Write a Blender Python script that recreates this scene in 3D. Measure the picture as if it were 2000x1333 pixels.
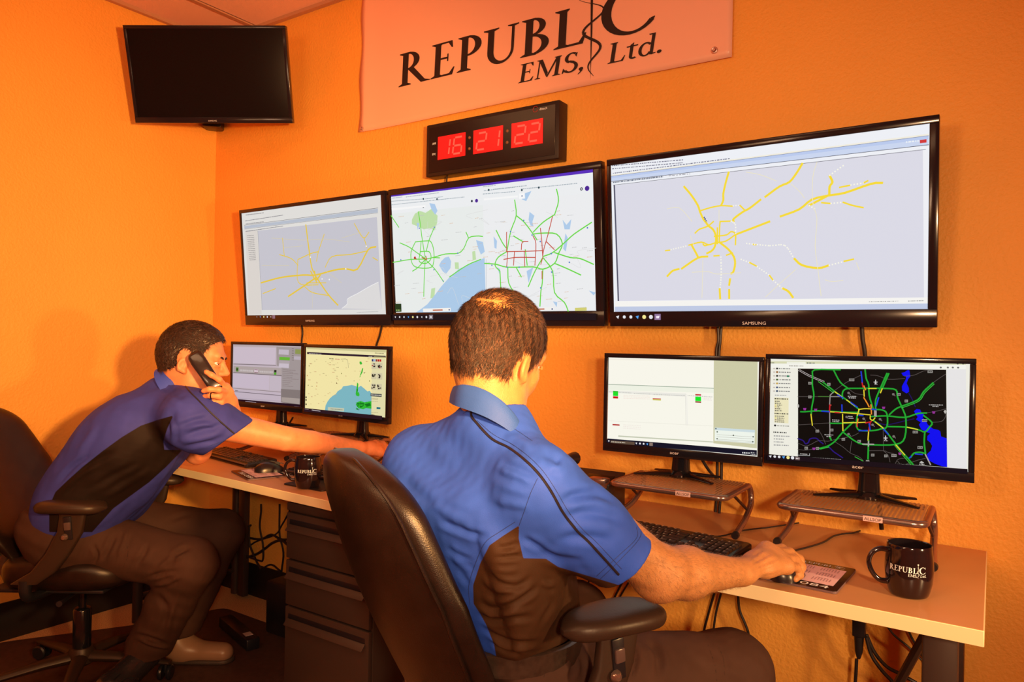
import bpy, bmesh, math, random
import numpy as np
from mathutils import Vector, Matrix, noise as mnoise
random.seed(7); np.random.seed(7)
PI = math.pi
for o in list(bpy.data.objects): bpy.data.objects.remove(o, do_unlink=True)
C = bpy.context.scene.collection
scn = bpy.context.scene
# ------------------------------------------------------------------ camera
CF, CYAW, CROLL, CH, CD = 1413.4, .5876, .0179, 1.2608, 2.25
def cam_basis():
    f = np.array([-math.sin(CYAW), math.cos(CYAW), 0.0006])
    r = np.array([math.cos(CYAW), math.sin(CYAW), 0.]); u = np.cross(r, f)
    r2 = r*math.cos(CROLL)+u*math.sin(CROLL)
    return r2, np.cross(r2, f), f
CR, CU, CFW = cam_basis(); CO = np.array([0, -CD, CH])
def at(u, v, d):
    """world point seen at pixel (u,v) of the 2000x1333 frame, d metres in front of the camera"""
    return CO+d*(CFW+CR*(u-1000)/CF-CU*(v-666.5)/CF)
def on(u, v, x=None, y=None, z=None):
    d = CFW+CR*(u-1000)/CF-CU*(v-666.5)/CF
    t = (y-CO[1])/d[1] if y is not None else ((x-CO[0])/d[0] if x is not None else (z-CO[2])/d[2])
    return CO+d*t
def onplane(u, v, o, n):
    d = CFW+CR*(u-1000)/CF-CU*(v-666.5)/CF
    return CO+d*(np.dot(np.array(o)-CO, n)/np.dot(d, n))
def px(P):
    P = np.asarray(P, float); q = P-CO; z = q@CFW
    return np.stack([1000+CF*(q@CR)/z, 666.5-CF*(q@CU)/z], -1)
cd = bpy.data.cameras.new('camera'); cam = bpy.data.objects.new('camera', cd); C.objects.link(cam)
cd.sensor_width = 36; cd.lens = CF/2000*36; cd.clip_start = .05; cd.clip_end = 50
cam.matrix_world = Matrix(((CR[0], CU[0], -CFW[0], CO[0]), (CR[1], CU[1], -CFW[1], CO[1]), (CR[2], CU[2], -CFW[2], CO[2]), (0, 0, 0, 1)))
scn.camera = cam
# ------------------------------------------------------------------ light
w = bpy.data.worlds.new('world'); scn.world = w; w.use_nodes = True
w.node_tree.nodes['Background'].inputs[0].default_value = (1, .62, .4, 1); w.node_tree.nodes['Background'].inputs[1].default_value = .15
def area(name, loc, target, size, power, col, sy=None):
    l = bpy.data.lights.new(name, 'AREA'); l.energy = power; l.color = col; l.shape = 'RECTANGLE'; l.size = size; l.size_y = sy or size
    o = bpy.data.objects.new(name, l); C.objects.link(o); o.location = loc
    o.rotation_euler = (Vector(target)-Vector(loc)).to_track_quat('-Z', 'Y').to_euler(); return o
def spot(name, loc, target, power, col, ang, blend, rad):
    l = bpy.data.lights.new(name, 'SPOT'); l.energy = power; l.color = col; l.spot_size = math.radians(ang); l.spot_blend = blend; l.shadow_soft_size = rad
    o = bpy.data.objects.new(name, l); C.objects.link(o); o.location = loc; o.rotation_euler = (Vector(target)-Vector(loc)).to_track_quat('-Z', 'Y').to_euler(); return o
spot('strobe_main', (.62, -2.75, 1.50), (-1.25, 0, 1.12), 158, (1, .86, .66), 76, .9, .08)
spot('strobe_left_fill', (.36, -1.93, 1.46), (-3.3, -.25, 1.55), 470, (1, .70, .34), 62, 1., .06)  # extra narrow beam added from the strobe spot to brighten the left wall
area('fill_soft', (-1.35, -3.3, 1.75), (-1.15, 0, .95), .45, 6, (1, .78, .5), .45)  # added weak fill, thins the near man's shadow on the back wall
spot('strobe_right_low', (1.25, -1.00, 1.13), (-1.2, -.33, .82), 140, (1, .82, .50), 58, 1., .08)
area('fill_overhead', (-.6, -2.6, 2.74), (-.6, -2.6, 0), 1.1, 8, (1, .75, .5), .55)  # unseen overhead fill, added to lift the room
area('fill_ceiling_bounce', (-1.0, -2.9, 1.9), (-1.3, -1.4, 2.78), .4, 10, (1, .80, .62), .4)  # added upward light, brightens the ceiling and fills the room
area('fill_overhead_left', (-2.3, -1.9, 2.74), (-2.3, -1.9, 0), 1.1, 8, (1, .72, .45), .55)  # second unseen overhead fill, added for the left wall
vs = scn.view_settings; scn.display_settings.display_device = 'sRGB'
vs.view_transform = 'Standard'; vs.look = 'None'; vs.exposure = 0.0; vs.gamma = 1; vs.use_curve_mapping = False
# ------------------------------------------------------------------ materials
def s2l(c):
    c = c/255 if c > 1 else c
    return c/12.92 if c <= .04045 else ((c+.055)/1.055)**2.4
MATS = {}
def mat(name, col, rough=.5, metal=0., bump=0., bscale=200., noise=0., nscale=8., coat=0., spec=.5, sss=0., srgb=False, sheen=0.):
    if name in MATS: return MATS[name]
    if srgb: col = tuple(s2l(c) for c in col)
    m = bpy.data.materials.new(name); m.use_nodes = True; nt = m.node_tree; b = nt.nodes['Principled BSDF']
    b.inputs['Base Color'].default_value = (*col, 1); b.inputs['Roughness'].default_value = rough; b.inputs['Metallic'].default_value = metal
    b.inputs['Coat Weight'].default_value = coat; b.inputs['Coat Roughness'].default_value = .08; b.inputs['Specular IOR Level'].default_value = spec; b.inputs['Specular Tint'].default_value = (1, .66, .42, 1)
    if sheen: b.inputs['Sheen Weight'].default_value = sheen
    if sss: b.inputs['Subsurface Weight'].default_value = sss; b.inputs['Subsurface Radius'].default_value = (.01, .004, .002); b.inputs['Subsurface Scale'].default_value = 1.
    tc = nt.nodes.new('ShaderNodeTexCoord')
    if noise:
        n = nt.nodes.new('ShaderNodeTexNoise'); n.inputs['Scale'].default_value = nscale; n.inputs['Detail'].default_value = 5
        nt.links.new(tc.outputs['Object'], n.inputs['Vector'])
        mx = nt.nodes.new('ShaderNodeMix'); mx.data_type = 'RGBA'
        mr = nt.nodes.new('ShaderNodeMapRange'); mr.inputs[1].default_value = .3; mr.inputs[2].default_value = .7
        nt.links.new(n.outputs['Fac'], mr.inputs[0]); nt.links.new(mr.outputs[0], mx.inputs[0])
        mx.inputs[6].default_value = (*[c*(1-noise) for c in col], 1); mx.inputs[7].default_value = (*[min(1, c*(1+noise)) for c in col], 1)
        nt.links.new(mx.outputs[2], b.inputs['Base Color'])
    if bump:
        n2 = nt.nodes.new('ShaderNodeTexNoise'); n2.inputs['Scale'].default_value = bscale; n2.inputs['Detail'].default_value = 3
        nt.links.new(tc.outputs['Object'], n2.inputs['Vector'])
        bp = nt.nodes.new('ShaderNodeBump'); bp.inputs['Strength'].default_value = bump; bp.inputs['Distance'].default_value = .003
        nt.links.new(n2.outputs['Fac'], bp.inputs['Height']); nt.links.new(bp.outputs[0], b.inputs['Normal'])
    MATS[name] = m; return m
def emis(col, k=1.):
    """glowing pixel colour of a screen, given as sRGB 0-255"""
    nm = 'screen_glow_%d_%d_%d' % tuple(int(c) for c in col)
    if nm in MATS: return MATS[nm]
    m = bpy.data.materials.new(nm); m.use_nodes = True; b = m.node_tree.nodes['Principled BSDF']
    b.inputs['Base Color'].default_value = (.001, .001, .001, 1); b.inputs['Roughness'].default_value = .35; b.inputs['Specular IOR Level'].default_value = .03
    b.inputs['Emission Color'].default_value = (*[s2l(float(c)/255*.9999) for c in col], 1); b.inputs['Emission Strength'].default_value = k
    MATS[nm] = m; return m
WALL = mat('wall_paint', (.92, .32, .040), .55, bump=.9, bscale=95, noise=.03, nscale=3)
CEILP = mat('ceiling_tile', (1.0, .48, .28), .8, bump=.3, bscale=300)
RAIL = mat('ceiling_rail', (.55, .22, .10), .4)
BLACKPL = mat('black_plastic', (.012, .009, .009), .32)
GLOSSBLK = mat('gloss_black', (.008, .006, .006), .12)
BEZEL = mat('tv_bezel', (.014, .008, .009), .18, spec=.3, coat=.12)
OFFSCR = mat('dark_screen', (.005, .004, .004), .14, spec=.25)
CARPET = mat('carpet', (.60, .25, .085), .95, bump=1., bscale=420, noise=.55, nscale=330)
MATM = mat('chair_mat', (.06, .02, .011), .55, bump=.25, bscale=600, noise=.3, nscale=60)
BASEB = mat('cove_base', (.012, .008, .007), .5)
DESKTOP = mat('desk_laminate', (.62, .235, .075), .38, bump=.04, bscale=60, noise=.06, nscale=5)
DESKEDGE = mat('desk_edge_band', (.95, .60, .26), .45)
LEGM = mat('desk_leg_metal', (.055, .026, .016), .38, metal=.3)
STEEL = mat('brown_steel', (.055, .026, .015), .45, metal=.1)
TUBE = mat('bronze_tube', (.34, .20, .14), .22, metal=.85)
LEATHER = mat('black_leather', (.013, .005, .003), .33, bump=.15, bscale=520, noise=.3, nscale=25, spec=.5)
ARMPL = mat('arm_pad', (.035, .014, .007), .42, spec=.4, bump=.08, bscale=200)
WHITE = mat('white_print', (.9, .75, .62), .5)
BANNER = mat('banner_vinyl', (.98, .40, .21), .32, bump=.05, bscale=9)
INK = mat('black_ink', (.012, .008, .008), .45)
CABLE = mat('cable_rubber', (.014, .010, .009), .4)
# ------------------------------------------------------------------ mesh helpers
class MB:
    def __init__(s): s.v = []; s.f = []; s.m = []; s.mats = []; s.sm = []
    def mi(s, m):
        if m not in s.mats: s.mats.append(m)
        return s.mats.index(m)
    def add(s, vs, fs, m, smooth=False):
        b = len(s.v); s.v += [tuple(map(float, p)) for p in vs]; k = s.mi(m)
        for f in fs: s.f.append(tuple(b+i for i in f)); s.m.append(k); s.sm.append(smooth)
    def bm(s, bmo, m, M=None, smooth=False):
        bmo.verts.ensure_lookup_table(); bmo.verts.index_update()
        s.add([(M @ v.co if M else v.co) for v in bmo.verts], [[v.index for v in f.verts] for f in bmo.faces], m, smooth); bmo.free()
    def box(s, c, size, m, rot=None, bev=0., seg=2):
        bmo = bmesh.new(); bmesh.ops.create_cube(bmo, size=1)
        for v in bmo.verts: v.co = Vector((v.co.x*size[0], v.co.y*size[1], v.co.z*size[2]))
        if bev: bmesh.ops.bevel(bmo, geom=bmo.edges[:], offset=bev, segments=seg, profile=.5, affect='EDGES')
        M = Matrix.Translation(Vector(c)) @ (rot.to_4x4() if rot else Matrix.Identity(4))
        s.bm(bmo, m, M, bool(bev))
    def tube(s, pts, r, m, n=10, smoothpath=0, closed=False, caps=True):
        P = [np.array(p, float) for p in pts]
        if smoothpath: P = catmull(P, smoothpath)
        N = len(P); R = r if hasattr(r, '__len__') else [r]*N
        if len(R) != N: R = list(np.interp(np.linspace(0, 1, N), np.linspace(0, 1, len(R)), R))
        up = np.array([0, 0, 1.]); vs = []; prev = None
        for i in range(N):
            t = P[min(i+1, N-1)]-P[max(i-1, 0)]; t = t/(np.linalg.norm(t)+1e-9)
            a = prev if prev is not None else (up if abs(t@up) < .9 else np.array([1., 0, 0]))
            a = a-t*(a@t); a /= np.linalg.norm(a)+1e-9; prev = a; b = np.cross(t, a)
            for k in range(n):
                th = 2*PI*k/n; vs.append(P[i]+R[i]*(a*math.cos(th)+b*math.sin(th)))
        fs = [(i*n+k, i*n+(k+1) % n, (i+1)*n+(k+1) % n, (i+1)*n+k) for i in range(N-1) for k in range(n)]
        if caps: fs += [tuple(range(n))[::-1], tuple(range((N-1)*n, N*n))]
        s.add(vs, fs, m, True)
    def lathe(s, prof, m, c=(0, 0, 0), n=40, R=None):
        vs = []; fs = []
        for (r, z) in prof:
            for k in range(n): vs.append(Vector((r*math.cos(2*PI*k/n), r*math.sin(2*PI*k/n), z)))
        for i in range(len(prof)-1):
            for k in range(n): fs.append((i*n+k, i*n+(k+1) % n, (i+1)*n+(k+1) % n, (i+1)*n+k))
        M = R or Matrix.Identity(3); c = Vector(c)
        s.add([M @ v+c for v in vs], fs, m, True)
    def loft(s, rings, m, caps=True, smooth=True):
        n = len(rings[0]); vs = [p for r in rings for p in r]
        fs = [(i*n+k, i*n+(k+1) % n, (i+1)*n+(k+1) % n, (i+1)*n+k) for i in range(len(rings)-1) for k in range(n)]
        if caps: fs += [tuple(range(n))[::-1], tuple(range((len(rings)-1)*n, len(rings)*n))]
        s.add(vs, fs, m, smooth)
    def build(s, name, parent=None, loc=None, autos=None):
        me = bpy.data.meshes.new(name); me.from_pydata(s.v, [], s.f)
        for m in s.mats: me.materials.append(m)
        me.polygons.foreach_set('material_index', s.m); me.polygons.foreach_set('use_smooth', s.sm)
        bmo = bmesh.new(); bmo.from_mesh(me); bmesh.ops.recalc_face_normals(bmo, faces=bmo.faces) if autos != 'keep' else None; bmo.to_mesh(me); bmo.free()
        me.update()
        if any(s.sm) and not all(s.sm): pass
        o = bpy.data.objects.new(name, me); C.objects.link(o)
        if any(s.sm):
            try: me.set_sharp_from_angle(angle=math.radians(38))
            except Exception: pass
        if parent: o.parent = parent
        if loc is not None: o.location = loc
        return o
def catmull(P, k):
    P = [np.array(p, float) for p in P]; Q = [2*P[0]-P[1]]+P+[2*P[-1]-P[-2]]; out = []
    for i in range(1, len(Q)-2):
        for j in range(k):
            t = j/k; a, b, c, d = Q[i-1], Q[i], Q[i+1], Q[i+2]
            out.append(.5*((2*b)+(c-a)*t+(2*a-5*b+4*c-d)*t*t+(3*b-a-3*c+d)*t**3))
    out.append(P[-1]); return out
def tag(o, label, cat, group=None, kind=None):
    if label: o['label'] = label
    if cat: o['category'] = cat
    if group: o['group'] = group
    if kind: o['kind'] = kind
    return o
def thing(name, loc=(0, 0, 0), rz=0, label=None, cat=None, group=None):
    o = bpy.data.objects.new(name, None); C.objects.link(o); o.location = loc; o.rotation_euler = (0, 0, rz); o.empty_display_size = .05
    return tag(o, label, cat, group)
def struct(o): o['kind'] = 'structure'; return o
def copy_tree(o, parent=None):
    c = o.copy(); C.objects.link(c)
    if parent: c.parent = parent
    for ch in list(o.children): copy_tree(ch, c)
    return c
def Rz(a): return Matrix.Rotation(a, 3, 'Z')
# ------------------------------------------------------------------ lettering
FONTC = {}
def sans(txt):
    """outline of a word in the built-in face, as flat triangles with cap height 1"""
    if txt in FONTC: return FONTC[txt]
    cu = bpy.data.curves.new('t', 'FONT'); cu.body = txt; cu.size = 1; cu.resolution_u = 3
    o = bpy.data.objects.new('t', cu); C.objects.link(o); bpy.context.view_layer.update()
    me = bpy.data.meshes.new_from_object(o.evaluated_get(bpy.context.evaluated_depsgraph_get()))
    vs = [(v.co.x/.72, v.co.y/.72) for v in me.vertices]; fs = [tuple(p.vertices) for p in me.polygons]
    bpy.data.objects.remove(o, do_unlink=True); bpy.data.meshes.remove(me)
    x0 = min(v[0] for v in vs); W = max(v[0] for v in vs)-x0
    FONTC[txt] = ([(a-x0, b) for a, b in vs], fs, W); return FONTC[txt]
def qz(*p): return [tuple(p)]
def stem(x0, x1, y0=0., y1=1., sl=.09, sr=.09, bot=True, top=True):
    o = [[(x0, y0), (x1, y0), (x1, y1), (x0, y1)]]
    if bot: o.append([(x0-sl, y0), (x1+sr, y0), (x1+sr, y0+.025), (x1, y0+.075), (x0, y0+.075), (x0-sl, y0+.025)])
    if top: o.append([(x0-sl, y1), (x0-sl, y1-.025), (x0, y1-.075), (x1, y1-.075), (x1+sr*.5, y1-.03), (x1+sr*.5, y1)])
    return o
def arc(cx, cy, rx, ry, ix, iy, a0, a1, n=14, icx=None):
    icx = cx if icx is None else icx; o = []
    A = np.radians(np.linspace(a0, a1, n+1))
    for i in range(n):
        p = lambda a, X, Y, c: (c+X*math.cos(a), cy+Y*math.sin(a))
        o.append([p(A[i], rx, ry, cx), p(A[i+1], rx, ry, cx), p(A[i+1], ix, iy, icx), p(A[i], ix, iy, icx)])
    return o
def serifE(w=.56):
    o = stem(.12, .26)
    o += [[(.2, 0), (w, 0), (w+.05, .22), (w+.02, .22), (w-.08, .06), (.2, .05)], [(.2, 1), (w-.03, 1), (w-.01, .8), (w-.04, .8), (w-.12, .95), (.2, .95)],
          [(.2, .5), (w-.12, .5), (w-.12, .555), (.2, .555)], [(w-.14, .42), (w-.11, .42), (w-.11, .64), (w-.14, .64)]]
    return o
def serif(ch):
    if ch == 'R': return stem(.12, .27)+arc(.26, .73, .30, .27, .15, .215, -90, 90)+[[(.28, .5), (.42, .5), (.72, .07), (.86, .02), (.86, 0), (.62, 0), (.27, .47)]], .84
    if ch == 'P': return stem(.12, .27)+arc(.26, .71, .32, .29, .17, .235, -100, 90), .62
    if ch == 'B': return stem(.12, .27)+arc(.26, .765, .27, .235, .14, .185, -90, 90)+arc(.26, .28, .35, .28, .2, .225, -90, 90), .68
    if ch == 'E': return serifE(), .64
    if ch == 'U': return [[(.1, 1), (.1, .35), (.24, .35), (.24, 1)], [(.62, 1), (.62, .35), (.68, .35), (.68, 1)], [(.0, 1), (.0, .97), (.1, .93), (.24, .93), (.34, .97), (.34, 1)], [(.53, 1), (.53, .97), (.62, .94), (.68, .94), (.77, .97), (.77, 1)]]+arc(.39, .35, .29, .37, .23, .27, 180, 360, 16, .43)[:0]+arc(.39, .35, .29, .37, .19, .29, 180, 360, 16, .43), .80
    if ch == 'L': return stem(.12, .27)+[[(.2, 0), (.60, 0), (.66, .27), (.63, .27), (.52, .06), (.2, .05)]], .64
    if ch == 'C': return arc(.50, .5, .46, .53, .33, .465, 48, 322, 26, .53)+[[(.78, .78), (.82, 1.0), (.85, 1.0), (.85, .72), (.83, .70)], [(.84, .17), (.87, .21), (.87, .24), (.80, .22)]], .92
    if ch == 'M': return stem(.12, .17, sl=.09, sr=.08)+stem(.78, .92, sl=.08, sr=.09)+[[(.1, 1), (.25, 1), (.52, .25), (.47, .05)], [(.47, .05), (.78, 1), (.84, 1), (.84, .93), (.52, .0)]], 1.02
    if ch == 'S': return arc(.33, .75, .25, .27, .12, .20, 45, 250, 14)+arc(.33, .27, .28, .29, .15, .21, -150, 70, 14)+[[(.15, .62), (.28, .52), (.48, .40), (.45, .56), (.30, .62)], [(.5, .75), (.53, .97), (.49, .97), (.44, .86)], [(.04, .0), (.08, .0), (.15, .16), (.07, .27)]], .64
    if ch == 't': return [[(.16, .12), (.28, .1), (.28, .8), (.16, .7)], [(.03, .6), (.44, .6), (.44, .66), (.03, .66)]]+arc(.32, .14, .16, .15, .05, .07, 180, 320, 8), .46
    if ch == 'd': return arc(.28, .32, .26, .34, .14, .27, 40, 330, 16)+[[(.44, .02), (.56, .02), (.56, 1.0), (.44, .96)], [(.32, 1.03), (.56, 1.03), (.56, .97), (.36, .97)], [(.5, 0), (.66, .05), (.66, .08), (.5, .08)]], .68
    if ch == '.': return arc(.1, .07, .085, .085, 0, 0, 0, 360, 10), .26
    if ch == ',': return arc(.1, .07, .085, .085, 0, 0, 0, 360, 10)+[[(.04, .04), (.18, .09), (.15, -.06), (.03, -.2), (.0, -.18), (.08, -.06)]], .26
    return [], .35
def word(txt, h, sx=1., slant=0.):
    out = []; x = 0
    for ch in txt:
        pol, adv = serif(ch)
        for p in pol: out.append([((x+a*sx+b*slant)*h, b*h) for a, b in p])
        x += adv*sx
    return out, x*h
def caduceus(h, wd):
    """staff with one snake; height h, base at 0"""
    o = [[(-.012*h, h*.98), (.012*h, h*.98), (.010*h, .5*h), (0, 0), (-.006*h, .5*h)]]
    def wid(t): return .004+.022*math.sin(PI*min(1, t*1.05))
    pts = []
    for i in range(61):
        t = i/60; y = h*(.04+.84*t); a = wd*(.35+.75*t)*math.sin(t*PI*4.4+PI*1.0)
        pts.append((a+wd*.25*(1-t), y, wid(t)*h))
    for i in range(60):
        (x0, y0, w0), (x1, y1, w1) = pts[i], pts[i+1]; dx, dy = x1-x0, y1-y0; L = math.hypot(dx, dy)+1e-9; nx, ny = -dy/L, dx/L
        o.append([(x0-nx*w0*.5, y0-ny*w0*.5), (x1-nx*w1*.5, y1-ny*w1*.5), (x1+nx*w1*.5, y1+ny*w1*.5), (x0+nx*w0*.5, y0+ny*w0*.5)])
    return o
def logo(H, star=True):
    """REPUBL(staff)C over EMS, Ltd. ; H = cap height, origin at the baseline left"""
    out, x = word('REPUBL', H, 1.18, .03); xs = x+.14*H
    c, _ = word('C', H*1.18, 1.15, .0); out += [[(a+xs+.16*H, b-.03*H) for a, b in p] for p in c]
    out += [[(a+xs, b-1.0*H) for a, b in p] for p in caduceus(H*2.45, H*.27)]
    if star:
        for k in range(3):
            a = k*PI/3+PI/2; dx, dy = math.cos(a)*.14*H, math.sin(a)*.14*H; nx, ny = -dy*.25, dx*.25
            out.append([(xs-dx-nx, 1.62*H-dy-ny), (xs+dx-nx, 1.62*H+dy-ny), (xs+dx+nx, 1.62*H+dy+ny), (xs-dx+nx, 1.62*H-dy+ny)])
    e, we = word('EMS,', H*.5, 1.25, .12); x0 = xs-.12*H-we
    out += [[(a+x0, b-.68*H) for a, b in p] for p in e]
    l, wl = word('Ltd.', H*.5, 1.15, .12); out += [[(a+xs+.35*H, b-.68*H) for a, b in p] for p in l]
    return out, xs+1.2*H
def flat(mb, polys, f, m, eps=0.):
    for p in polys: mb.add([f(a, b) for a, b in p], [tuple(range(len(p)))], m)
def put_sans(mb, txt, h, f, m, x=0, y=0, sx=1., center=True):
    vs, fs, W = sans(txt); ox = -W*h*sx/2 if center else 0
    mb.add([f(x+ox+a*h*sx, y+b*h) for a, b in vs], fs, m)
# ------------------------------------------------------------------ flat surface with drawing helpers (screens)
class Plane:
    """a flat panel: origin o, unit axes ex (right), ey (up), outward normal n"""
    def __init__(s, o, ex, ey):
        s.o = np.array(o, float); s.ex = np.array(ex, float)/np.linalg.norm(ex); ey = np.array(ey, float); ey = ey-s.ex*(ey@s.ex); s.ey = ey/np.linalg.norm(ey)
        s.n = np.cross(s.ex, s.ey)
    def P(s, a, b, h=0.): return s.o+s.ex*a+s.ey*b+s.n*h
    def ab(s, u, v): q = onplane(u, v, s.o, s.n)-s.o; return np.array([q@s.ex, q@s.ey])
class Scr:
    def __init__(s, pl, crop, k=1.):
        s.pl = pl; s.mb = MB(); s.c = crop; s.lay = 0; s.k = k
    def l(s): s.lay += 1; return .0004+s.lay*.00006
    def uv(s, p): x0, y0, sc = s.c; return s.pl.ab(x0+p[0]/sc, y0+p[1]/sc)
    def poly(s, pts, col, raw=False):
        h = s.l(); A = [p if raw else s.uv(p) for p in pts]
        bmo = bmesh.new(); vs = [bmo.verts.new((a[0], a[1], 0)) for a in A]
        try:
            bmo.faces.new(vs); bmesh.ops.triangulate(bmo, faces=bmo.faces[:])
        except Exception: pass
        bmo.verts.index_update()
        s.mb.add([s.pl.P(v.co.x, v.co.y, h) for v in bmo.verts], [[v.index for v in f.verts] for f in bmo.faces], emis(col, s.k)); bmo.free()
    def line(s, pts, col, w=.003, raw=False, dash=None):
        h = s.l(); A = [np.array(p if raw else s.uv(p), float) for p in pts]
        if len(A) > 2: A = catmull(A, 3)
        m = emis(col, s.k); acc = 0
        for i in range(len(A)-1):
            d = A[i+1]-A[i]; L = np.linalg.norm(d)+1e-9; t = d/L; n = np.array([-t[1], t[0]])*w/2
            segs = [(0, L)]
            if dash:
                segs = []; x = 0
                while x < L: segs.append((x, min(L, x+dash*.45))); x += dash
            for (a, b) in segs:
                p, q = A[i]+t*(a-w*.3*(not dash)), A[i]+t*(b+w*.3*(not dash))
                s.mb.add([s.pl.P(*(p-n), h), s.pl.P(*(q-n), h), s.pl.P(*(q+n), h), s.pl.P(*(p+n), h)], [(0, 1, 2, 3)], m)
    def lines(s, L, col, w, dash=None):
        for pts in L: s.line(pts, col, w, dash=dash)
    def dot(s, p, r, col, n=12):
        a = s.uv(p); s.poly([(a[0]+r*math.cos(2*PI*k/n), a[1]+r*math.sin(2*PI*k/n)) for k in range(n)], col, raw=True)
    def fuzz(s, p, q, col, h=.003, n=6, w=.008):
        """a row of small text-like dashes from p to q"""
        a, b = s.uv(p), s.uv(q); L = np.linalg.norm(b-a); t = (b-a)/(L+1e-9); x = 0; hh = s.l(); m = emis(col, s.k); nn = np.array([-t[1], t[0]])
        while x < L:
            ww = min(L-x, w*random.uniform(.4, 1.3))
            p0 = a+t*x; p1 = a+t*(x+ww)
            s.mb.add([s.pl.P(*(p0-nn*h/2), hh), s.pl.P(*(p1-nn*h/2), hh), s.pl.P(*(p1+nn*h/2), hh), s.pl.P(*(p0+nn*h/2), hh)], [(0, 1, 2, 3)], m)
            x += ww+w*random.uniform(.25, .6)
    def text(s, txt, p, h, col, sx=1.):
        a = s.uv(p); hh = s.l(); put_sans(s.mb, txt, h, lambda x, y: s.pl.P(x, y, hh), emis(col, s.k), a[0], a[1], sx)
    def build(s, parent): return s.mb.build('screen', parent, autos='keep')
# ================================================================== ROOM
XL, XR, YB, YF, ZC = -3.354, 2.0, 0., -4.3, 2.779
def slab(name, c, size, m):
    b = MB(); b.box(c, size, m); return struct(b.build(name))
floor = slab('floor', ((XL+XR)/2, (YB+YF)/2, -.05), (XR-XL+.4, YB-YF+.4, .1), CARPET)
slab('wall_back', ((XL+XR)/2, .05, 1.45), (XR-XL+.2, .1, 2.9), WALL)
slab('wall_left', (XL-.05, (YB+YF)/2, 1.45), (.1, YB-YF, 2.9), WALL)
slab('wall_right', (XR+.05, (YB+YF)/2, 1.45), (.1, YB-YF, 2.9), WALL)
slab('wall_front', ((XL+XR)/2, YF-.05, 1.45), (XR-XL+.2, .1, 2.9), WALL)
ceil = slab('ceiling', ((XL+XR)/2, (YB+YF)/2, ZC+.06), (XR-XL+.2, YB-YF+.2, .08), CEILP)
gx = [XL]+[-3.03+.61*k for k in range(8)]+[XR]; gy = [YB, -1.18, -2.40, -3.62, YF]
pan0 = None
for i in range(len(gx)-1):
    for j in range(len(gy)-1):
        wx, wy = gx[i+1]-gx[i]-.02, gy[j]-gy[j+1]-.02
        b = MB(); b.box((0, 0, 0), (wx, wy, .012), CEILP, bev=.002, seg=1)
        o = b.build('ceiling_panel', ceil, ((gx[i]+gx[i+1])/2, (gy[j]+gy[j+1])/2, ZC+.008))
for x in gx[1:-1]:
    b = MB(); b.box((x, (YB+YF)/2, ZC-.004), (.024, YB-YF, .008), RAIL, bev=.001, seg=1); b.build('ceiling_rail', ceil)
for y in gy[1:-1]:
    b = MB(); b.box(((XL+XR)/2, y, ZC-.003), (XR-XL, .024, .006), RAIL, bev=.001, seg=1); b.build('ceiling_rail', ceil)
b = MB(); b.box((XL+.012, (YB+YF)/2, ZC-.004), (.024, YB-YF, .02), RAIL); struct(b.build('trim_1'))
b = MB(); b.box(((XL+XR)/2, -.012, ZC-.004), (XR-XL, .024, .02), RAIL); struct(b.build('trim_2'))
b = MB(); b.box(((XL+XR)/2, -.004, .078), (XR-XL, .008, .156), BASEB, bev=.002); struct(b.build('baseboard_back'))
b = MB(); b.box((XL+.004, (YB+YF)/2, .078), (.008, YB-YF-.02, .156), BASEB, bev=.002); struct(b.build('baseboard_left'))
# chair mat
def prism(pts, z0, z1, m, name, parent=None, bev=.0):
    bmo = bmesh.new(); vs = [bmo.verts.new((p[0], p[1], z0)) for p in pts]; f = bmo.faces.new(vs)
    r = bmesh.ops.extrude_face_region(bmo, geom=[f]); bmesh.ops.translate(bmo, verts=[v for v in r['geom'] if isinstance(v, bmesh.types.BMVert)], vec=(0, 0, z1-z0))
    bmesh.ops.recalc_face_normals(bmo, faces=bmo.faces[:])
    b = MB(); b.bm(bmo, m, smooth=False); return b.build(name, parent)
def roundpoly(pts, r, n=5):
    out = []; N = len(pts)
    for i in range(N):
        p = np.array(pts[i], float); a = np.array(pts[i-1], float)-p; c = np.array(pts[(i+1) % N], float)-p
        a /= np.linalg.norm(a); c /= np.linalg.norm(c)
        s, e = p+a*r, p+c*r
        for k in range(n+1): t = k/n; out.append(tuple((1-t)**2*s+2*t*(1-t)*p+t*t*e))
    return out
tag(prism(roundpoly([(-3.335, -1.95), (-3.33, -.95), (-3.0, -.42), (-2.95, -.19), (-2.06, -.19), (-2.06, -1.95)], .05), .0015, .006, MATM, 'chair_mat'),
    'thin dark brown chair mat on the carpet under the left desk and chair', 'floor mat')
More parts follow.
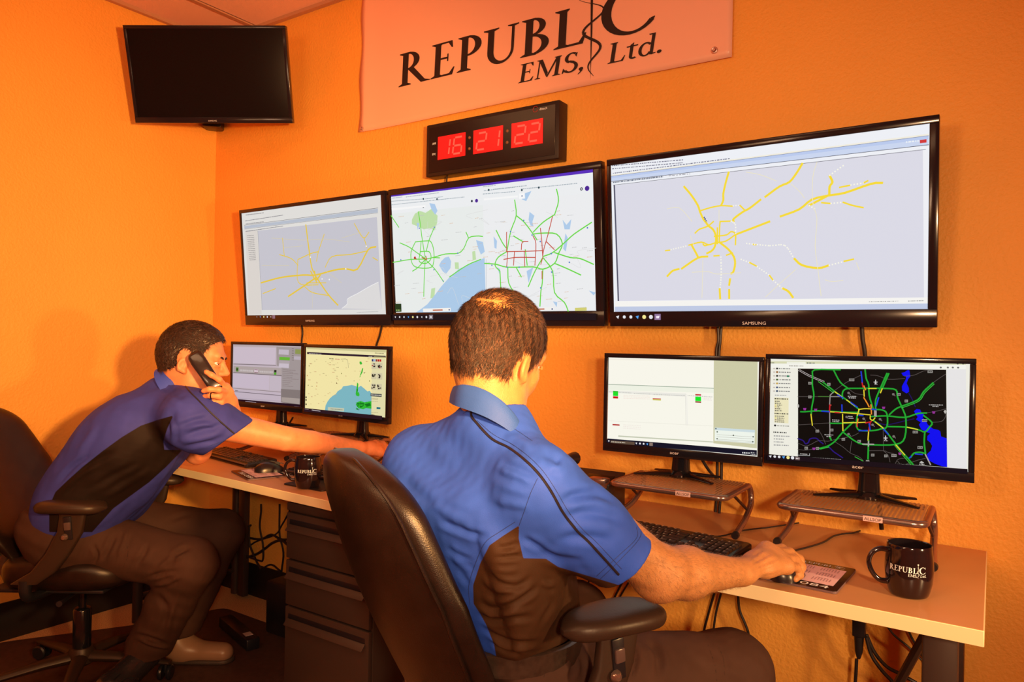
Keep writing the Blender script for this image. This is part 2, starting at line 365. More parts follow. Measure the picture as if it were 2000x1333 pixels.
# ================================================================== DESKS
def desk_top(root, x0, x1, y0, y1, z=.74, th=.03):
    b = MB(); b.box(((x0+x1)/2, (y0+y1)/2, z-th/2), (x1-x0, y1-y0, th), DESKTOP); b.build('desk_top', root)
    b = MB(); b.box(((x0+x1)/2, y0-.0012, z-th/2-.0004), (x1-x0+.003, .0024, th), DESKEDGE, bev=.0008, seg=1); b.build('edge_band', root)
    b = MB(); b.box((x1+.001, (y0+y1)/2, z-th/2-.0004), (.002, y1-y0, th), DESKEDGE); b.build('edge_band', root)
dr = thing('desk', (-.75, -.32, 0), 0, 'laminate desk at the right, with the calendar pad and mug at its end', 'desk')
desk_top(dr, -.71, .741, -.323, .315)
for lx, sgn in ((.666, 1), (-.62, -1)):
    for ly in (-.17, .26):
        b = MB(); b.box((lx, ly, .37), (.065, .05, .68), LEGM, bev=.006); b.build('leg', dr)
    b = MB(); b.box((lx, .04, .02), (.06, .54, .04), LEGM, bev=.008); b.build('leg_foot', dr)
    b = MB(); b.box((lx, .04, .695), (.05, .50, .028), LEGM, bev=.003); b.build('leg_rail', dr)
    b = MB(); b.tube([(lx-sgn*.01, .04, .66), (lx-sgn*.20, .06, .20)], .011, LEGM, 8); b.build('brace', dr)
RL = -.0497
dl = thing('desk', (-1.50, -.655, 0), RL, 'long laminate desk at the left carrying the mug, left keyboard and left monitors', 'desk')
desk_top(dl, -1.80, 0, 0, .555)
for lx in (-1.60,):
    for ly in (.06, .535):
        b = MB(); b.tube([(lx, ly, 0.008), (lx, ly, .71)], .021, LEGM, 12); b.build('leg', dl)
    for z in (.12, .19, .655):
        b = MB(); b.tube([(lx, .06, z), (lx, .535, z)], .011, LEGM, 8); b.build('leg_rail', dl)
b = MB(); b.box((-1.53, .53, .36), (.05, .03, .70), LEGM, bev=.004); b.build('cable_channel', dl)
# drawer pedestal under the left desk
ped = thing('drawer_pedestal', (-1.81, -.36, 0), RL*0, 'dark brown steel drawer pedestal under the left desk behind the front chair', 'drawers')
W2, D2 = .40, .46
b = MB(); b.box((0, 0, .36), (W2, D2, .69), STEEL, bev=.004); b.build('cabinet_body', ped)
yfp = -.36-D2/2
zs = [.70]+[on(584, v, y=yfp-.01)[2] for v in (1002, 1096, 1188)]+[.03]
for i in range(4):
    z1, z0 = zs[i], zs[i+1]; hgt = z1-z0-.007
    b = MB(); b.box((0, -D2/2-.009, (z0+z1)/2), (W2-.004, .018, hgt), STEEL, bev=.003); d_ = b.build('drawer', ped)
    if i:
        b = MB(); zz = z1-.040
        b.box((.0, -D2/2-.0125, zz+.006), (W2-.03, .012, .024), BLACKPL, bev=.004)
        b.box((.0, -D2/2-.027, zz-.012), (W2-.03, .004, .026), STEEL, rot=Matrix.Rotation(-.75, 3, 'X'), bev=.0018)
        b.build('drawer_pull', d_)
# ================================================================== TELEVISIONS
def RM(pl): return Matrix((pl.ex, pl.ey, pl.n)).transposed()
def frame_box(b, pl, x0, x1, y0, y1, h0, h1, m, bev=.0015):
    b.box(pl.P((x0+x1)/2, (y0+y1)/2, (h0+h1)/2), (x1-x0, y1-y0, h1-h0), m, rot=RM(pl), bev=bev)
def panel(root, pl, W, H, bl, br, bt, bb, th, m, thick_back=.03):
    """bezel ring + back shell; front face of the screen lies at height 0 of the plane"""
    b = MB(); e = .004
    frame_box(b, pl, 0, W, 0, bb, -th, e, m); frame_box(b, pl, 0, W, H-bt, H, -th, e, m)
    frame_box(b, pl, 0, bl, bb, H-bt, -th, e, m); frame_box(b, pl, W-br, W, bb, H-bt, -th, e, m)
    b.build('frame', root)
    b = MB(); frame_box(b, pl, .004, W-.004, .004, H-.004, -th-.002, -.002, BLACKPL)
    frame_box(b, pl, W*.2, W*.8, H*.2, H*.75, -th-thick_back, -th, BLACKPL, bev=.006); b.build('back_shell', root)
tvx = [(-2.9698, -2.0366), (-2.0166, -1.0761), (-1.0552, -.1231)]
ZB, ZT, YBt, YTt = 1.3168, 1.8563, -.0801, -.1282
HT = math.hypot(ZT-ZB, YTt-YBt)
TVS = []
labs = ['leftmost of three wall televisions, its grey map with yellow roads and white coast',
        'middle of the three wall televisions, showing two browser maps with green and red traffic',
        'rightmost and largest-looking wall television, showing a pale map with bold yellow roads']
for i, (x0, x1) in enumerate(tvx):
    root = thing('television', ((x0+x1)/2, -.02, 1.58), 0, labs[i], 'television', 'televisions in a row on the back wall')
    o = np.array((x0, YBt, ZB)); pl = Plane(o, (1, 0, 0), (0, YTt-YBt, ZT-ZB))
    pl.o = pl.o-np.array(root.location); W = x1-x0
    if i == 2: bl = .014; br = .022; bt = .020; bb = .048
    elif i == 1: bl = .012; br = .030; bt = .024; bb = .052
    else: bl = .014; br = .022; bt = .016; bb = .046
    panel(root, pl, W, HT, bl, br, bt, bb, .028, BEZEL, .012)
    b = MB(); b.box((0, .012, 0), (.3, .014, .25), BLACKPL, bev=.002); b.build('wall_mount', root)
    plw = Plane(o, (1, 0, 0), (0, YTt-YBt, ZT-ZB))      # world version for drawing
    TVS.append((root, plw, W, (bl, br, bt, bb)))
def shift_to(root, obj):
    """keep world placement of a mesh built in world coordinates when parented to root"""
    bpy.context.view_layer.update(); obj.matrix_parent_inverse = root.matrix_world.inverted()
def scr_base(S, W, H, b4, col):
    bl, br, bt, bb = b4; S.poly([(bl-.001, bb-.001), (W-br+.001, bb-.001), (W-br+.001, H-bt+.001), (bl-.001, H-bt+.001)], col, raw=True)
YEL = (250, 222, 60); CREAM = (240, 232, 200); DOT = (252, 250, 235); TASK = (26, 20, 34)
def taskicons(S, p, q, n, sz=.006, col=(235, 235, 240)):
    a, b = S.uv(p), S.uv(q)
    for k in range(n):
        c = a+(b-a)*k/(n-1); r = sz*(.6 if k in (1, 2) else .75)
        S.poly([(c[0]+r*math.cos(t), c[1]+r*math.sin(t)) for t in np.linspace(0, 2*PI, 4 if k % 3 == 0 else 9)[:-1]+PI/4], col if k not in (3, 4) else ((90, 170, 250) if k == 3 else (250, 235, 150)), raw=True)
# --- right TV
root, pl, W, b4 = TVS[2]; S = Scr(pl, (1160, 200, 2.854), .96)
scr_base(S, W, HT, b4, (242, 244, 250))
S.poly([(97, 405), (1866, 175), (1866, 192), (97, 420)], (245, 240, 225)); S.poly([(97, 413), (1866, 187), (1866, 236), (97, 442)], (190, 206, 242))
S.poly([(97, 424), (1866, 205), (1866, 236), (97, 442)], (206, 218, 244)); S.line([(97, 412), (1866, 186)], (110, 120, 150), .001)
S.line([(97, 442), (1866, 237)], (90, 90, 105), .0015); S.line([(108, 462), (1850, 263)], (120, 118, 130), .0015)
S.poly([(110, 465), (1834, 266), (1840, 1088), (133, 1108)], (223, 222, 234)); S.poly([(110, 463), (118, 462), (141, 1108), (133, 1108)], (90, 90, 110))
S.poly([(1834, 266), (1860, 263), (1862, 1090), (1840, 1090)], (243, 243, 248))
S.poly([(118, 1110), (1868, 1088), (1868, 1122), (119, 1140)], (250, 248, 244)); S.poly([(118, 1140), (1868, 1122), (1868, 1172), (118, 1172)], (196, 206, 232))
S.poly([(105, 1172), (1872, 1160), (1872, 1216), (105, 1216)], TASK)
S.lines([[(503, 470), (545, 520), (580, 575), (592, 610), (610, 650), (625, 670), (640, 690), (665, 710), (680, 745), (680, 780), (672, 810), (655, 830), (630, 843)],
 [(752, 390), (735, 450), (722, 510), (722, 545), (710, 575)], [(1162, 342), (1130, 395), (1090, 445), (1035, 470), (955, 528)], [(930, 543), (870, 590), (830, 612), (780, 650), (780, 665)],
 [(790, 738), (980, 665)], [(1040, 637), (1145, 597), (1215, 543), (1310, 520), (1400, 505), (1545, 455), (1608, 450)], [(1200, 575), (1230, 560), (1310, 518)],
 [(410, 970), (440, 940), (475, 930)], [(490, 928), (580, 868), (635, 860)], [(700, 780), (750, 820), (780, 860), (788, 900), (778, 945), (765, 955)], [(545, 795), (575, 850), (582, 868)],
 [(760, 985), (755, 1020)], [(755, 1045), (755, 1093)], [(702, 1040), (705, 1095)], [(1052, 1037), (1085, 1055), (1110, 1088)], [(1118, 872), (1160, 908), (1250, 925), (1308, 910)], [(1315, 410), (1330, 445), (1315, 470), (1313, 510)]], YEL, .0062)
S.lines([[(592, 606), (650, 588), (710, 577), (775, 580)], [(815, 575), (845, 605)], [(565, 730), (590, 708), (635, 692), (668, 665)], [(705, 665), (765, 663)], [(705, 665), (702, 700), (700, 780)],
 [(672, 748), (740, 740), (765, 722), (790, 735), (790, 795)], [(530, 797), (600, 780), (640, 795), (680, 783), (735, 775), (790, 738)], [(1270, 560), (1320, 565)], [(1390, 558), (1440, 575), (1502, 588)],
 [(1370, 475), (1430, 463)], [(1505, 450), (1528, 438)], [(670, 857), (700, 855)], [(740, 853), (775, 840)], [(868, 893), (910, 915)], [(980, 965), (1000, 992)], [(1395, 887), (1448, 875)], [(400, 828), (425, 825)], [(890, 793), (905, 795)], [(610, 790), (620, 800), (640, 795)], [(640, 690), (600, 705)], [(690, 700), (690, 790)]], YEL, .0044)
S.lines([[(775, 578), (810, 575)], [(850, 787), (980, 800), (1065, 798), (1115, 868)], [(1310, 910), (1395, 888)], [(820, 875), (868, 893)], [(910, 915), (980, 965)], [(1000, 992), (1052, 1037)], [(710, 860), (712, 960), (705, 1040)],
 [(430, 822), (525, 800)], [(1320, 565), (1390, 558)], [(1313, 410), (1400, 348)], [(1430, 463), (1505, 450)], [(1200, 575), (1240, 600)], [(765, 663), (790, 680), (792, 735)]], DOT, .004, dash=.008)
S.lines([[(850, 390), (930, 405), (1020, 440)], [(1100, 455), (1150, 500), (1175, 535)], [(1245, 335), (1222, 420), (1222, 560), (1245, 650), (1235, 800), (1250, 930), (1268, 1080)], [(610, 880), (605, 1090)],
 [(550, 948), (640, 945), (690, 958), (820, 950)], [(1290, 990), (1330, 1000), (1390, 993)], [(1130, 930), (1040, 1010), (960, 1085)], [(410, 595), (480, 590), (550, 665)], [(1465, 895), (1480, 935)], [(700, 600), (700, 660)], [(540, 745), (560, 800)]], CREAM, .0018)
for (a, c) in [((105, 355), (500, 322)), ((105, 372), (500, 338)), ((110, 397), (760, 315))]: S.fuzz(a, c, (120, 120, 140), .0028, w=.006)
S.fuzz((110, 448), (390, 415), (90, 100, 120), .004, w=.004); S.fuzz((420, 411), (540, 400), (150, 150, 160), .002)
S.poly([(1818, 212), (1855, 207), (1855, 226), (1818, 230)], (215, 60, 60)); S.fuzz((1740, 224), (1812, 216), (240, 245, 250), .004, w=.006)
S.fuzz((1535, 1112), (1700, 1108), (150, 150, 150), .002, w=.004); S.fuzz((1752, 1108), (1840, 1106), (150, 150, 150), .002, w=.004)
S.fuzz((617, 640), (632, 668), (40, 60, 120), .004, w=.005)
taskicons(S, (137, 1197), (360, 1197), 7, .009)
S.poly([(342, 1180), (376, 1180), (376, 1213), (342, 1213)], (150, 120, 160)); S.poly([(350, 1192), (370, 1190), (366, 1204), (352, 1204)], (250, 240, 250))
o = S.build(root); shift_to(root, o)
def tvlogo(root, pl, txt, u, v, h, col=(240, 190, 170), sx=1.):
    b = MB(); a = pl.ab(u, v); put_sans(b, txt, h, lambda x, y: pl.P(x, y, .0045), mat('logo_silver', (.75, .55, .45), .3), a[0], a[1], sx); o = b.build('logo', root, autos='keep'); shift_to(root, o); o['label'] = 'small silver maker lettering'
tvlogo(root, pl, 'SAMSUNG', 1473.5, 634.5, .0095, sx=1.15)
# --- middle TV
root, pl, W, b4 = TVS[1]; S = Scr(pl, (440, 340, 2.632), .96)
scr_base(S, W, HT, b4, (92, 50, 190))
S.poly([(852, 118), (1892, -8), (1912, 722), (872, 744)], (240, 242, 244))
LM = (236, 240, 238)
S.poly([(856, 205), (1326, 160), (1342, 730), (872, 742)], LM); S.poly([(1326, 160), (1895, 95), (1911, 722), (1342, 730)], (240, 241, 243))
for p in [[(960, 235), (975, 205), (1000, 190), (1030, 200), (1060, 180), (1092, 215), (1090, 250), (1078, 290), (1050, 280), (1020, 285), (990, 270), (960, 258)], [(1270, 400), (1285, 395), (1290, 440), (1272, 445)], [(1180, 455), (1200, 455), (1202, 490), (1182, 488)], [(1060, 590), (1080, 585), (1075, 640), (1055, 640)]]: S.poly(p, (196, 226, 172))
S.poly([(1334, 432), (1290, 448), (1245, 468), (1200, 490), (1150, 535), (1110, 580), (1080, 620), (1040, 670), (1000, 700), (965, 722), (1342, 722)], (176, 206, 236))
for p in [[(1110, 450), (1130, 430), (1150, 425), (1162, 450), (1158, 485), (1135, 515), (1118, 500), (1100, 470)], [(1050, 150), (1078, 155), (1092, 190), (1080, 210), (1062, 185)], [(985, 250), (998, 255), (990, 290)], [(1290, 340), (1325, 350), (1335, 400), (1315, 415), (1300, 380)],
          [(1565, 195), (1590, 215), (1580, 245), (1585, 270), (1570, 265), (1560, 235)], [(1735, 235), (1755, 262), (1780, 232), (1772, 285), (1745, 285)], [(1750, 305), (1762, 330), (1752, 400), (1738, 385)], [(1380, 320), (1398, 345), (1395, 385), (1385, 380)], [(1540, 100), (1575, 88), (1548, 140), (1525, 130)], [(1400, 480), (1415, 490), (1410, 515)], [(1550, 500), (1585, 480), (1560, 560)], [(1870, 600), (1905, 610), (1895, 625)], [(1685, 655), (1708, 660), (1705, 685)]]: S.poly(p, (178, 207, 238))
S.lines([[(1342, 440), (1345, 730)]], (200, 205, 210), .002)
random.seed(3)
for k in range(90):
    x, y = random.uniform(870, 1890), random.uniform(190, 690)
    if x < 1330 and y > 1060-.75*(x-600): continue
    S.fuzz((x, y), (x+random.uniform(14, 34), y-3), (196, 196, 198) if random.random() < .6 else (226, 190, 160), .0022, w=.004)
for k in range(22):
    x, y = random.uniform(880, 1880), random.uniform(200, 660); S.line([(x, y), (x+random.uniform(-70, 70), y+random.uniform(-50, 50)), (x+random.uniform(-90, 90), y+random.uniform(-60, 60))], (222, 222, 222), .0012)
GRN = (110, 220, 70)
S.lines([[(1000, 195), (1010, 260), (1020, 340), (1035, 430)], [(1080, 280), (1055, 340), (1040, 400)], [(905, 355), (950, 375), (985, 400), (1035, 435)], [(870, 455), (960, 440), (1035, 438), (1075, 430), (1140, 412), (1205, 408), (1235, 380), (1258, 330), (1300, 320), (1330, 322)], [(1035, 440), (1085, 490), (1130, 555)], [(1035, 440), (1030, 540), (1028, 630)], [(1035, 440), (1000, 480), (970, 500)],
 [(985, 350), (1040, 345), (1065, 350), (1080, 400), (1075, 470), (1040, 485), (985, 478), (965, 450), (963, 400), (985, 350)], [(1010, 400), (1055, 400), (1065, 435), (1040, 460), (1005, 450), (1010, 400)], [(860, 215), (900, 275)], [(1245, 300), (1258, 330)], [(1075, 430), (1110, 432)], [(1015, 345), (1010, 400)], [(1320, 440), (1250, 470), (1160, 530)]], GRN, .0038)
S.lines([[(1710, 80), (1720, 140), (1700, 210)], [(1700, 210), (1640, 250), (1590, 300)], [(1495, 135), (1503, 215), (1475, 295), (1455, 400)], [(1503, 215), (1545, 250), (1590, 310), (1610, 340)], [(1890, 250), (1800, 310), (1750, 355), (1690, 405), (1640, 425)], [(1400, 290), (1430, 350), (1450, 380)], [(1340, 460), (1400, 465), (1460, 480), (1590, 478), (1640, 490), (1700, 460), (1720, 410), (1740, 360), (1710, 310), (1640, 305), (1590, 310)],
 [(1640, 430), (1690, 500), (1700, 610), (1750, 660), (1770, 705)], [(1640, 490), (1637, 560), (1630, 600), (1625, 680)], [(1640, 430), (1600, 500), (1565, 580)], [(1420, 500), (1425, 610)], [(1460, 480), (1465, 560), (1500, 620)], [(1700, 405), (1780, 430), (1830, 435), (1900, 465)], [(1700, 460), (1760, 485), (1835, 520)], [(1455, 400), (1410, 430), (1395, 470), (1420, 500)], [(1550, 390), (1560, 470)], [(1503, 480), (1530, 530)], [(1490, 320), (1540, 350)]], GRN, .0042)
S.lines([[(1455, 400), (1555, 398), (1640, 395)], [(1460, 400), (1455, 480)], [(1495, 400), (1490, 470)], [(1530, 390), (1535, 352), (1565, 348)], [(1590, 320), (1605, 360), (1600, 470)], [(1628, 280), (1635, 345), (1640, 425)], [(1690, 220), (1665, 320), (1645, 390), (1640, 425)], [(1660, 350), (1700, 390)], [(1640, 430), (1630, 465)], [(1440, 440), (1500, 430), (1600, 430)], [(1455, 300), (1455, 400)], [(1545, 400), (1548, 475)], [(1020, 430), (1045, 440), (1040, 422)], [(985, 425), (992, 440)], [(1637, 500), (1637, 540)]], (200, 70, 50), .0032)
for p in [(1475, 297), (1543, 240), (1628, 348), (1586, 315), (1870, 278), (1777, 455), (1630, 586), (1687, 505), (1380, 470), (1458, 480), (1520, 480), (1685, 410), (1008, 280), (1085, 275), (913, 442), (1205, 408), (1130, 550), (1083, 493)]: S.dot(p, .003, (90, 130, 200), 8)
S.dot((985, 432), .005, (190, 30, 30)); S.dot((1302, 139), .0068, (78, 40, 150)); S.dot((1278, 141), .0045, (30, 40, 60)); S.dot((1869, 76), .0085, (78, 40, 150)); S.dot((1840, 79), .0052, (30, 40, 60)); S.dot((1840, 79), .0025, (240, 240, 240))
for (a, c) in [((862, 127), (920, 120)), ((940, 120), (1110, 98)), ((865, 142), (1030, 130)), ((1040, 130), (1130, 118)), ((865, 160), (1240, 120)), ((1335, 68), (1400, 60)), ((1390, 80), (1560, 62)), ((1340, 88), (1500, 70)), ((1530, 80), (1820, 50)), ((1335, 105), (1500, 92))]: S.fuzz(a, c, (150, 165, 175), .0026, w=.005)
for p in [(1030, 130), (1100, 131), (1535, 85), (1622, 72), (1365, 84), (1030, 172)]: S.dot(p, .004, (60, 80, 90), 8)
S.poly([(1520, 103), (1550, 99), (1552, 128), (1522, 131)], (250, 251, 252)); S.dot((1536, 115), .003, (40, 70, 130), 4)
S.poly([(868, 190), (1040, 172), (1041, 162), (867, 178)], (250, 250, 250)); S.poly([(1340, 138), (1515, 122), (1515, 112), (1340, 128)], (250, 250, 250))
S.poly([(885, 667), (917, 667), (918, 708), (886, 709)], (40, 60, 30)); S.fuzz((890, 700), (912, 700), (170, 200, 120), .004)
S.poly([(1028, 692), (1170, 688), (1171, 706), (1029, 710)], (246, 244, 240)); S.line([(1080, 700), (1128, 699)], (190, 80, 30), .004); S.dot((1163, 698), .003, (30, 60, 130), 8)
S.poly([(1600, 688), (1700, 684), (1701, 700), (1600, 702)], (246, 244, 240)); S.line([(1610, 695), (1650, 694)], (190, 80, 30), .004); S.dot((1691, 694), .003, (30, 60, 130), 8); S.poly([(1808, 688), (1868, 686), (1868, 702), (1808, 704)], (214, 210, 120))
S.poly([(872, 722), (1916, 716), (1916, 752), (872, 752)], (34, 22, 26))
taskicons(S, (887, 735), (1070, 735), 9, .006); S.poly([(1060, 724), (1080, 724), (1080, 746), (1060, 746)], (130, 120, 130)); S.dot((1070, 735), .004, (240, 240, 240))
o = S.build(root); shift_to(root, o)
# --- left TV
root, pl, W, b4 = TVS[0]; S = Scr(pl, (440, 340, 2.632), .92)
scr_base(S, W, HT, b4, (232, 230, 226))
S.poly([(98, 268), (785, 178), (785, 198), (99, 282)], (190, 198, 212)); S.line([(98, 264), (785, 175)], (90, 95, 110), .0015); S.line([(100, 284), (785, 200)], (120, 120, 130), .0012)
S.poly([(168, 292), (780, 222), (806, 697), (190, 700)], (205, 204, 214)); S.poly([(104, 292), (166, 290), (188, 722), (124, 724)], (226, 220, 214)); S.line([(168, 292), (190, 700)], (120, 120, 130), .0015)
S.poly([(600, 692), (628, 668), (630, 642), (680, 615), (740, 580), (788, 556), (806, 697)], (228, 226, 226)); S.line([(600, 692), (628, 668), (630, 642), (680, 615), (740, 580), (788, 556)], (250, 250, 250), .002)
YD = (238, 205, 70)
S.lines([[(415, 262), (430, 380), (445, 480), (465, 520)], [(185, 560), (290, 532), (400, 520), (465, 520), (560, 495), (620, 488), (680, 490), (735, 390), (775, 375)], [(465, 525), (530, 620), (580, 675)], [(465, 535), (400, 580), (325, 630)], [(440, 500), (465, 545), (490, 520)], [(460, 500), (470, 560)]], YD, .0070)
S.lines([[(510, 310), (480, 400), (470, 450)], [(295, 330), (305, 420)], [(280, 415), (340, 435), (375, 470)], [(375, 440), (440, 410), (480, 400)], [(515, 480), (550, 425), (640, 415), (735, 395)], [(195, 615), (260, 590)], [(665, 255), (690, 300), (715, 330), (740, 300)], [(715, 330), (730, 380)], [(375, 440), (372, 540), (400, 570), (480, 570)], [(410, 580), (450, 610), (530, 625)], [(420, 560), (520, 560)], [(760, 430), (785, 445)]], YD, .0040)
S.lines([[(240, 330), (400, 340), (520, 335), (640, 350)], [(190, 470), (330, 470)], [(600, 330), (700, 300)], [(450, 570), (450, 690)], [(300, 380), (400, 370)], [(520, 500), (600, 560)]], (226, 214, 170), .0016)
for p in [(440, 428), (727, 372), (622, 488), (537, 543), (500, 540)]: S.dot(p, .0035, (250, 250, 250), 8)
for k in range(14): S.fuzz((115+k*.9, 318+k*9.6), (150+k*.9, 316+k*9.6), (70, 70, 80), .0022, w=.004)
for (a, c) in [((108, 212), (200, 200)), ((106, 242), (300, 212)), ((108, 258), (200, 246)), ((108, 296), (300, 268))]: S.fuzz(a, c, (90, 90, 105), .003, w=.005)
S.poly([(112, 728), (818, 722), (818, 752), (112, 752)], (44, 28, 30)); taskicons(S, (131, 735), (238, 735), 7, .0055); S.poly([(246, 726), (260, 726), (260, 744), (246, 744)], (150, 110, 120))
S.fuzz((680, 712), (790, 708), (170, 170, 170), .002, w=.004)
o = S.build(root); shift_to(root, o); tvlogo(root, pl, 'SAMSUNG', 607, 628.5, .0085, sx=1.1)
# --- black television in the corner
c4 = [at(243, 49, 3.12), at(560, 50, 3.12), at(266, 240, 3.23), at(571, 241, 3.23)]
ex = (c4[1]-c4[0]); cx = (c4[2]+c4[3])/2; ct = (c4[0]+c4[1])/2; Wt = np.linalg.norm(ex); ext = ex/Wt; Hc = np.linalg.norm(ct-cx)
root = thing('television', tuple(cx), 0, 'switched-off black television hung high in the corner of the room', 'television')
plc = Plane(cx-ext*Wt/2, ext, ct-cx); pr = Plane(plc.o-cx, plc.ex, plc.ey)
panel(root, pr, Wt, Hc, .014, .014, .014, .024, .030, BEZEL, .02)
b = MB(); frame_box(b, pr, .012, Wt-.012, .022, Hc-.012, -.001, .0015, OFFSCR, bev=0); b.build('screen', root)
b = MB(); mid = pr.P(Wt/2, Hc/2, -.05); tgt = np.array((XL+.05, -.05, 2.42))-cx; b.tube([mid, tgt], .02, BLACKPL, 10); b.box(tuple(tgt), (.09, .09, .22), BLACKPL, rot=Rz(PI/4), bev=.004); b.build('mount_arm', root)
tvlogo(root, plc, 'SAMSUNG', 416, 237.5, .006)
# ================================================================== BANNER
BX0, BX1, BZ0, BZ1 = -2.298, -.690, 2.158, 2.752
def ban(a, z, h=0.): return (a, -.008-.0035*(1+math.sin(a*5.1+z*2))*(.4+.6*(2.75-z))-.005*math.exp(-((a-BX0)/.06)**2)-h, z)
b = MB(); nx, nz = 80, 24; vs = []
for j in range(nz+1):
    for i in range(nx+1):
        a = BX0+(BX1-BX0)*i/nx; z = BZ0+(BZ1-BZ0)*j/nz
        a2 = a+(.006*math.sin(z*23) if i == 0 else 0)-.010*(1-j/nz)*(i == 0)
        vs.append(ban(a2, z+.003*math.sin(a*4)*(j == 0)))
b.add(vs, [(j*(nx+1)+i, j*(nx+1)+i+1, (j+1)*(nx+1)+i+1, (j+1)*(nx+1)+i) for j in range(nz) for i in range(nx)], BANNER, True)
ban_o = b.build('banner'); tag(ban_o, 'white vinyl wall banner with black REPUBLIC EMS, Ltd. lettering above the clock', 'banner')
sm = ban_o.modifiers.new('s', 'SOLIDIFY'); sm.thickness = .0012; sm.offset = 1
b = MB(); lg, lw = logo(.136, star=False)
sc = (2.071-.955)/lw
flat(b, lg, lambda x, y: ban(-2.088+x*sc, 2.312+y, .0016), INK); b.build('lettering', ban_o, autos='keep')
for gxp, gzp in ((BX0+.008, BZ0+.012), (BX1-.055, BZ0+.030)):
    b = MB(); bmo = bmesh.new(); yy = ban(gxp, gzp)[1]
    pts = [(gxp+.008*math.cos(t), yy-.003, gzp+.008*math.sin(t)) for t in np.linspace(0, 2*PI, 17)]; b.tube(pts, .003, mat('grommet', (.8, .45, .3), .3, metal=.8), 8, caps=False)
    b.tube([(gxp, yy-.009, gzp), (gxp, yy, gzp)], .0042, mat('grommet', (.8, .45, .3)), 10); b.build('grommet', ban_o)
# ================================================================== CLOCK
ck = thing('digital_clock', (-1.58, 0, 2.0), 0, 'black LED wall clock with red digits reading 16:21:22', 'clock')
b = MB(); b.box((0, -.030, .008), (.606, .060, .206), mat('clock_case', (.014, .009, .008), .42), bev=.004); ck_case = b.build('case', ck)
b = MB(); b.box((0, -.0605, .008), (.575, .002, .178), mat('clock_face', (.010, .006, .006), .22), bev=.0005, seg=1); b.build('face_panel', ck)
RED = mat('led_red', (.5, .01, .01), .3); RED.node_tree.nodes['Principled BSDF'].inputs['Emission Color'].default_value = (.95, .006, .006, 1); RED.node_tree.nodes['Principled BSDF'].inputs['Emission Strength'].default_value = .9
REDL = mat('led_segment', (.6, .08, .06), .3); REDL.node_tree.nodes['Principled BSDF'].inputs['Emission Color'].default_value = (1, .055, .04, 1); REDL.node_tree.nodes['Principled BSDF'].inputs['Emission Strength'].default_value = 1
SEG = {'0': 'abcdef', '1': 'bc', '2': 'abged', '6': 'afgecd'}
SP = {'a': ((.1, 1), (.9, 1)), 'b': ((1, .95), (1, .55)), 'c': ((1, .45), (1, .05)), 'd': ((.1, 0), (.9, 0)), 'e': ((0, .05), (0, .45)), 'f': ((0, .55), (0, .95)), 'g': ((.1, .5), (.9, .5))}
for (x0, x1, t) in ((-1.821, -1.687, '16'), (-1.648, -1.514, '21'), (-1.475, -1.342, '22')):
    b = MB(); b.box(((x0+x1)/2+1.58, -.0625, .0105), (x1-x0, .002, .089), RED); dsp = b.build('display', ck)
    for k, ch in enumerate(t):
        b = MB(); ox = x0+1.58+.014+k*.060; w_, h_ = .040, .062
        for sgm in SEG[ch]:
            (a, c), (d_, e) = SP[sgm]; A = np.array((ox+a*w_+c*.008, -.021+c*h_)); B = np.array((ox+d_*w_+e*.008, -.021+e*h_)); t_ = (B-A)/np.linalg.norm(B-A); n_ = np.array((-t_[1], t_[0]))*.0036
            b.add([(A-n_)[[0]].tolist()+[-.0639]+(A-n_)[[1]].tolist(), (B-n_)[[0]].tolist()+[-.0639]+(B-n_)[[1]].tolist(), (B+n_)[[0]].tolist()+[-.0639]+(B+n_)[[1]].tolist(), (A+n_)[[0]].tolist()+[-.0639]+(A+n_)[[1]].tolist()], [(0, 1, 2, 3)], REDL)
        b.build('digit', dsp, autos='keep')
for xx in (-1.668, -1.495):
    for zz in (.032, -.010):
        b = MB(); b.lathe([(0, -.0645), (.004, -.064), (.006, -.0615)], mat('led_amber_off', (.25, .08, .03), .3), n=12, R=Matrix(((1, 0, 0), (0, 0, 1), (0, 1, 0))), c=(xx+1.58, 0, zz)); b.build('colon_dot', ck)
for t, z in (('AM', .028), ('PM', -.014)): b = MB(); put_sans(b, t, .0095, lambda x, y: (x, -.0622, y), WHITE, -1.842+1.58, z); b.build('printed_lettering', ck, autos='keep')
b = MB()
put_sans(b, 'dbtech', .0085, lambda x, y: (x, -.0622, y), WHITE, -1.342+1.58, .085)
cc = [(-1.375+1.58+.010*math.cos(t), -.0622, .092+.010*math.sin(t)) for t in np.linspace(.4, 5.9, 14)]; b.tube(cc, .0008, mat('red_ink', (.6, .03, .02), .4), 4)
b.build('printed_lettering', ck, autos='keep')
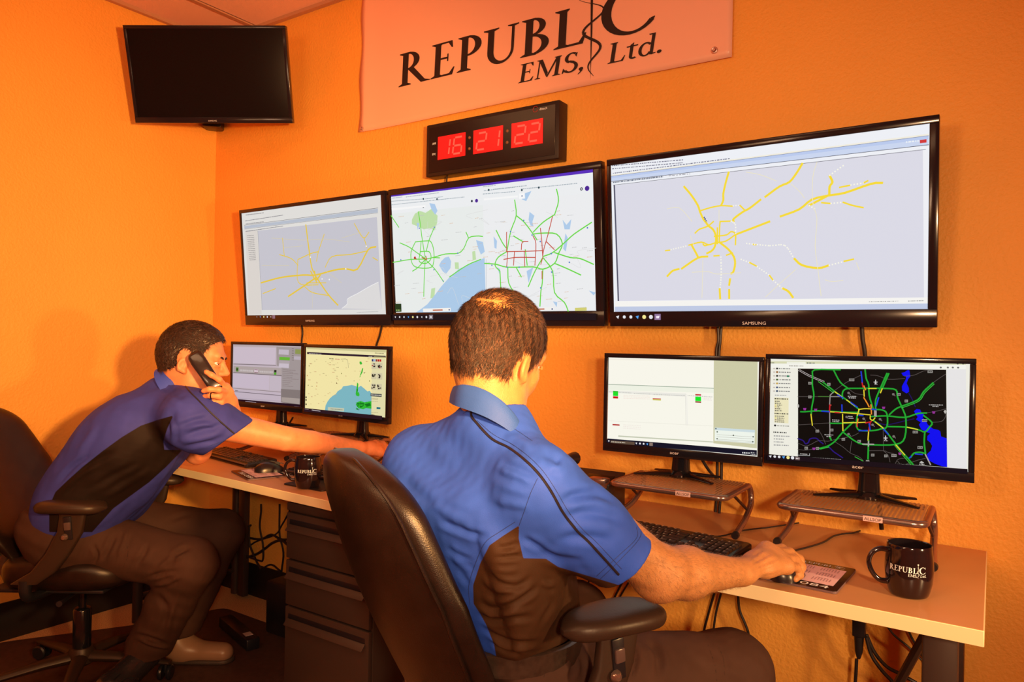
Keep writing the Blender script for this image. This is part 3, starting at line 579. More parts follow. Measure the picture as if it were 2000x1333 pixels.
# ================================================================== MONITORS
def monitor(label, pL, pR, zb, zt, draw, name_x, feetc, rz):
    """pL, pR: (x,y) of the lower left/right front corners"""
    A = np.array((pL[0], pL[1], zb)); B = np.array((pR[0], pR[1], zb)); W = np.linalg.norm(B-A); H = zt-zb
    root = thing('monitor', (feetc[0], feetc[1], feetc[2]), 0, label, 'monitor')
    o0 = np.array(root.location); ex = (B-A)/W
    pr = Plane(A-o0, ex, (0, 0, 1)); pw = Plane(A, ex, (0, 0, 1))
    b4 = (.0135, .0135, .0135, .026)
    panel(root, pr, W, H, *b4, .018, mat('monitor_bezel', (.010, .007, .008), .16, spec=.3, coat=.12), .022)
    draw(root, pw, W, H, b4)
    nx = feetc[0]-o0[0]; b = MB()
    top = .5*(A+B)-o0; nrm = pr.n
    # neck: glossy flattened column rising to the back shell
    rings = []
    for z, w_, d_ in ((.012, .056, .036), (.05, .050, .032), (.11, .046, .030), (.16, .046, .028)):
        rings.append([(w_/2*math.copysign(abs(math.cos(t))**.6, math.cos(t))*ex[0]-d_/2*math.copysign(abs(math.sin(t))**.6, math.sin(t))*ex[1],
                       w_/2*math.copysign(abs(math.cos(t))**.6, math.cos(t))*ex[1]+d_/2*math.copysign(abs(math.sin(t))**.6, math.sin(t))*ex[0], z) for t in np.linspace(0, 2*PI, 25)[:-1]])
    b.loft(rings, GLOSSBLK); b.build('stand_neck', root)
    bk = .02*nrm
    b = MB(); M = Rz(math.atan2(ex[1], ex[0])+rz)
    for (dx, dy) in ((-.125, -.062), (.118, -.070), (.105, .050), (-.100, .052)):
        d = M @ Vector((dx, dy, 0)); L = d.length; t = d/L; n = Vector((-t.y, t.x, 0)); rr = []
        for k, (wd, hh) in enumerate(((.021, .016), (.017, .014), (.013, .010), (.008, .006))):
            c = t*(L*k/3); rr.append([c+n*wd*ca+Vector((0, 0, hh*.5+hh*.5*sa)) for ca, sa in [(math.cos(q), math.sin(q)) for q in np.linspace(0, 2*PI, 13)[:-1]]])
        b.loft(rr, GLOSSBLK)
    b.lathe([(0, .02), (.028, .018), (.036, .008), (.036, .001), (0, .001)], GLOSSBLK, n=24); b.build('stand_base', root)
    b = MB(); put_sans(b, 'acer', .009, lambda x, y: pw.P(W/2-.01+x, b4[3]*.38+y, .0045), mat('logo_silver', (.75, .55, .45), .3), sx=1.25); o = b.build('logo', root, autos='keep'); shift_to(root, o)
    return root
def draw_R1(root, pw, W, H, b4):
    S = Scr(pw, (1160, 660, 4.9925), .98); scr_base(S, W, H, b4, (250, 248, 236)); g = lambda *p: list(p)
    S.poly(g((1170, 216), (1597, 222), (1590, 1080), (1165, 1030)), (206, 204, 168)); S.poly(g((143, 205), (1168, 218), (1168, 232), (143, 218)), (243, 240, 226))
    S.line(g((143, 455), (1168, 494)), (140, 160, 140), .0018); S.poly(g((143, 460), (1168, 498), (1168, 540), (143, 510)), (240, 243, 228)); S.poly(g((143, 515), (890, 545), (890, 575), (143, 535)), (236, 234, 226))
    for (a, c) in (((150, 528), (370, 540)), ((390, 544), (560, 550)), ((575, 553), (890, 566)), ((915, 565), (1160, 578))): S.fuzz(a, c, (196, 196, 190), .002, w=.004)
    for k in range(3):
        S.fuzz((290, 562+k*14), (550, 570+k*14), (244, 226, 216), .0018, w=.004); S.fuzz((1070, 578+k*14), (1150, 582+k*14), (236, 226, 220), .0018, w=.004)
    S.poly(g((188, 518), (238, 521), (238, 570), (188, 568)), (30, 225, 40)); S.poly(g((188, 522), (238, 524), (238, 530), (188, 528)), (70, 150, 60)); S.poly(g((188, 571), (238, 573), (237, 594), (188, 592)), (205, 25, 30))
    S.poly(g((575, 590), (655, 593), (655, 602), (575, 599)), (205, 70, 60)); S.poly(g((575, 601), (655, 604), (655, 613), (575, 610)), (205, 205, 60))
    S.poly(g((990, 550), (1047, 552), (1047, 565), (990, 563)), (190, 25, 25)); S.poly(g((990, 574), (1047, 577), (1047, 620), (990, 617)), (20, 235, 40)); S.poly(g((990, 620), (1047, 623), (1047, 635), (990, 632)), (150, 60, 30))
    S.line(g((893, 545), (900, 855)), (228, 226, 218), .0015); S.line(g((908, 550), (912, 855)), (236, 234, 228), .0015); S.line(g((143, 810), (1168, 862)), (238, 236, 224), .0015)
    S.poly(g((184, 842), (253, 846), (253, 858), (184, 854)), (178, 25, 25))
    for k in range(3): S.fuzz((290, 850+k*16), (460, 860+k*16), (240, 230, 222), .0018, w=.004)
    S.poly(g((240, 953), (1165, 1012), (1165, 1022), (240, 966)), (200, 204, 182)); S.poly(g((1180, 876), (1572, 900), (1568, 1035), (1178, 1005)), (240, 246, 236)); S.poly(g((1180, 876), (1572, 900), (1572, 925), (1180, 900)), (206, 222, 226))
    for (a, c) in (((1200, 945), (1560, 968)), ((1200, 965), (1560, 988)), ((1200, 990), (1555, 1012)), ((1200, 1003), (1555, 1026))): S.line(g(a, c), (190, 190, 180), .001)
    for p in ((1192, 887), (1362, 952), (1555, 966), (1552, 1014), (1205, 918), (1204, 985)): S.dot(p, .0022, (80, 90, 80), 6)
    S.poly(g((130, 982), (1592, 1098), (1590, 1150), (130, 1028)), (22, 20, 38)); S.poly(g((165, 1000), (400, 1016), (400, 1046), (165, 1028)), (96, 76, 62)); S.fuzz((175, 1014), (310, 1024), (220, 210, 190), .0025, w=.004)
    taskicons(S, (418, 1029), (524, 1037), 4, .005); S.poly(g((545, 1022), (578, 1025), (578, 1056), (545, 1053)), (140, 120, 110)); S.dot((150, 1006), .003, (240, 240, 240), 4)
    S.fuzz((1450, 1121), (1520, 1126), (230, 230, 230), .004, w=.004); S.fuzz((1532, 1118), (1575, 1122), (200, 200, 200), .0025, w=.004); S.fuzz((1532, 1134), (1578, 1139), (200, 200, 200), .0025, w=.004)
    S.line(g((137, 200), (133, 990)), (200, 120, 70), .0012)
    shift_to(root, S.build(root))
def draw_R2(root, pw, W, H, b4):
    S = Scr(pw, (1470, 680, 4.341), .98); scr_base(S, W, H, b4, (240, 238, 226)); BK = (16, 10, 8)
    S.poly([(142, 113), (1808, 118), (1808, 143), (142, 132)], (216, 216, 178)); S.poly([(290, 118), (450, 119), (450, 136), (290, 134)], (240, 240, 226)); S.poly([(142, 132), (1808, 143), (1808, 180), (142, 170)], (246, 245, 236))
    S.poly([(1645, 180), (1809, 182), (1816, 1024), (1650, 1012)], (232, 230, 230)); S.poly([(385, 175), (1641, 185), (1649, 1012), (385, 925)], BK)
    S.fuzz((150, 126), (190, 127), (90, 90, 80), .002, w=.004); S.fuzz((460, 128), (525, 129), (70, 80, 90), .0025, w=.004); S.fuzz((310, 152), (430, 154), (120, 110, 100), .0018, w=.004)
    for p in ((1595, 166), (1655, 166), (1697, 166), (1742, 167), (1738, 133), (1784, 133)): S.dot(p, .0025, (110, 110, 110), 6)
    # side list
    for k, (y, c) in enumerate(((175, (40, 40, 40)), (205, (150, 90, 30)), (237, (30, 30, 30)), (269, (60, 90, 40)), (301, (200, 160, 70)), (335, (60, 80, 120)), (366, (50, 70, 100)))):
        S.poly([(200, y-7), (216, y-7), (216, y+7), (200, y+7)], c); S.fuzz((222, y), (322, y+2), (110, 110, 110), .0025, w=.004); S.line([(178, y), (190, y)], (200, 190, 180), .003)
    S.dot((301, 240), .003, (20, 120, 80), 6); S.poly([(185, 418), (307, 424), (305, 640), (184, 632)], (238, 230, 190)); S.fuzz((188, 430), (300, 434), (50, 50, 50), .003, w=.004); S.fuzz((188, 555), (303, 560), (50, 50, 50), .003, w=.004); S.fuzz((190, 400), (288, 402), (140, 140, 140), .002, w=.004)
    for k in range(6): S.poly([(190, 448+k*16), (205, 448+k*16), (205, 456+k*16), (190, 456+k*16)], [(70, 60, 40), (40, 30, 20), (210, 190, 80), (190, 170, 60), (80, 30, 30), (60, 60, 60)][k]); S.fuzz((210, 452+k*16), (235+8*(k % 3), 453+k*16), (60, 60, 60), .0026, w=.003)
    for k in range(4): S.poly([(190, 574+k*16), (205, 574+k*16), (205, 581+k*16), (190, 581+k*16)], [(60, 60, 20), (200, 190, 60), (90, 30, 20), (60, 60, 60)][k]); S.fuzz((210, 578+k*16), (270, 580+k*16), (60, 60, 60), .0026, w=.003)
    S.dot((193, 657), .003, (40, 40, 40), 8); S.fuzz((210, 660), (315, 663), (130, 130, 120), .002, w=.004); S.fuzz((178, 713), (290, 719), (60, 60, 60), .0032, w=.004)
    for y, x1 in ((745, 320), (770, 270), (795, 270), (822, 310)): S.fuzz((182, y), (x1, y+4), (150, 150, 150), .0026, w=.004)
    BL = (10, 10, 240)
    for p in [[(1275, 235), (1262, 212), (1290, 205), (1310, 190), (1328, 188), (1338, 240), (1318, 265), (1306, 300), (1325, 340), (1326, 372), (1304, 385), (1268, 362), (1266, 325), (1285, 290), (1300, 265), (1300, 240)],
              [(1368, 535), (1390, 518), (1420, 522), (1432, 548), (1450, 562), (1442, 590), (1470, 620), (1485, 650), (1530, 685), (1575, 695), (1590, 705), (1598, 750), (1645, 766), (1649, 1008), (1600, 1000), (1540, 978), (1492, 950), (1478, 900), (1510, 870), (1522, 830), (1505, 800), (1480, 780), (1482, 745), (1505, 725), (1470, 710), (1430, 690), (1410, 650), (1425, 630), (1385, 605), (1400, 585), (1380, 560)]]: S.poly(p, BL)
    S.lines([[(385, 768), (430, 785), (450, 812), (475, 800), (490, 770), (540, 765), (570, 790), (600, 812)], [(640, 830), (660, 850), (690, 880), (720, 900), (765, 930)]], (42, 22, 120), .003)
    S.lines([[(1030, 620), (1120, 650), (1200, 640), (1280, 620), (1370, 600)], [(1325, 385), (1350, 430), (1380, 500)]], (30, 16, 90), .0022)
    GY = (84, 76, 74)
    S.lines([[(385, 412), (560, 412), (740, 412)], [(385, 652), (500, 645), (660, 635)], [(1640, 220), (1585, 255), (1530, 295)], [(1475, 550), (1560, 535), (1640, 515)], [(1520, 630), (1600, 622), (1630, 590), (1640, 560)], [(385, 805), (450, 830), (500, 815), (560, 785), (640, 790), (700, 775), (760, 765), (850, 745), (900, 720)],
     [(700, 795), (770, 840), (830, 890), (900, 920), (940, 955)], [(985, 870), (1110, 870), (1150, 885), (1200, 895)], [(1112, 870), (1110, 780), (1108, 690)], [(1210, 980), (1240, 940), (1340, 930)], [(1230, 960), (1275, 990), (1400, 950), (1465, 935)], [(820, 350), (870, 385), (940, 397)], [(1000, 230), (1060, 235), (1150, 265), (1290, 260)], [(1290, 240), (1370, 230), (1450, 195), (1500, 190)], [(690, 365), (800, 290), (920, 230)], [(560, 690), (600, 760), (620, 815)], [(840, 790), (828, 885)], [(1110, 870), (1150, 910), (1165, 965)], [(385, 860), (460, 865), (540, 850)], [(510, 655), (545, 695)]], GY, .0013)
    S.lines([[(388, 188), (480, 240), (600, 290)], [(400, 183), (490, 232), (610, 283)]], (190, 180, 178), .0013)
    S.lines([[(660, 400), (655, 480)], [(655, 545), (657, 700), (655, 745)], [(660, 400), (690, 370)]], (150, 140, 138), .0026); S.line([(560, 411), (660, 412)], (70, 120, 50), .002); S.line([(660, 412), (740, 412)], (140, 135, 130), .0024)
    G = (34, 165, 48)
    S.lines([[(745, 185), (530, 185), (512, 240), (510, 320), (522, 400), (505, 500), (500, 560)], [(690, 190), (745, 290), (815, 345)], [(1140, 215), (1085, 340), (1045, 440), (1045, 520)], [(1155, 217), (1100, 345)], [(955, 185), (965, 260), (985, 310), (990, 400), (1025, 520)],
     [(765, 430), (765, 375), (800, 345), (900, 342), (1110, 342), (1215, 355), (1230, 420), (1270, 510), (1300, 600), (1290, 760), (1220, 815), (1030, 820), (900, 805), (765, 710)], [(1530, 295), (1450, 370), (1400, 440), (1260, 495), (1210, 520), (1160, 565)], [(600, 290), (700, 370), (800, 440), (905, 520)],
     [(410, 540), (450, 540), (560, 532), (760, 543), (900, 548)], [(660, 638), (760, 638), (860, 628)], [(570, 850), (640, 830), (700, 790), (760, 720), (850, 632)], [(905, 520), (885, 600), (895, 690), (1010, 700), (1090, 685), (1140, 665), (1140, 560), (1100, 525), (1010, 520)],
     [(1010, 580), (1140, 575), (1290, 588), (1400, 555), (1475, 550)], [(1140, 665), (1300, 670), (1400, 690), (1460, 710), (1500, 670), (1520, 630), (1450, 572)], [(1460, 710), (1455, 800), (1465, 890)], [(1020, 610), (1110, 680), (1220, 820), (1360, 985)], [(985, 780), (980, 940)], [(655, 750), (670, 780)], [(1340, 925), (1370, 890), (1420, 882), (1465, 895)], [(820, 545), (905, 545)]], G, .0036)
    S.lines([[(1345, 990), (1205, 825)], [(1540, 305), (1460, 380), (1410, 450), (1265, 508)], [(690, 380), (560, 285)], [(578, 856), (650, 838)], [(870, 920), (940, 958)]], (60, 190, 60), .0016)
    Y = (232, 214, 50)
    S.lines([[(498, 560), (510, 655)], [(765, 560), (768, 700)], [(900, 520), (950, 514), (1000, 515)], [(945, 355), (948, 410)], [(700, 370), (760, 415)], [(620, 538), (740, 545), (880, 555), (1000, 566)], [(1215, 820), (1290, 905)], [(1310, 670), (1400, 690)], [(775, 632), (860, 632), (960, 628)], [(985, 710), (980, 780)], [(890, 570), (905, 520)], [(1040, 625), (1110, 680)], [(1000, 575), (1000, 600), (1020, 612), (1040, 590)], [(800, 440), (870, 490)], [(985, 343), (1050, 343)], [(1085, 380), (1100, 345)]], Y, .0026)
    S.lines([[(945, 420), (975, 470), (990, 500)], [(895, 600), (890, 640)], [(1005, 480), (1010, 560)], [(945, 320), (960, 355)]], (235, 140, 40), .003)
    S.lines([[(930, 290), (938, 330)], [(658, 480), (655, 545)], [(1000, 625), (985, 705)], [(888, 640), (890, 665)], [(700, 545), (740, 548)], [(960, 634), (1010, 622)]], (205, 30, 40), .003)
    S.lines([[(922, 200), (932, 290)], [(725, 395), (770, 425)], [(835, 460), (890, 500)], [(590, 534), (655, 540)], [(760, 480), (762, 540)], [(1070, 420), (1050, 490)], [(905, 700), (975, 698)], [(990, 640), (998, 690)], [(1110, 684), (1150, 730)], [(905, 568), (940, 572)], [(1010, 518), (1050, 520)], [(1380, 895), (1440, 900)], [(1330, 930), (1345, 915)]], (30, 60, 210), .0032)
    S.lines([[(1037, 530), (1037, 575)], [(1048, 532), (1048, 578)], [(935, 812), (1030, 814)], [(985, 790), (984, 830)], [(1465, 900), (1508, 985)]], (170, 160, 158), .003)
    for p in ((490, 298), (650, 307), (490, 414), (843, 270), (1505, 200), (1242, 392), (1304, 448), (1458, 613), (1380, 710), (1420, 840), (675, 693), (553, 702), (773, 771), (907, 788), (460, 846), (555, 848), (1021, 904), (1132, 911), (1200, 908), (978, 957)):
        w2 = 22 if p[0] in (843, 1505, 1458, 1380, 1420, 1200) else 14
        S.poly([(p[0]-w2, p[1]-11), (p[0]+w2, p[1]-11), (p[0]+w2, p[1]+11), (p[0]-w2, p[1]+11)], (150, 146, 140)); S.fuzz((p[0]-w2+4, p[1]), (p[0]+w2-4, p[1]), (40, 36, 34), .0026, w=.002)
    for p in ((448, 517), (540, 523), (1113, 506), (1535, 545), (525, 851), (1250, 893)): S.poly([(p[0]-14, p[1]-10), (p[0]+14, p[1]-10), (p[0]+9, p[1]+9), (p[0]-9, p[1]+9)], (150, 50, 150))
    for (a, c) in (((812, 408), (886, 410)), ((820, 421), (880, 423)), ((1495, 480), (1612, 482)), ((1525, 493), (1575, 495)), ((680, 607), (740, 610)), ((682, 620), (738, 623)), ((815, 577), (855, 579)), ((812, 592), (858, 594)), ((615, 732), (688, 735)), ((632, 746), (672, 748)), ((1118, 781), (1148, 783)), ((1037, 305), (1060, 306)), ((1413, 980), (1456, 982)), ((1400, 992), (1472, 995)), ((410, 893), (470, 897)), ((400, 920), (755, 942))): S.fuzz(a, c, (190, 186, 182), .0024, w=.003)
    for p in ((818, 380), (945, 597), (1083, 601), (1020, 648), (1195, 391), (1198, 746), (818, 726), (802, 582)): S.dot(p, .0032, (120, 112, 108), 8); S.line([p, (p[0]+16, p[1]+14)], (120, 112, 108), .0016)
    for p in ((1046, 286), (1130, 757)): S.line([(p[0], p[1]-16), (p[0], p[1]+16)], (210, 208, 205), .002); S.line([(p[0]-14, p[1]+2), (p[0]+14, p[1]+2)], (210, 208, 205), .002); S.line([(p[0]-6, p[1]+13), (p[0]+6, p[1]+13)], (210, 208, 205), .0014)
    S.line([(388, 903), (490, 908)], (200, 200, 200), .0012); S.line([(388, 885), (388, 905)], (200, 200, 200), .0012); S.line([(490, 890), (490, 908)], (200, 200, 200), .0012)
    S.poly([(1415, 965), (1432, 952), (1455, 966), (1435, 974)], (190, 188, 184)); S.dot((668, 482), .0022, (190, 60, 50), 6)
    S.poly([(1618, 535), (1632, 520), (1643, 537), (1632, 556)], (190, 186, 180)); S.poly([(388, 470), (402, 480), (402, 500), (388, 505)], (190, 186, 180))
    S.poly([(132, 900), (410, 915), (1820, 1020), (1822, 1062), (410, 955), (132, 943)], (26, 14, 22)); taskicons(S, (160, 913), (347, 926), 6, .006); S.poly([(370, 916), (408, 918), (408, 946), (370, 944)], (110, 90, 90)); S.fuzz((374, 930), (404, 932), (230, 220, 220), .003, w=.003)
    shift_to(root, S.build(root))
def draw_L1(root, pw, W, H, b4):
    S = Scr(pw, (300, 640, 4.), .85); scr_base(S, W, H, b4, (206, 190, 200)); g = lambda *p: list(p)
    S.poly(g((628, 125), (1163, 140), (1163, 160), (628, 148)), (196, 180, 184)); S.poly(g((960, 150), (1163, 158), (1150, 600), (998, 580), (1000, 310), (962, 300)), (172, 160, 160))
    S.poly(g((628, 152), (956, 160), (950, 290), (626, 278)), (216, 200, 214)); S.poly(g((626, 300), (1000, 318), (998, 376), (624, 350)), (186, 172, 170)); S.line(g((625, 286), (958, 296)), (130, 118, 124), .003); S.line(g((624, 352), (1000, 377)), (110, 100, 104), .003)
    S.poly(g((645, 312), (665, 313), (664, 346), (644, 344)), (90, 140, 50)); S.poly(g((648, 320), (660, 320), (660, 335), (648, 334)), (50, 60, 40)); S.poly(g((788, 325), (818, 327), (817, 352), (787, 350)), (225, 205, 215)); S.line(g((790, 330), (816, 332)), (130, 60, 90), .002); S.line(g((790, 350), (816, 352)), (130, 60, 90), .002)
    S.poly(g((944, 332), (962, 333), (961, 352), (943, 351)), (40, 50, 30)); S.poly(g((943, 352), (961, 353), (960, 370), (942, 369)), (80, 180, 40)); S.fuzz((680, 335), (780, 341), (215, 205, 205), .008, w=.006); S.fuzz((830, 345), (935, 350), (215, 205, 205), .007, w=.006)
    S.poly(g((622, 360), (905, 378), (903, 488), (620, 464)), (212, 196, 212)); S.poly(g((912, 379), (998, 384), (996, 494), (910, 488)), (208, 194, 206)); S.line(g((620, 474), (996, 505)), (150, 136, 140), .0025)
    S.poly(g((620, 482), (996, 512), (995, 570), (619, 545)), (206, 190, 204)); S.line(g((620, 500), (996, 532)), (110, 100, 108), .0025); S.fuzz((640, 493), (662, 495), (50, 40, 50), .0035, w=.004); S.poly(g((619, 545), (995, 572), (995, 582), (619, 556)), (196, 180, 196))
    S.poly(g((998, 480), (1150, 490), (1148, 610), (998, 585)), (140, 128, 126)); S.poly(g((1004, 545), (1145, 556), (1142, 600), (1002, 580)), (178, 164, 158))
    S.poly(g((982, 172), (1060, 175), (1058, 215), (980, 210)), (208, 196, 210)); S.poly(g((986, 230), (1068, 234), (1066, 258), (985, 254)), (110, 190, 60)); S.poly(g((984, 258), (1066, 262), (1062, 320), (980, 312)), (186, 174, 178)); S.poly(g((984, 280), (1060, 284), (1058, 318), (980, 312)), (214, 202, 214)); S.poly(g((1110, 170), (1160, 172), (1158, 210), (1108, 206)), (150, 160, 90)); S.poly(g((1100, 225), (1158, 228), (1156, 255), (1100, 250)), (196, 184, 196))
    for k in range(10): S.fuzz((1012, 330+k*14), (random.uniform(1060, 1140), 336+k*14), (142, 126, 126), .0022, w=.004)
    for k in range(6): S.fuzz((1085, 165+k*18), (1100, 166+k*18), (120, 106, 108), .003, w=.004)
    S.poly(g((615, 556), (1150, 602), (1146, 640), (615, 582)), (36, 14, 30)); S.fuzz((722, 578), (806, 588), (215, 200, 215), .0032, w=.004); S.fuzz((620, 567), (640, 569), (160, 150, 160), .003, w=.004); S.fuzz((1105, 617), (1140, 621), (140, 120, 130), .003, w=.004)
    shift_to(root, S.build(root))
def draw_L2(root, pw, W, H, b4):
    S = Scr(pw, (300, 640, 4.), .92); scr_base(S, W, H, b4, (250, 236, 172)); g = lambda *p: list(p)
    S.poly(g((1200, 152), (1816, 178), (1816, 196), (1200, 168)), (212, 204, 150)); S.poly(g((1200, 168), (1816, 196), (1815, 222), (1200, 192)), (244, 234, 180)); S.poly(g((1200, 192), (1815, 222), (1815, 238), (1200, 208)), (44, 28, 46)); S.fuzz((1215, 204), (1312, 209), (190, 180, 180), .003, w=.005); S.fuzz((1680, 226), (1712, 228), (220, 210, 200), .003, w=.004); S.poly(g((1720, 226), (1812, 230), (1812, 238), (1720, 235)), (176, 168, 120)); S.fuzz((1730, 200), (1800, 204), (120, 110, 80), .0025, w=.003)
    S.poly(g((1338, 660), (1345, 610), (1360, 580), (1378, 555), (1400, 535), (1425, 520), (1440, 498), (1470, 480), (1482, 460), (1520, 455), (1550, 449), (1580, 458), (1600, 470), (1620, 455), (1650, 480), (1672, 500), (1690, 495), (1706, 520), (1704, 690), (1600, 682)), (128, 188, 200))
    S.poly(g((1708, 240), (1814, 244), (1806, 705), (1702, 690)), (234, 226, 176))
    G1 = (50, 190, 50); G2 = (14, 120, 30)
    for p in (g((1612, 265), (1625, 268), (1632, 285), (1620, 292), (1610, 280)), g((1632, 318), (1640, 320), (1634, 350), (1620, 375), (1612, 380), (1622, 350)), g((1612, 378), (1620, 382), (1612, 392)), g((1592, 430), (1602, 440), (1598, 500), (1588, 530), (1580, 520), (1588, 470)), g((1585, 510), (1605, 505), (1612, 530), (1600, 540), (1582, 530)), g((1590, 585), (1620, 575), (1650, 585), (1704, 575), (1704, 636), (1660, 630), (1640, 640), (1600, 630), (1582, 605))): S.poly(p, G1)
    for p in (g((1600, 590), (1640, 588), (1650, 600), (1600, 604)), g((1650, 600), (1690, 590), (1700, 610), (1670, 620)), g((1610, 610), (1640, 615), (1620, 630)), g((1590, 480), (1598, 485), (1594, 510))): S.poly(p, G2)
    random.seed(5)
    for k in range(40):
        x_, y_ = random.uniform(1585, 1692), random.uniform(575, 640)
        S.poly([(a+random.uniform(-6, 6), c+random.uniform(-5, 5)) for a, c in ((x_, y_), (x_+8, y_), (x_+4, y_+7))], random.choice([G1, G2]))
    for k in range(70):
        x, y = random.uniform(1215, 1695), random.uniform(240, 600)
        if x > 1430 and y > 470-.1*(x-1430): continue
        if x > 1350 and y > 540: continue
        S.fuzz((x, y), (x+random.uniform(6, 20), y+1), random.choice([(200, 170, 120), (150, 130, 90), (190, 120, 90)]), .0022, w=.003)
    S.fuzz((1385, 243), (1420, 246), (70, 60, 50), .003, w=.005); S.fuzz((1430, 247), (1468, 250), (200, 110, 110), .003, w=.005); S.line(g((1475, 248), (1524, 252), (1534, 315)), (100, 100, 90), .0012)
    for p in ((1442, 435), (1286, 458), (1220, 452), (1213, 376), (1480, 360), (1228, 300), (1658, 355), (1700, 418)): S.dot(p, .0028, random.choice([(110, 80, 50), (130, 130, 60), (200, 130, 70)]), 6)
    for y in (545, 566, 600): S.dot((1204, y), .0045, (50, 40, 40), 8)
    S.poly(g((1375, 622), (1502, 630), (1500, 656), (1374, 648)), (200, 206, 180)); S.fuzz((1395, 636), (1490, 643), (120, 120, 100), .0025, w=.005)
    for k, c in enumerate(((50, 60, 120), (160, 190, 220), (150, 60, 60), (200, 30, 30), (200, 30, 30))): S.poly(g((1717+k*15.5, 247+k*.5), (1730+k*15.5, 247.5+k*.5), (1730+k*15.5, 266+k*.5), (1717+k*15.5, 265+k*.5)), c)
    for (x, y) in ((1716, 275), (1762, 277), (1716, 355), (1762, 357), (1714, 438), (1760, 440)):
        S.poly(g((x, y), (x+40, y+1), (x+40, y+50), (x, y+49)), (216, 206, 170))
        for q in range(6): a_, c_ = random.uniform(2, 26), random.uniform(4, 34); S.poly(g((x+a_, y+c_), (x+a_+12, y+c_+3), (x+a_+8, y+c_+12), (x+a_-1, y+c_+8)), random.choice([(40, 34, 30), (90, 70, 50), (20, 18, 16), (170, 60, 60) if y < 300 else (60, 60, 40)]))
    S.poly(g((1712, 515), (1800, 520), (1799, 542), (1712, 536)), (40, 50, 60)); S.fuzz((1716, 526), (1796, 531), (220, 215, 200), .004, w=.005); S.poly(g((1760, 622), (1790, 624), (1789, 638), (1759, 636)), (20, 110, 130)); S.fuzz((1714, 680), (1742, 683), (50, 40, 40), .003, w=.004)
    for y in (552, 560, 575, 662): S.fuzz((1716, y), (1770, y+3), (180, 170, 130), .0022, w=.004)
    S.poly(g((1193, 628), (1804, 690), (1803, 720), (1193, 655)), (44, 24, 34)); S.fuzz((1255, 644), (1320, 653), (225, 215, 220), .0032, w=.004); S.fuzz((1200, 637), (1230, 640), (150, 130, 140), .002, w=.004)
    shift_to(root, S.build(root))
def gy(u, v, y): q = on(u, v, y=y); return (q[0], y)
ZT_ = 1.240
m1 = monitor('desk monitor right of the seated man, with a white dispatch list and an olive strip', gy(1178, 878, -.215), gy(1489, 907, -.195), .927, 1.230, draw_R1, 0, (-.775, -.162, .866), -.05)
m2 = monitor('rightmost desk monitor, showing a black traffic map with green roads and blue water', gy(1492, 908, -.195), gy(1903, 943, -.165), .937, 1.239, draw_R2, 0, (-.268, -.142, .866), -.05)
m3 = monitor('leftmost desk monitor, by the man on the phone, with a grey mauve form', gy(450, 793, -.20), gy(591, 808, -.20), .943, 1.238, draw_L1, 0, (-2.64, -.130, .866), .05)
m4 = monitor('desk monitor showing a cream weather map with blue gulf and green radar blobs', gy(592, 808, -.20), gy(758, 831, -.245), .940, 1.234, draw_L2, 0, (-2.115, -.150, .866), -.05)
# ================================================================== MONITOR RISERS
def perf_mat():
    m = bpy.data.materials.new('perforated_steel'); m.use_nodes = True; nt = m.node_tree; L = nt.links.new; b = nt.nodes['Principled BSDF']
    b.inputs['Base Color'].default_value = (.62, .27, .10, 1); b.inputs['Roughness'].default_value = .38; b.inputs['Metallic'].default_value = .35
    tc = nt.nodes.new('ShaderNodeTexCoord'); sp = nt.nodes.new('ShaderNodeSeparateXYZ'); L(tc.outputs['Object'], sp.inputs[0])
    def mth(op, a, c=None, v=None):
        n = nt.nodes.new('ShaderNodeMath'); n.operation = op
        L(a, n.inputs[0]) if not isinstance(a, float) else None
        if c is not None: L(c, n.inputs[1])
        if v is not None: n.inputs[1].default_value = v
        return n.outputs[0]
    p = .0095
    def cell(o, off=0.): a = mth('MULTIPLY', o, v=1/p); a = mth('ADD', a, v=off+100.); a = mth('FRACT', a); a = mth('SUBTRACT', a, v=.5); return mth('MULTIPLY', a, a)
    r1 = mth('ADD', cell(sp.outputs[0]), cell(sp.outputs[1])); hole = mth('LESS_THAN', r1, v=.075)
    tr = nt.nodes.new('ShaderNodeBsdfTransparent'); mx = nt.nodes.new('ShaderNodeMixShader'); L(hole, mx.inputs[0]); L(b.outputs[0], mx.inputs[1]); L(tr.outputs[0], mx.inputs[2]); L(mx.outputs[0], nt.nodes['Material Output'].inputs[0])
    return m
PERF = perf_mat()
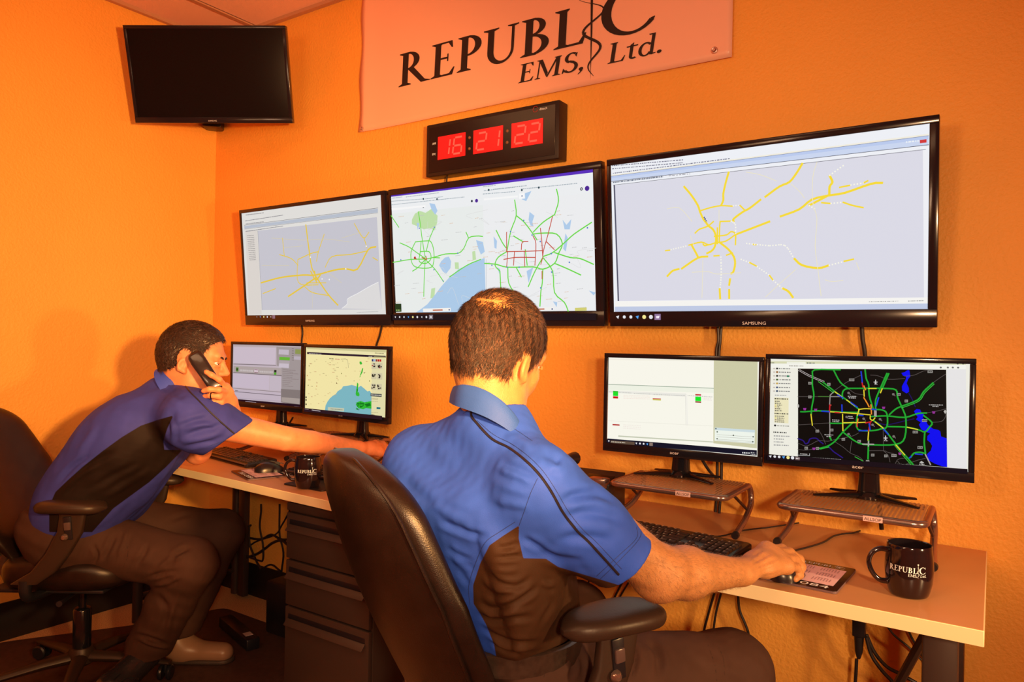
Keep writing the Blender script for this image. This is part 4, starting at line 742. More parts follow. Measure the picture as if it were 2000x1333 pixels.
def riser(x0, x1, yf, yb, rz, label):
    root = thing('monitor_riser', ((x0+x1)/2, (yf+yb)/2, .74), rz, label, 'monitor stand'); hx = (x1-x0)/2; hy = (yb-yf)/2; zt = .116
    b = MB(); pts = roundpoly([(-hx, -hy), (hx, -hy), (hx, hy), (-hx, hy)], .025)
    b.add([(p[0], p[1], zt+.0075) for p in pts], [tuple(range(len(pts)))], PERF); b.build('perforated_top', root, autos='keep')
    b = MB(); loop = roundpoly([(-hx, hy-.01), (-hx, -hy), (hx, -hy), (hx, hy-.01)], .03)[6:-6]
    P = [(-hx, hy-.02, zt)]+[(p[0], p[1], zt) for p in loop]+[(hx, hy-.02, zt)]
    b.tube(P, .0085, TUBE, 12); b.build('tube_frame', root)
    b = MB(); b.box((0, hy-.008, zt), (2*hx-.03, .014, .012), TUBE, bev=.003); b.build('rear_bar', root)
    for s in (-1, 1):
        b = MB(); x = s*hx
        b.tube([(x, hy-.022, zt), (x, hy+.0, zt-.003), (x+s*.002, hy+.012, zt-.022), (x+s*.004, hy+.010, zt-.045), (x+s*.006, hy-.012, zt-.064), (x-s*.0+s*.008, hy-.07, .028), (x+s*.014, -hy+.055, .0095)], .0085, TUBE, 12, smoothpath=5); lg_ = b.build('leg', root)
        b = MB(); e = Vector((x+s*.014, -hy+.052, .0095)); b.lathe([(0, 0), (.0095, 0), (.0105, .004), (.0105, .012), (.0085, .014)], mat('rubber', (.01, .008, .008), .35), n=16, c=e, R=Matrix.Rotation(PI/2*.93, 3, 'X').inverted()); b.build('foot_cap', lg_)
        b = MB(); b.tube([(x-s*.004, -hy+.09, zt-.004), (x+s*.004, hy-.035, zt-.062)], .0042, LEGM, 8); b.build('strut', root)
    b = MB(); b.box((.055, -hy-.0078, zt), (.042, .002, .013), mat('badge', (.75, .38, .28), .4), rot=Matrix.Rotation(.05, 3, 'X'), bev=.0005, seg=1); bd = b.build('badge', root)
    b = MB(); put_sans(b, 'ALLSOP', .0072, lambda x, y: (.055+x, -hy-.0090, zt-.0036+y), INK, sx=1.05); b.build('lettering', bd, autos='keep')
    return root
riser(-.915, -.585, -.352, -.120, 0., 'perforated metal riser under the monitor with the white dispatch list')
riser(-.450, -.125, -.345, -.120, 0., 'perforated metal riser under the rightmost desk monitor, beside the mug')
riser(-2.80, -2.49, -.29, -.085, 0., 'perforated metal riser under the leftmost desk monitor')
riser(-2.355, -2.035, -.27, -.085, 0., 'perforated metal riser under the weather map monitor')
# ================================================================== KEYBOARDS
KEYM = mat('key_plastic', (.022, .013, .010), .32); LEGEND = mat('key_legend', (.85, .62, .42), .5)
kmesh = {}
def keyboard(loc, rz, label, L=.445, D=.138, keys=True):
    root = thing('keyboard', loc, rz, label, 'keyboard')
    b = MB(); hx, hy = L/2, D/2
    rr = [[(x*q, y*q2, z) for x, y in roundpoly([(-hx, -hy), (hx, -hy), (hx, hy), (-hx, hy)], .012)] for q, q2, z in ((.99, .98, .0), (1, 1, .004), (1, 1, .011), (.985, .96, .014))]
    for k, r in enumerate(rr):
        rr[k] = [(x, y, z+(.008*(y/hy*.5+.5) if k > 1 else 0)) for x, y, z in r]
    b.loft(rr, BLACKPL); b.build('keyboard_body', root)
    pit = .0188; rows = [(.047, [1]*4+[1]*4+[1]*4+[1]*1, 0), (.026, [1]*13+[2], 0), (.0075, [1.5]+[1]*12+[1.5], 0), (-.011, [1.75]+[1]*11+[2.25], 0), (-.0295, [2.25]+[1]*10+[2.75], 0), (-.048, [1.25]*3+[6.25]+[1.25]*4, 0)]
    spots = []
    for (y, ws, _) in rows:
        x = -hx+.014
        for w_ in ws: spots.append((x+w_*pit/2*.985, y, w_)); x += w_*pit*.985
        x = -hx+.014+15.2*pit*.985
        if y not in (-.011,): spots += [(x+pit*(k+.5), y, 1) for k in range(3) if not (y == -.0295 and k != 1)]
        x += 3.25*pit
        if y < .04: spots += [(x+pit*(k+.5), y, 1) for k in range(4)]
    for (x, y, w_) in spots:
        key = round(w_, 2)
        if key not in kmesh:
            b = MB(); a = w_*pit-.0022; d = pit-.0024
            r0 = [(-a/2, -d/2, 0), (a/2, -d/2, 0), (a/2, d/2, 0), (-a/2, d/2, 0)]; t = .0020
            r1 = [(-a/2+t, -d/2+t, .0055), (a/2-t, -d/2+t, .0055), (a/2-t, d/2-t*.6, .0055), (-a/2+t, d/2-t*.6, .0055)]
            b.loft([r0, r1], KEYM, smooth=False)
            g = .0013; lx, ly = -a/2+t+.0022, d/2-t-.003
            b.add([(lx-.001, ly-g*2.2, .0057), (lx-.001+g, ly-g*2.2, .0057), (lx-.001+g, ly+.0015, .0057), (lx-.001, ly+.0015, .0057), (lx-.001, ly+.0015-g, .0057), (lx+.0028, ly+.0015-g, .0057), (lx+.0028, ly+.0015, .0057)], [(0, 1, 2, 3), (4, 5, 6, 3)], LEGEND)
            ko = b.build('key', root, autos='keep'); kmesh[key] = ko.data
        else:
            ko = bpy.data.objects.new('key', kmesh[key]); C.objects.link(ko); ko.parent = root
        ko.location = (x, y, .0142+.008*(y/hy*.5+.5)); ko.rotation_euler = (.06, 0, 0)
    b = MB(); b.box((0, -hy+.002, .009), (L*.96, .004, .010), mat('key_trim', (.12, .05, .03), .25), bev=.001); b.build('front_trim', root)
    return root
k1 = keyboard((-.727, -.435, .741), -.105, 'black keyboard in front of the dispatch list monitor, by the near forearm')
k2 = keyboard((-2.66, -.345, .741), -.16, 'black keyboard on the left desk under the stretched arm')
k3 = keyboard((-2.03, -.365, .741), -.02, 'black keyboard on the left desk behind the mug, mostly hidden by the chair')
# ================================================================== MOUSE PADS, MICE
PINK = mat('calendar_paper', (.95, .50, .44), .35)
def mousepad(loc, rz, label, s=1.):
    root = thing('mouse_pad', loc, rz, label, 'mouse pad'); w2, d2 = .122*s, .100*s
    b = MB(); pts = roundpoly([(-w2, -d2), (w2, -d2), (w2, d2), (-w2, d2)], .010)
    b.loft([[(x, y, z) for x, y in pts] for z in (0, .0048)], mat('pad_edge', (.16, .075, .06), .5), smooth=False)
    b.loft([[(x*.995, y*.995, z) for x, y in pts] for z in (.0048, .0056)], GLOSSBLK, smooth=False); b.build('pad', root)
    b = MB(); z = .0060; F = lambda x, y: (x, y, z); F2 = lambda x, y: (x, y, z+.0003)
    b.add([F(-w2+.012, -d2+.034), F(w2-.014, -d2+.034), F(w2-.014, d2-.036), F(-w2+.012, d2-.036)], [(0, 1, 2, 3)], PINK)
    for i in range(4):
        for j in range(3):
            cx_, cy_ = -w2+.038+i*.0535, d2-.052-j*.0395
            b.add([F2(cx_-.012, cy_+.008), F2(cx_+.012, cy_+.008), F2(cx_+.012, cy_+.0095), F2(cx_-.012, cy_+.0095)], [(0, 1, 2, 3)], mat('calendar_ink', (.30, .10, .09), .5))
            for k in range(7):
                for q in range(4):
                    xx, yy = cx_-.018+k*.006, cy_+.004-q*.0052; b.add([F2(xx-.0012, yy-.0014), F2(xx+.0012, yy-.0014), F2(xx+.0012, yy+.0014), F2(xx-.0012, yy+.0014)], [(0, 1, 2, 3)], mat('calendar_ink', (.30, .10, .09), .5))
    put_sans(b, '766-0084', .019, F2, WHITE, .026, -d2+.009, sx=1.55)
    pl_, _ = word('REPUBL', .0125, 1.35); flat(b, pl_, lambda x, y: F2(x+.005, y+d2-.026), WHITE); flat(b, word('C', .0125, 1.35)[0], lambda x, y: F2(x+.086, y+d2-.026), WHITE)
    flat(b, caduceus(.034, .006), lambda x, y: F2(x+.083, y+d2-.034), WHITE)
    b.build('print', root, autos='keep'); return root
mousepad((-.385, -.495, .7405), -.05, 'black mouse pad with a printed calendar and phone number under the right hand')
mousepad((-2.305, -.485, .7405), -.33, 'black mouse pad with a printed calendar on the left desk beside the keyboard', .85)
b = MB(); pts = roundpoly([(-.10, -.08), (.10, -.08), (.10, .08), (-.10, .08)], .012); b.loft([[(x, y, z) for x, y in pts] for z in (0, .004)], BLACKPL, smooth=False)
o = b.build('mouse_pad', loc=(-1.985, -.515+.03, .7405)); tag(o, 'plain black mouse pad right of the mug on the left desk', 'mouse pad')
def mouse(loc, rz, label):
    root = thing('computer_mouse', loc, rz, label, 'mouse'); b = MB(); rings = []
    for k in range(11):
        t = k/10; y = -.055+.11*t; w_ = .031*math.sqrt(max(.02, 1-(2*t-1)**4))*(1-.12*t); h = .036*math.sin(PI*(.08+.86*t)**.85)**.7
        rings.append([(w_*math.copysign(abs(math.cos(a))**.8, math.cos(a)), y, max(0, h*math.sin(a)) if a <= PI+1e-6 else 0) for a in np.linspace(0, 2*PI, 25)[:-1]])
    b.loft(rings, mat('mouse_shell', (.016, .010, .010), .28)); b.build('shell', root)
    b = MB(); b.tube([(-.003, .030, .027), (.003, .030, .027)], .009, BLACKPL, 14); b.build('scroll_wheel', root)
    b = MB(); b.box((0, .028, .033), (.0012, .05, .003), INK, rot=Matrix.Rotation(-.25, 3, 'X')); b.build('button_split', root); return root
mouse((-.375, -.560, .7468), -.15, 'black mouse under the right hand of the near man')
mouse((-2.30, -.455, .7468), -.5, 'black mouse resting on the calendar mouse pad of the left desk')
mouse((-1.955, -.165, .741), -.9, 'black mouse under the stretched hand on the left desk')
# ================================================================== MUGS
MUGM = mat('mug_glaze', (.010, .005, .005), .10, coat=.6)
def mug(loc, hdir, ldir, label, LH=.0115, lx=0., lz=.058):
    root = thing('coffee_mug', loc, 0, label, 'mug')
    def R(z): return float(np.interp(z, [0, .004, .012, .03, .055, .08, .100, .107], [.034, .0375, .0405, .0445, .0465, .0455, .0430, .0428]))
    out = [(0, .0015), (.030, .0015), (.032, 0)]+[(R(z), z) for z in (.0015, .004, .008, .014, .022, .03, .042, .055, .068, .08, .09, .100, .1065)]
    prof = out+[(.0418, .1085), (.0400, .107)]+[(R(z)-.0038, z) for z in (.1, .08, .055, .03, .014)]+[(0, .008)]
    b = MB(); b.lathe(prof, MUGM, n=56); b.build('cup', root)
    b = MB(); h = np.array((hdir[0], hdir[1], 0.)); h /= np.linalg.norm(h)
    P = [h*.040+np.array((0, 0, .092)), h*.058+np.array((0, 0, .094)), h*.074+np.array((0, 0, .084)), h*.080+np.array((0, 0, .064)), h*.072+np.array((0, 0, .042)), h*.058+np.array((0, 0, .028)), h*.041+np.array((0, 0, .026))]
    b.tube(P, [.0062, .0055, .005, .005, .005, .0055, .0065], MUGM, 12, smoothpath=5); b.build('handle', root)
    b = MB(); lg, lw = logo(LH); th0 = math.atan2(ldir[1], ldir[0])
    def F(x, y):
        z = lz+y; r = R(z)+.0005; th = th0+(x-lw/2+lx)/r; return (r*math.cos(th), r*math.sin(th), z)
    polys = []
    for p in lg:
        if len(p) == 4:
            polys.append(p)
        else: polys.append(p)
    flat(b, polys, F, mat('mug_print', (.95, .80, .62), .4)); b.build('logo_print', root, autos='keep'); return root
mug((-.143, -.505, .7402), (-.90, -.42), (-.02, -1.), 'black mug at the right end of the desk, handle to the left', LH=.0112)
mug((-1.978, -.545, .7402), (-.83, -.55), (.68, -.73), 'black mug on the left desk, right of the calendar mouse pad', LH=.0105)
# ================================================================== TELEPHONE beside the first riser
ph = thing('desk_telephone', (-1.075, -.205, .741), .05, 'black desk telephone between the near man and the dispatch monitor', 'telephone')
b = MB(); b.loft([[(x, y, z) for x, y, z in ((-.10, -.09, 0), (.10, -.09, 0), (.10, .09, 0), (-.10, .09, 0))], [(-.10, -.09, .03), (.10, -.09, .03), (.10, .09, .105), (-.10, .09, .105)]], BLACKPL, smooth=False); b.build('phone_base', ph)
b = MB(); b.tube([(-.075, -.07, .07), (-.078, -.04, .10), (-.076, .04, .135), (-.075, .08, .135)], [.022, .016, .016, .022], BLACKPL, 12, smoothpath=4); b.build('handset', ph)
b = MB(); b.box((.035, .03, .086), (.09, .05, .004), OFFSCR, rot=Matrix.Rotation(.39, 3, 'X'), bev=.001); b.build('display', ph)
for i in range(3):
    for j in range(4):
        b = MB(); b.box((.015+i*.02, -.065+j*.017, .044+j*.0068), (.013, .010, .005), STEEL, rot=Matrix.Rotation(.39, 3, 'X'), bev=.001, seg=1); b.build('button', ph)
lb = thing('card_reader', (-.965, -.305, .741), .0, 'small bronze and black device at the left end of the riser', 'device')
b = MB(); b.box((0, 0, .055), (.05, .05, .11), BLACKPL, rot=Matrix.Rotation(.2, 3, 'Y'), bev=.004); b.build('device_stand', lb)
b = MB(); b.box((0, -.02, .108), (.060, .035, .030), TUBE, bev=.006); b.build('device_head', lb)
# ================================================================== CABLES
def cable(pts, r, label, group=None, m=CABLE, sp=5):
    b = MB(); b.tube(pts, r, m, 8, smoothpath=sp); o = b.build('cable'); tag(o, label, 'cable', group); return o
def wl(L, y): return [tuple(on(u, v, y=y)) for u, v in L]
cable(wl([(588, 628), (591, 650), (589, 676), (590, 760)], -.012), .004, 'black cable from the left wall television down behind the grey form monitor')
cable(wl([(748, 628), (742, 655), (733, 685), (725, 750)], -.012), .0045, 'black cable slanting down to the weather map monitor')
cable(wl([(1409, 636), (1407, 665), (1404, 700), (1400, 830), (1401, 935), (1397, 1010)], -.014), .0045, 'left of two black cables hanging behind the dispatch list monitor')
cable(wl([(1402, 636), (1403, 665), (1399, 700), (1408, 830), (1409, 935), (1404, 1010)], -.022), .0045, 'right of two black cables hanging behind the dispatch list monitor')
cable(wl([(1683, 636), (1685, 665), (1690, 700), (1700, 830), (1707, 930), (1716, 975), (1722, 1035)], -.03), .006, 'thick braided cable behind the rightmost desk monitor')
cable([tuple(on(1372, 900, y=-.15)), tuple(on(1385, 920, y=-.12)), tuple(on(1400, 938, y=-.06)), tuple(on(1403, 960, y=-.03))], .0045, 'short black cable curving from the dispatch monitor to the wall')
cable([tuple(on(540, 822, y=-.15)), tuple(on(548, 834, y=-.1)), tuple(on(556, 850, y=-.05)), tuple(on(560, 870, y=-.03))], .004, 'short black cable behind the neck of the leftmost monitor')
cable([tuple(on(572, 816, y=-.1)), tuple(on(566, 826, y=-.08)), tuple(on(560, 838, y=-.06)), tuple(on(556, 856, y=-.03))], .004, 'black cable crossing behind the leftmost monitor stand')
cable(wl([(699, 822), (700, 850), (699, 880)], -.05), .004, 'black cable right of the weather map monitor neck')
cable(wl([(872, 330), (873, 342), (872, 362)], -.03), .003, 'thin black cord from the clock down to the middle television')
cable([tuple(on(u, v, z=.7435)) for u, v in ((1350, 1043), (1385, 1048), (1407, 1048), (1429, 1043), (1451, 1037), (1480, 1033), (1500, 1031), (1560, 1022))], .0022, 'thin keyboard cord looping past the riser foot to the right')
cable([tuple(on(u, v, z=.7435+.02*(i == 0))) for i, (u, v) in enumerate(((1530, 1082), (1552, 1076), (1580, 1069), (1608, 1060), (1628, 1048), (1650, 1043), (1670, 1041), (1690, 1033)))], .0024, 'thin mouse cord running behind the right riser')
G1_ = 'cables hanging below the right desk'
cable(wl([(1441, 1150), (1444, 1190), (1455, 1218), (1462, 1240), (1463, 1275)], -.04), .0040, 'black cable below the desk edge beside the knee, bending right', G1_)
cable(wl([(1395, 1160), (1382, 1205), (1374, 1240), (1372, 1290)], -.03), .0040, 'left of the pair of cables under the elbow', G1_)
cable(wl([(1408, 1160), (1398, 1200), (1393, 1240), (1391, 1290)], -.05), .0036, 'right of the pair of cables under the elbow', G1_)
cable(wl([(1217, 1135), (1203, 1162), (1185, 1200)], -.04), .0036, 'left thin cable between the sleeve and the arm rest', G1_)
cable(wl([(1228, 1138), (1212, 1165), (1195, 1200)], -.03), .0030, 'right thin cable between the sleeve and the arm rest', G1_)
cable(wl([(1152, 1132), (1144, 1152), (1146, 1170), (1150, 1200)], -.03), .0030, 'curved thin cable left of the sleeve, over the arm rest', G1_)
pa = thing('power_adapter', tuple(on(1678, 1230, y=-.08)), 0, 'black power brick hanging below the right desk with a tapered plug', 'power adapter')
b = MB(); b.box((0, 0, .035), (.032, .032, .105), BLACKPL, bev=.004); b.build('brick', pa)
b = MB(); b.lathe([(.013, -.018), (.012, -.03), (.010, -.06), (.006, -.075), (.004, -.08), (0, -.08)], CABLE, n=16); b.build('plug', pa)
cable([tuple(on(u, v, y=-.08)) for u, v in ((1673, 1288), (1672, 1310), (1670, 1345), (1668, 1420))], .0045, 'cord dropping from the power brick to the floor')
cable([tuple(on(u, v, y=-.07)) for u, v in ((1692, 1240), (1708, 1275), (1732, 1303), (1760, 1318), (1790, 1335))], .0050, 'upper thick cable looping right from the power brick')
cable([tuple(on(u, v, y=-.09)) for u, v in ((1692, 1245), (1702, 1280), (1722, 1310), (1745, 1335), (1760, 1360))], .0050, 'lower thick cable looping right from the power brick')
cable([tuple(on(u, v, y=-.04)) for u, v in ((1728, 1215), (1745, 1240), (1775, 1265), (1800, 1290))], .003, 'thin cable crossing behind the brace of the right desk', sp=4)
cable([tuple(on(u, v, y=-.03)) for u, v in ((1772, 1225), (1780, 1245), (1797, 1275), (1810, 1300))], .003, 'thin cable nearest the right desk leg', sp=4)
TG = 'tangled cables under the left desk'; q4 = lambda L: [(400+x/4.003, 1000+y/4.003) for x, y in L]
for i, (L_, r_) in enumerate((([(255, 165), (320, 140), (360, 105)], .005), ([(250, 195), (340, 205), (440, 215), (520, 180), (590, 215), (650, 215), (740, 180)], .0055), ([(275, 375), (400, 335), (470, 290), (530, 245), (600, 225), (660, 270), (740, 345)], .0065),
    ([(440, -60), (440, 0), (430, 120), (455, 260), (455, 370), (430, 385), (330, 350)], .0045), ([(585, -60), (585, 0), (585, 180), (615, 320), (600, 470)], .0045), ([(670, -50), (660, 0), (600, 110), (550, 180), (390, 240), (285, 330)], .0040), ([(690, -40), (690, 0), (720, 110), (745, 200)], .0050),
    ([(345, 110), (350, 250), (400, 380), (440, 450)], .0050), ([(262, 235), (320, 240), (330, 290), (262, 330)], .0055), ([(450, 445), (520, 415), (590, 465)], .0045), ([(262, -70), (258, 40), (275, 110), (255, 170)], .005))):
    cable([tuple(on(u, v, y=-.025-.010*(i % 4))) for u, v in q4(L_)], r_, 'black cable in the tangle on the wall under the left desk', TG)
b = MB(); b.box((0, 0, 0), (.055, .32, .045), BLACKPL, bev=.006); b.box((.0, -.1, .0235), (.03, .035, .002), mat('label_grey', (.5, .28, .2), .5)); o = b.build('power_strip', loc=(-2.60, -.36, .030)); o.rotation_euler = (0, 0, 1.3); tag(o, 'black power strip on the floor in the dark under the left desk', 'power strip')
b = MB(); b.box((0, 0, .11), (.42, .20, .22), BLACKPL, bev=.01); o = b.build('storage_box', loc=(-2.35, -.16, .007)); tag(o, 'black box in the dark under the left desk left of the drawers', 'box')
# ================================================================== SIGNED-DISTANCE MODELLING (for bodies, clothes, chairs)
V3 = lambda *a: np.array(a, dtype=np.float32)
def nrm(v): v = np.array(v, float); return v/np.linalg.norm(v)
def smin(a, b, k):
    if k <= 0: return np.minimum(a, b)
    h = np.maximum(k-np.abs(a-b), 0)/k; return np.minimum(a, b)-h*h*k*.25
def smax(a, b, k): return -smin(-a, -b, k)
def cap(a, b, ra, rb=None, k=.03, sq=None): return ('c', V3(*a), V3(*b), float(ra), float(ra if rb is None else rb), k, None if sq is None else (V3(*nrm(sq[0])), float(sq[1])))
def ell(c, r, R=None, k=.03): return ('e', V3(*c), V3(*r), (np.eye(3) if R is None else np.array(R)).astype(np.float32), k)
def sd1(p, P):
    if p[0] == 'c':
        _, a, b, ra, rb, k, sq = p; ab = b-a; ap = P-a; t = np.clip((ap@ab)/(ab@ab+1e-12), 0, 1)[:, None]; q = ap-t*ab
        if sq is not None:
            d, f = sq; c = (q@d)[:, None]; q = q+d*c*(1/f-1)
            return (np.sqrt((q*q).sum(1))-(ra+(rb-ra)*t[:, 0]))*f
        return np.sqrt((q*q).sum(1))-(ra+(rb-ra)*t[:, 0])
    _, c, r, R, k = p; q = (P-c)@R; k0 = np.sqrt(((q/r)**2).sum(1)); k1 = np.sqrt(((q/(r*r))**2).sum(1))+1e-9
    return np.where(k0 < 1e-3, -r.min(), k0*(k0-1)/k1)
def U(prims, P, d=None):
    for p in prims:
        x = sd1(p, P); k = p[5] if p[0] == 'c' else p[4]; d = x if d is None else smin(d, x, k)
    return d
def nets(f, lo, hi, h, B=8, margin=.035):
    lo = np.array(lo, float); n = np.ceil((np.array(hi)-lo)/h/B).astype(int)+1
    g = np.meshgrid(*[np.arange(k) for k in n], indexing='ij'); cc = np.stack(g, -1).reshape(-1, 3)
    cen = (lo+(cc*B+B/2-.5)*h).astype(np.float32); dc = f(cen).astype(np.float32); act = np.abs(dc) < (B*h*.87+margin)
    N = n*B; D = np.repeat(np.repeat(np.repeat(dc.reshape(n), B, 0), B, 1), B, 2)
    ia = cc[act]; off = np.stack(np.meshgrid(*[np.arange(B)]*3, indexing='ij'), -1).reshape(-1, 3)
    vals = np.empty((len(ia), B**3), np.float32)
    for s in range(0, len(ia), 400):
        pts = (lo+(ia[s:s+400, None, :]*B+off[None])*h).astype(np.float32).reshape(-1, 3); vals[s:s+400] = f(pts).reshape(-1, B**3)
    V = D.reshape(n[0], B, n[1], B, n[2], B); V = V.transpose(0, 2, 4, 1, 3, 5)
    V[ia[:, 0], ia[:, 1], ia[:, 2]] = vals.reshape(-1, B, B, B); D = np.ascontiguousarray(V.transpose(0, 3, 1, 4, 2, 5)).reshape(N)
    S = D < 0; cnt = np.zeros(N-1, np.int8)
    sl = lambda i, j, k: (slice(i, N[0]-1+i), slice(j, N[1]-1+j), slice(k, N[2]-1+k))
    for i in (0, 1):
        for j in (0, 1):
            for k in (0, 1): cnt += S[sl(i, j, k)]
    mx = (cnt > 0) & (cnt < 8); idx = np.argwhere(mx); m = len(idx); ID = np.full(N-1, -1, np.int32); ID[mx] = np.arange(m)
    co = {}; acc = np.zeros((m, 3)); w = np.zeros(m)
    for i in (0, 1):
        for j in (0, 1):
            for k in (0, 1): co[i, j, k] = D[idx[:, 0]+i, idx[:, 1]+j, idx[:, 2]+k]
    for a in co:
        for ax in range(3):
            if a[ax]: continue
            b_ = list(a); b_[ax] = 1; b_ = tuple(b_); x, y = co[a], co[b_]; c = (x < 0) != (y < 0); t = x[c]/(x[c]-y[c]); p = np.tile(np.array(a, float), (c.sum(), 1)); p[:, ax] += t
            acc[c] += p; w[c] += 1
    vs = lo+(idx+acc/w[:, None])*h; fs = []
    for ax in range(3):
        o1, o2 = (ax+1) % 3, (ax+2) % 3; A = [slice(1, -1)]*3; Bq = [slice(1, -1)]*3; A[ax] = slice(0, -1); Bq[ax] = slice(1, None)
        s0, s1 = S[tuple(A)], S[tuple(Bq)]; e = np.argwhere(s0 != s1)
        if not len(e): continue
        fl = s0[e[:, 0], e[:, 1], e[:, 2]]; e = e.copy(); e[:, o1] += 1; e[:, o2] += 1
        def I(d1, d2): q = e.copy(); q[:, o1] -= d1; q[:, o2] -= d2; return ID[q[:, 0], q[:, 1], q[:, 2]]
        Q = np.stack([I(1, 1), I(0, 1), I(0, 0), I(1, 0)], 1); Q[~fl] = Q[~fl][:, ::-1]; fs.append(Q)
    fs = np.concatenate(fs); fs = fs[(fs >= 0).all(1)]
    vs = refine(f, vs, h); return vs.astype(np.float32), fs
def grad(f, P, e=.0015):
    P = P.astype(np.float32); d = f(P); return d, np.stack([(f(P+V3(*(np.eye(3)[i]*e)))-d)/e for i in range(3)], 1)
def refine(f, vs, h):
    for _ in range(1):
        d, g = grad(f, vs); gn = (g*g).sum(1)+1e-6; vs = vs-g*np.clip(d/gn, -h*.5, h*.5)[:, None]
    return vs
def vnormals(vs, fs):
    n = np.zeros((len(vs), 3)); a = np.cross(vs[fs[:, 2]]-vs[fs[:, 0]], vs[fs[:, 3]]-vs[fs[:, 1]])
    for k in range(4):
        for c in range(3): n[:, c] += np.bincount(fs[:, k], a[:, c], len(vs))
    return n/(np.linalg.norm(n, axis=1)[:, None]+1e-12)
def mesh_obj(name, vs, fs, mats, parent=None, attrs=None, fm=None):
    me = bpy.data.meshes.new(name); me.vertices.add(len(vs)); me.vertices.foreach_set('co', np.asarray(vs, np.float32).ravel())
    fs = np.asarray(fs, np.int32); me.loops.add(fs.size); me.loops.foreach_set('vertex_index', fs.ravel()); me.polygons.add(len(fs))
    me.polygons.foreach_set('loop_start', np.arange(0, fs.size, fs.shape[1], dtype=np.int32)); me.polygons.foreach_set('loop_total', np.full(len(fs), fs.shape[1], np.int32))
    for m in (mats if isinstance(mats, (list, tuple)) else [mats]): me.materials.append(m)
    if fm is not None: me.polygons.foreach_set('material_index', np.asarray(fm, np.int32))
    me.update(calc_edges=True); me.validate(); me.polygons.foreach_set('use_smooth', np.ones(len(me.polygons), bool))
    for k, a in (attrs or {}).items(): at_ = me.attributes.new(k, 'FLOAT', 'POINT'); at_.data.foreach_set('value', np.asarray(a, np.float32))
    o = bpy.data.objects.new(name, me); C.objects.link(o)
    if parent: o.parent = parent; shift_to(parent, o)
    return o
def sdpoly(Q, poly):
    """signed distance (px, negative inside) of image points to a polygon"""
    P = np.array(poly, float); d = np.full(len(Q), 1e9); ins = np.zeros(len(Q), bool)
    for i in range(len(P)):
        a, b = P[i], P[(i+1) % len(P)]; e = b-a; t = np.clip(((Q-a)@e)/(e@e), 0, 1); d = np.minimum(d, np.linalg.norm(Q-a-t[:, None]*e, axis=1))
        c = ((a[1] <= Q[:, 1]) & (b[1] > Q[:, 1])) | ((b[1] <= Q[:, 1]) & (a[1] > Q[:, 1]))
        xi = a[0]+(Q[:, 1]-a[1])/(e[1]+1e-12)*e[0]; ins ^= c & (Q[:, 0] < xi)
    return np.where(ins, -d, d)
def dline(Q, L):
    P = np.array(L, float); d = np.full(len(Q), 1e9); tt = np.zeros(len(Q))
    for i in range(len(P)-1):
        a, b = P[i], P[i+1]; e = b-a; t = np.clip(((Q-a)@e)/(e@e), 0, 1); x = np.linalg.norm(Q-a-t[:, None]*e, axis=1); c = x < d; tt[c] = (i+t[c])/(len(P)-1); d = np.minimum(d, x)
    return d, tt
def folds(vs, fs, F):
    """cloth folds: (polyline in px, width px, height m); raised (+) or sunk (-), fading at both ends, on the side facing the camera"""
    n = vnormals(vs, fs); Q = px(vs); dirv = CO-vs; dirv /= np.linalg.norm(dirv, axis=1)[:, None]; w = np.clip((n*dirv).sum(1)*2.2, 0, 1); disp = np.zeros(len(vs))
    for L, wd, hgt in F:
        P = [tuple(p) for p in catmull(L, 4)] if len(L) > 2 else L; d, t = dline(Q, P); disp += hgt*np.exp(-(d/wd)**2)*np.clip(np.minimum(t, 1-t)*4+.05, 0, 1)
        disp -= .55*hgt*np.exp(-((d-wd*1.7)/wd)**2)*np.clip(np.minimum(t, 1-t)*4, 0, 1)
    return vs+n*(disp*w)[:, None], n
def cloth_noise(vs, n, amp, sc, seed=0):
    out = np.zeros(len(vs)); rs = np.random.RandomState(seed)
    for k in range(7):
        w = rs.randn(3)*sc*(1.35**k); ph = rs.rand()*6; w2 = rs.randn(3)*sc*.6; out += np.sin(vs@w+ph+1.4*np.sin(vs@w2))/(1.35**k)
    return vs+n*(out*amp/2.2)[:, None]
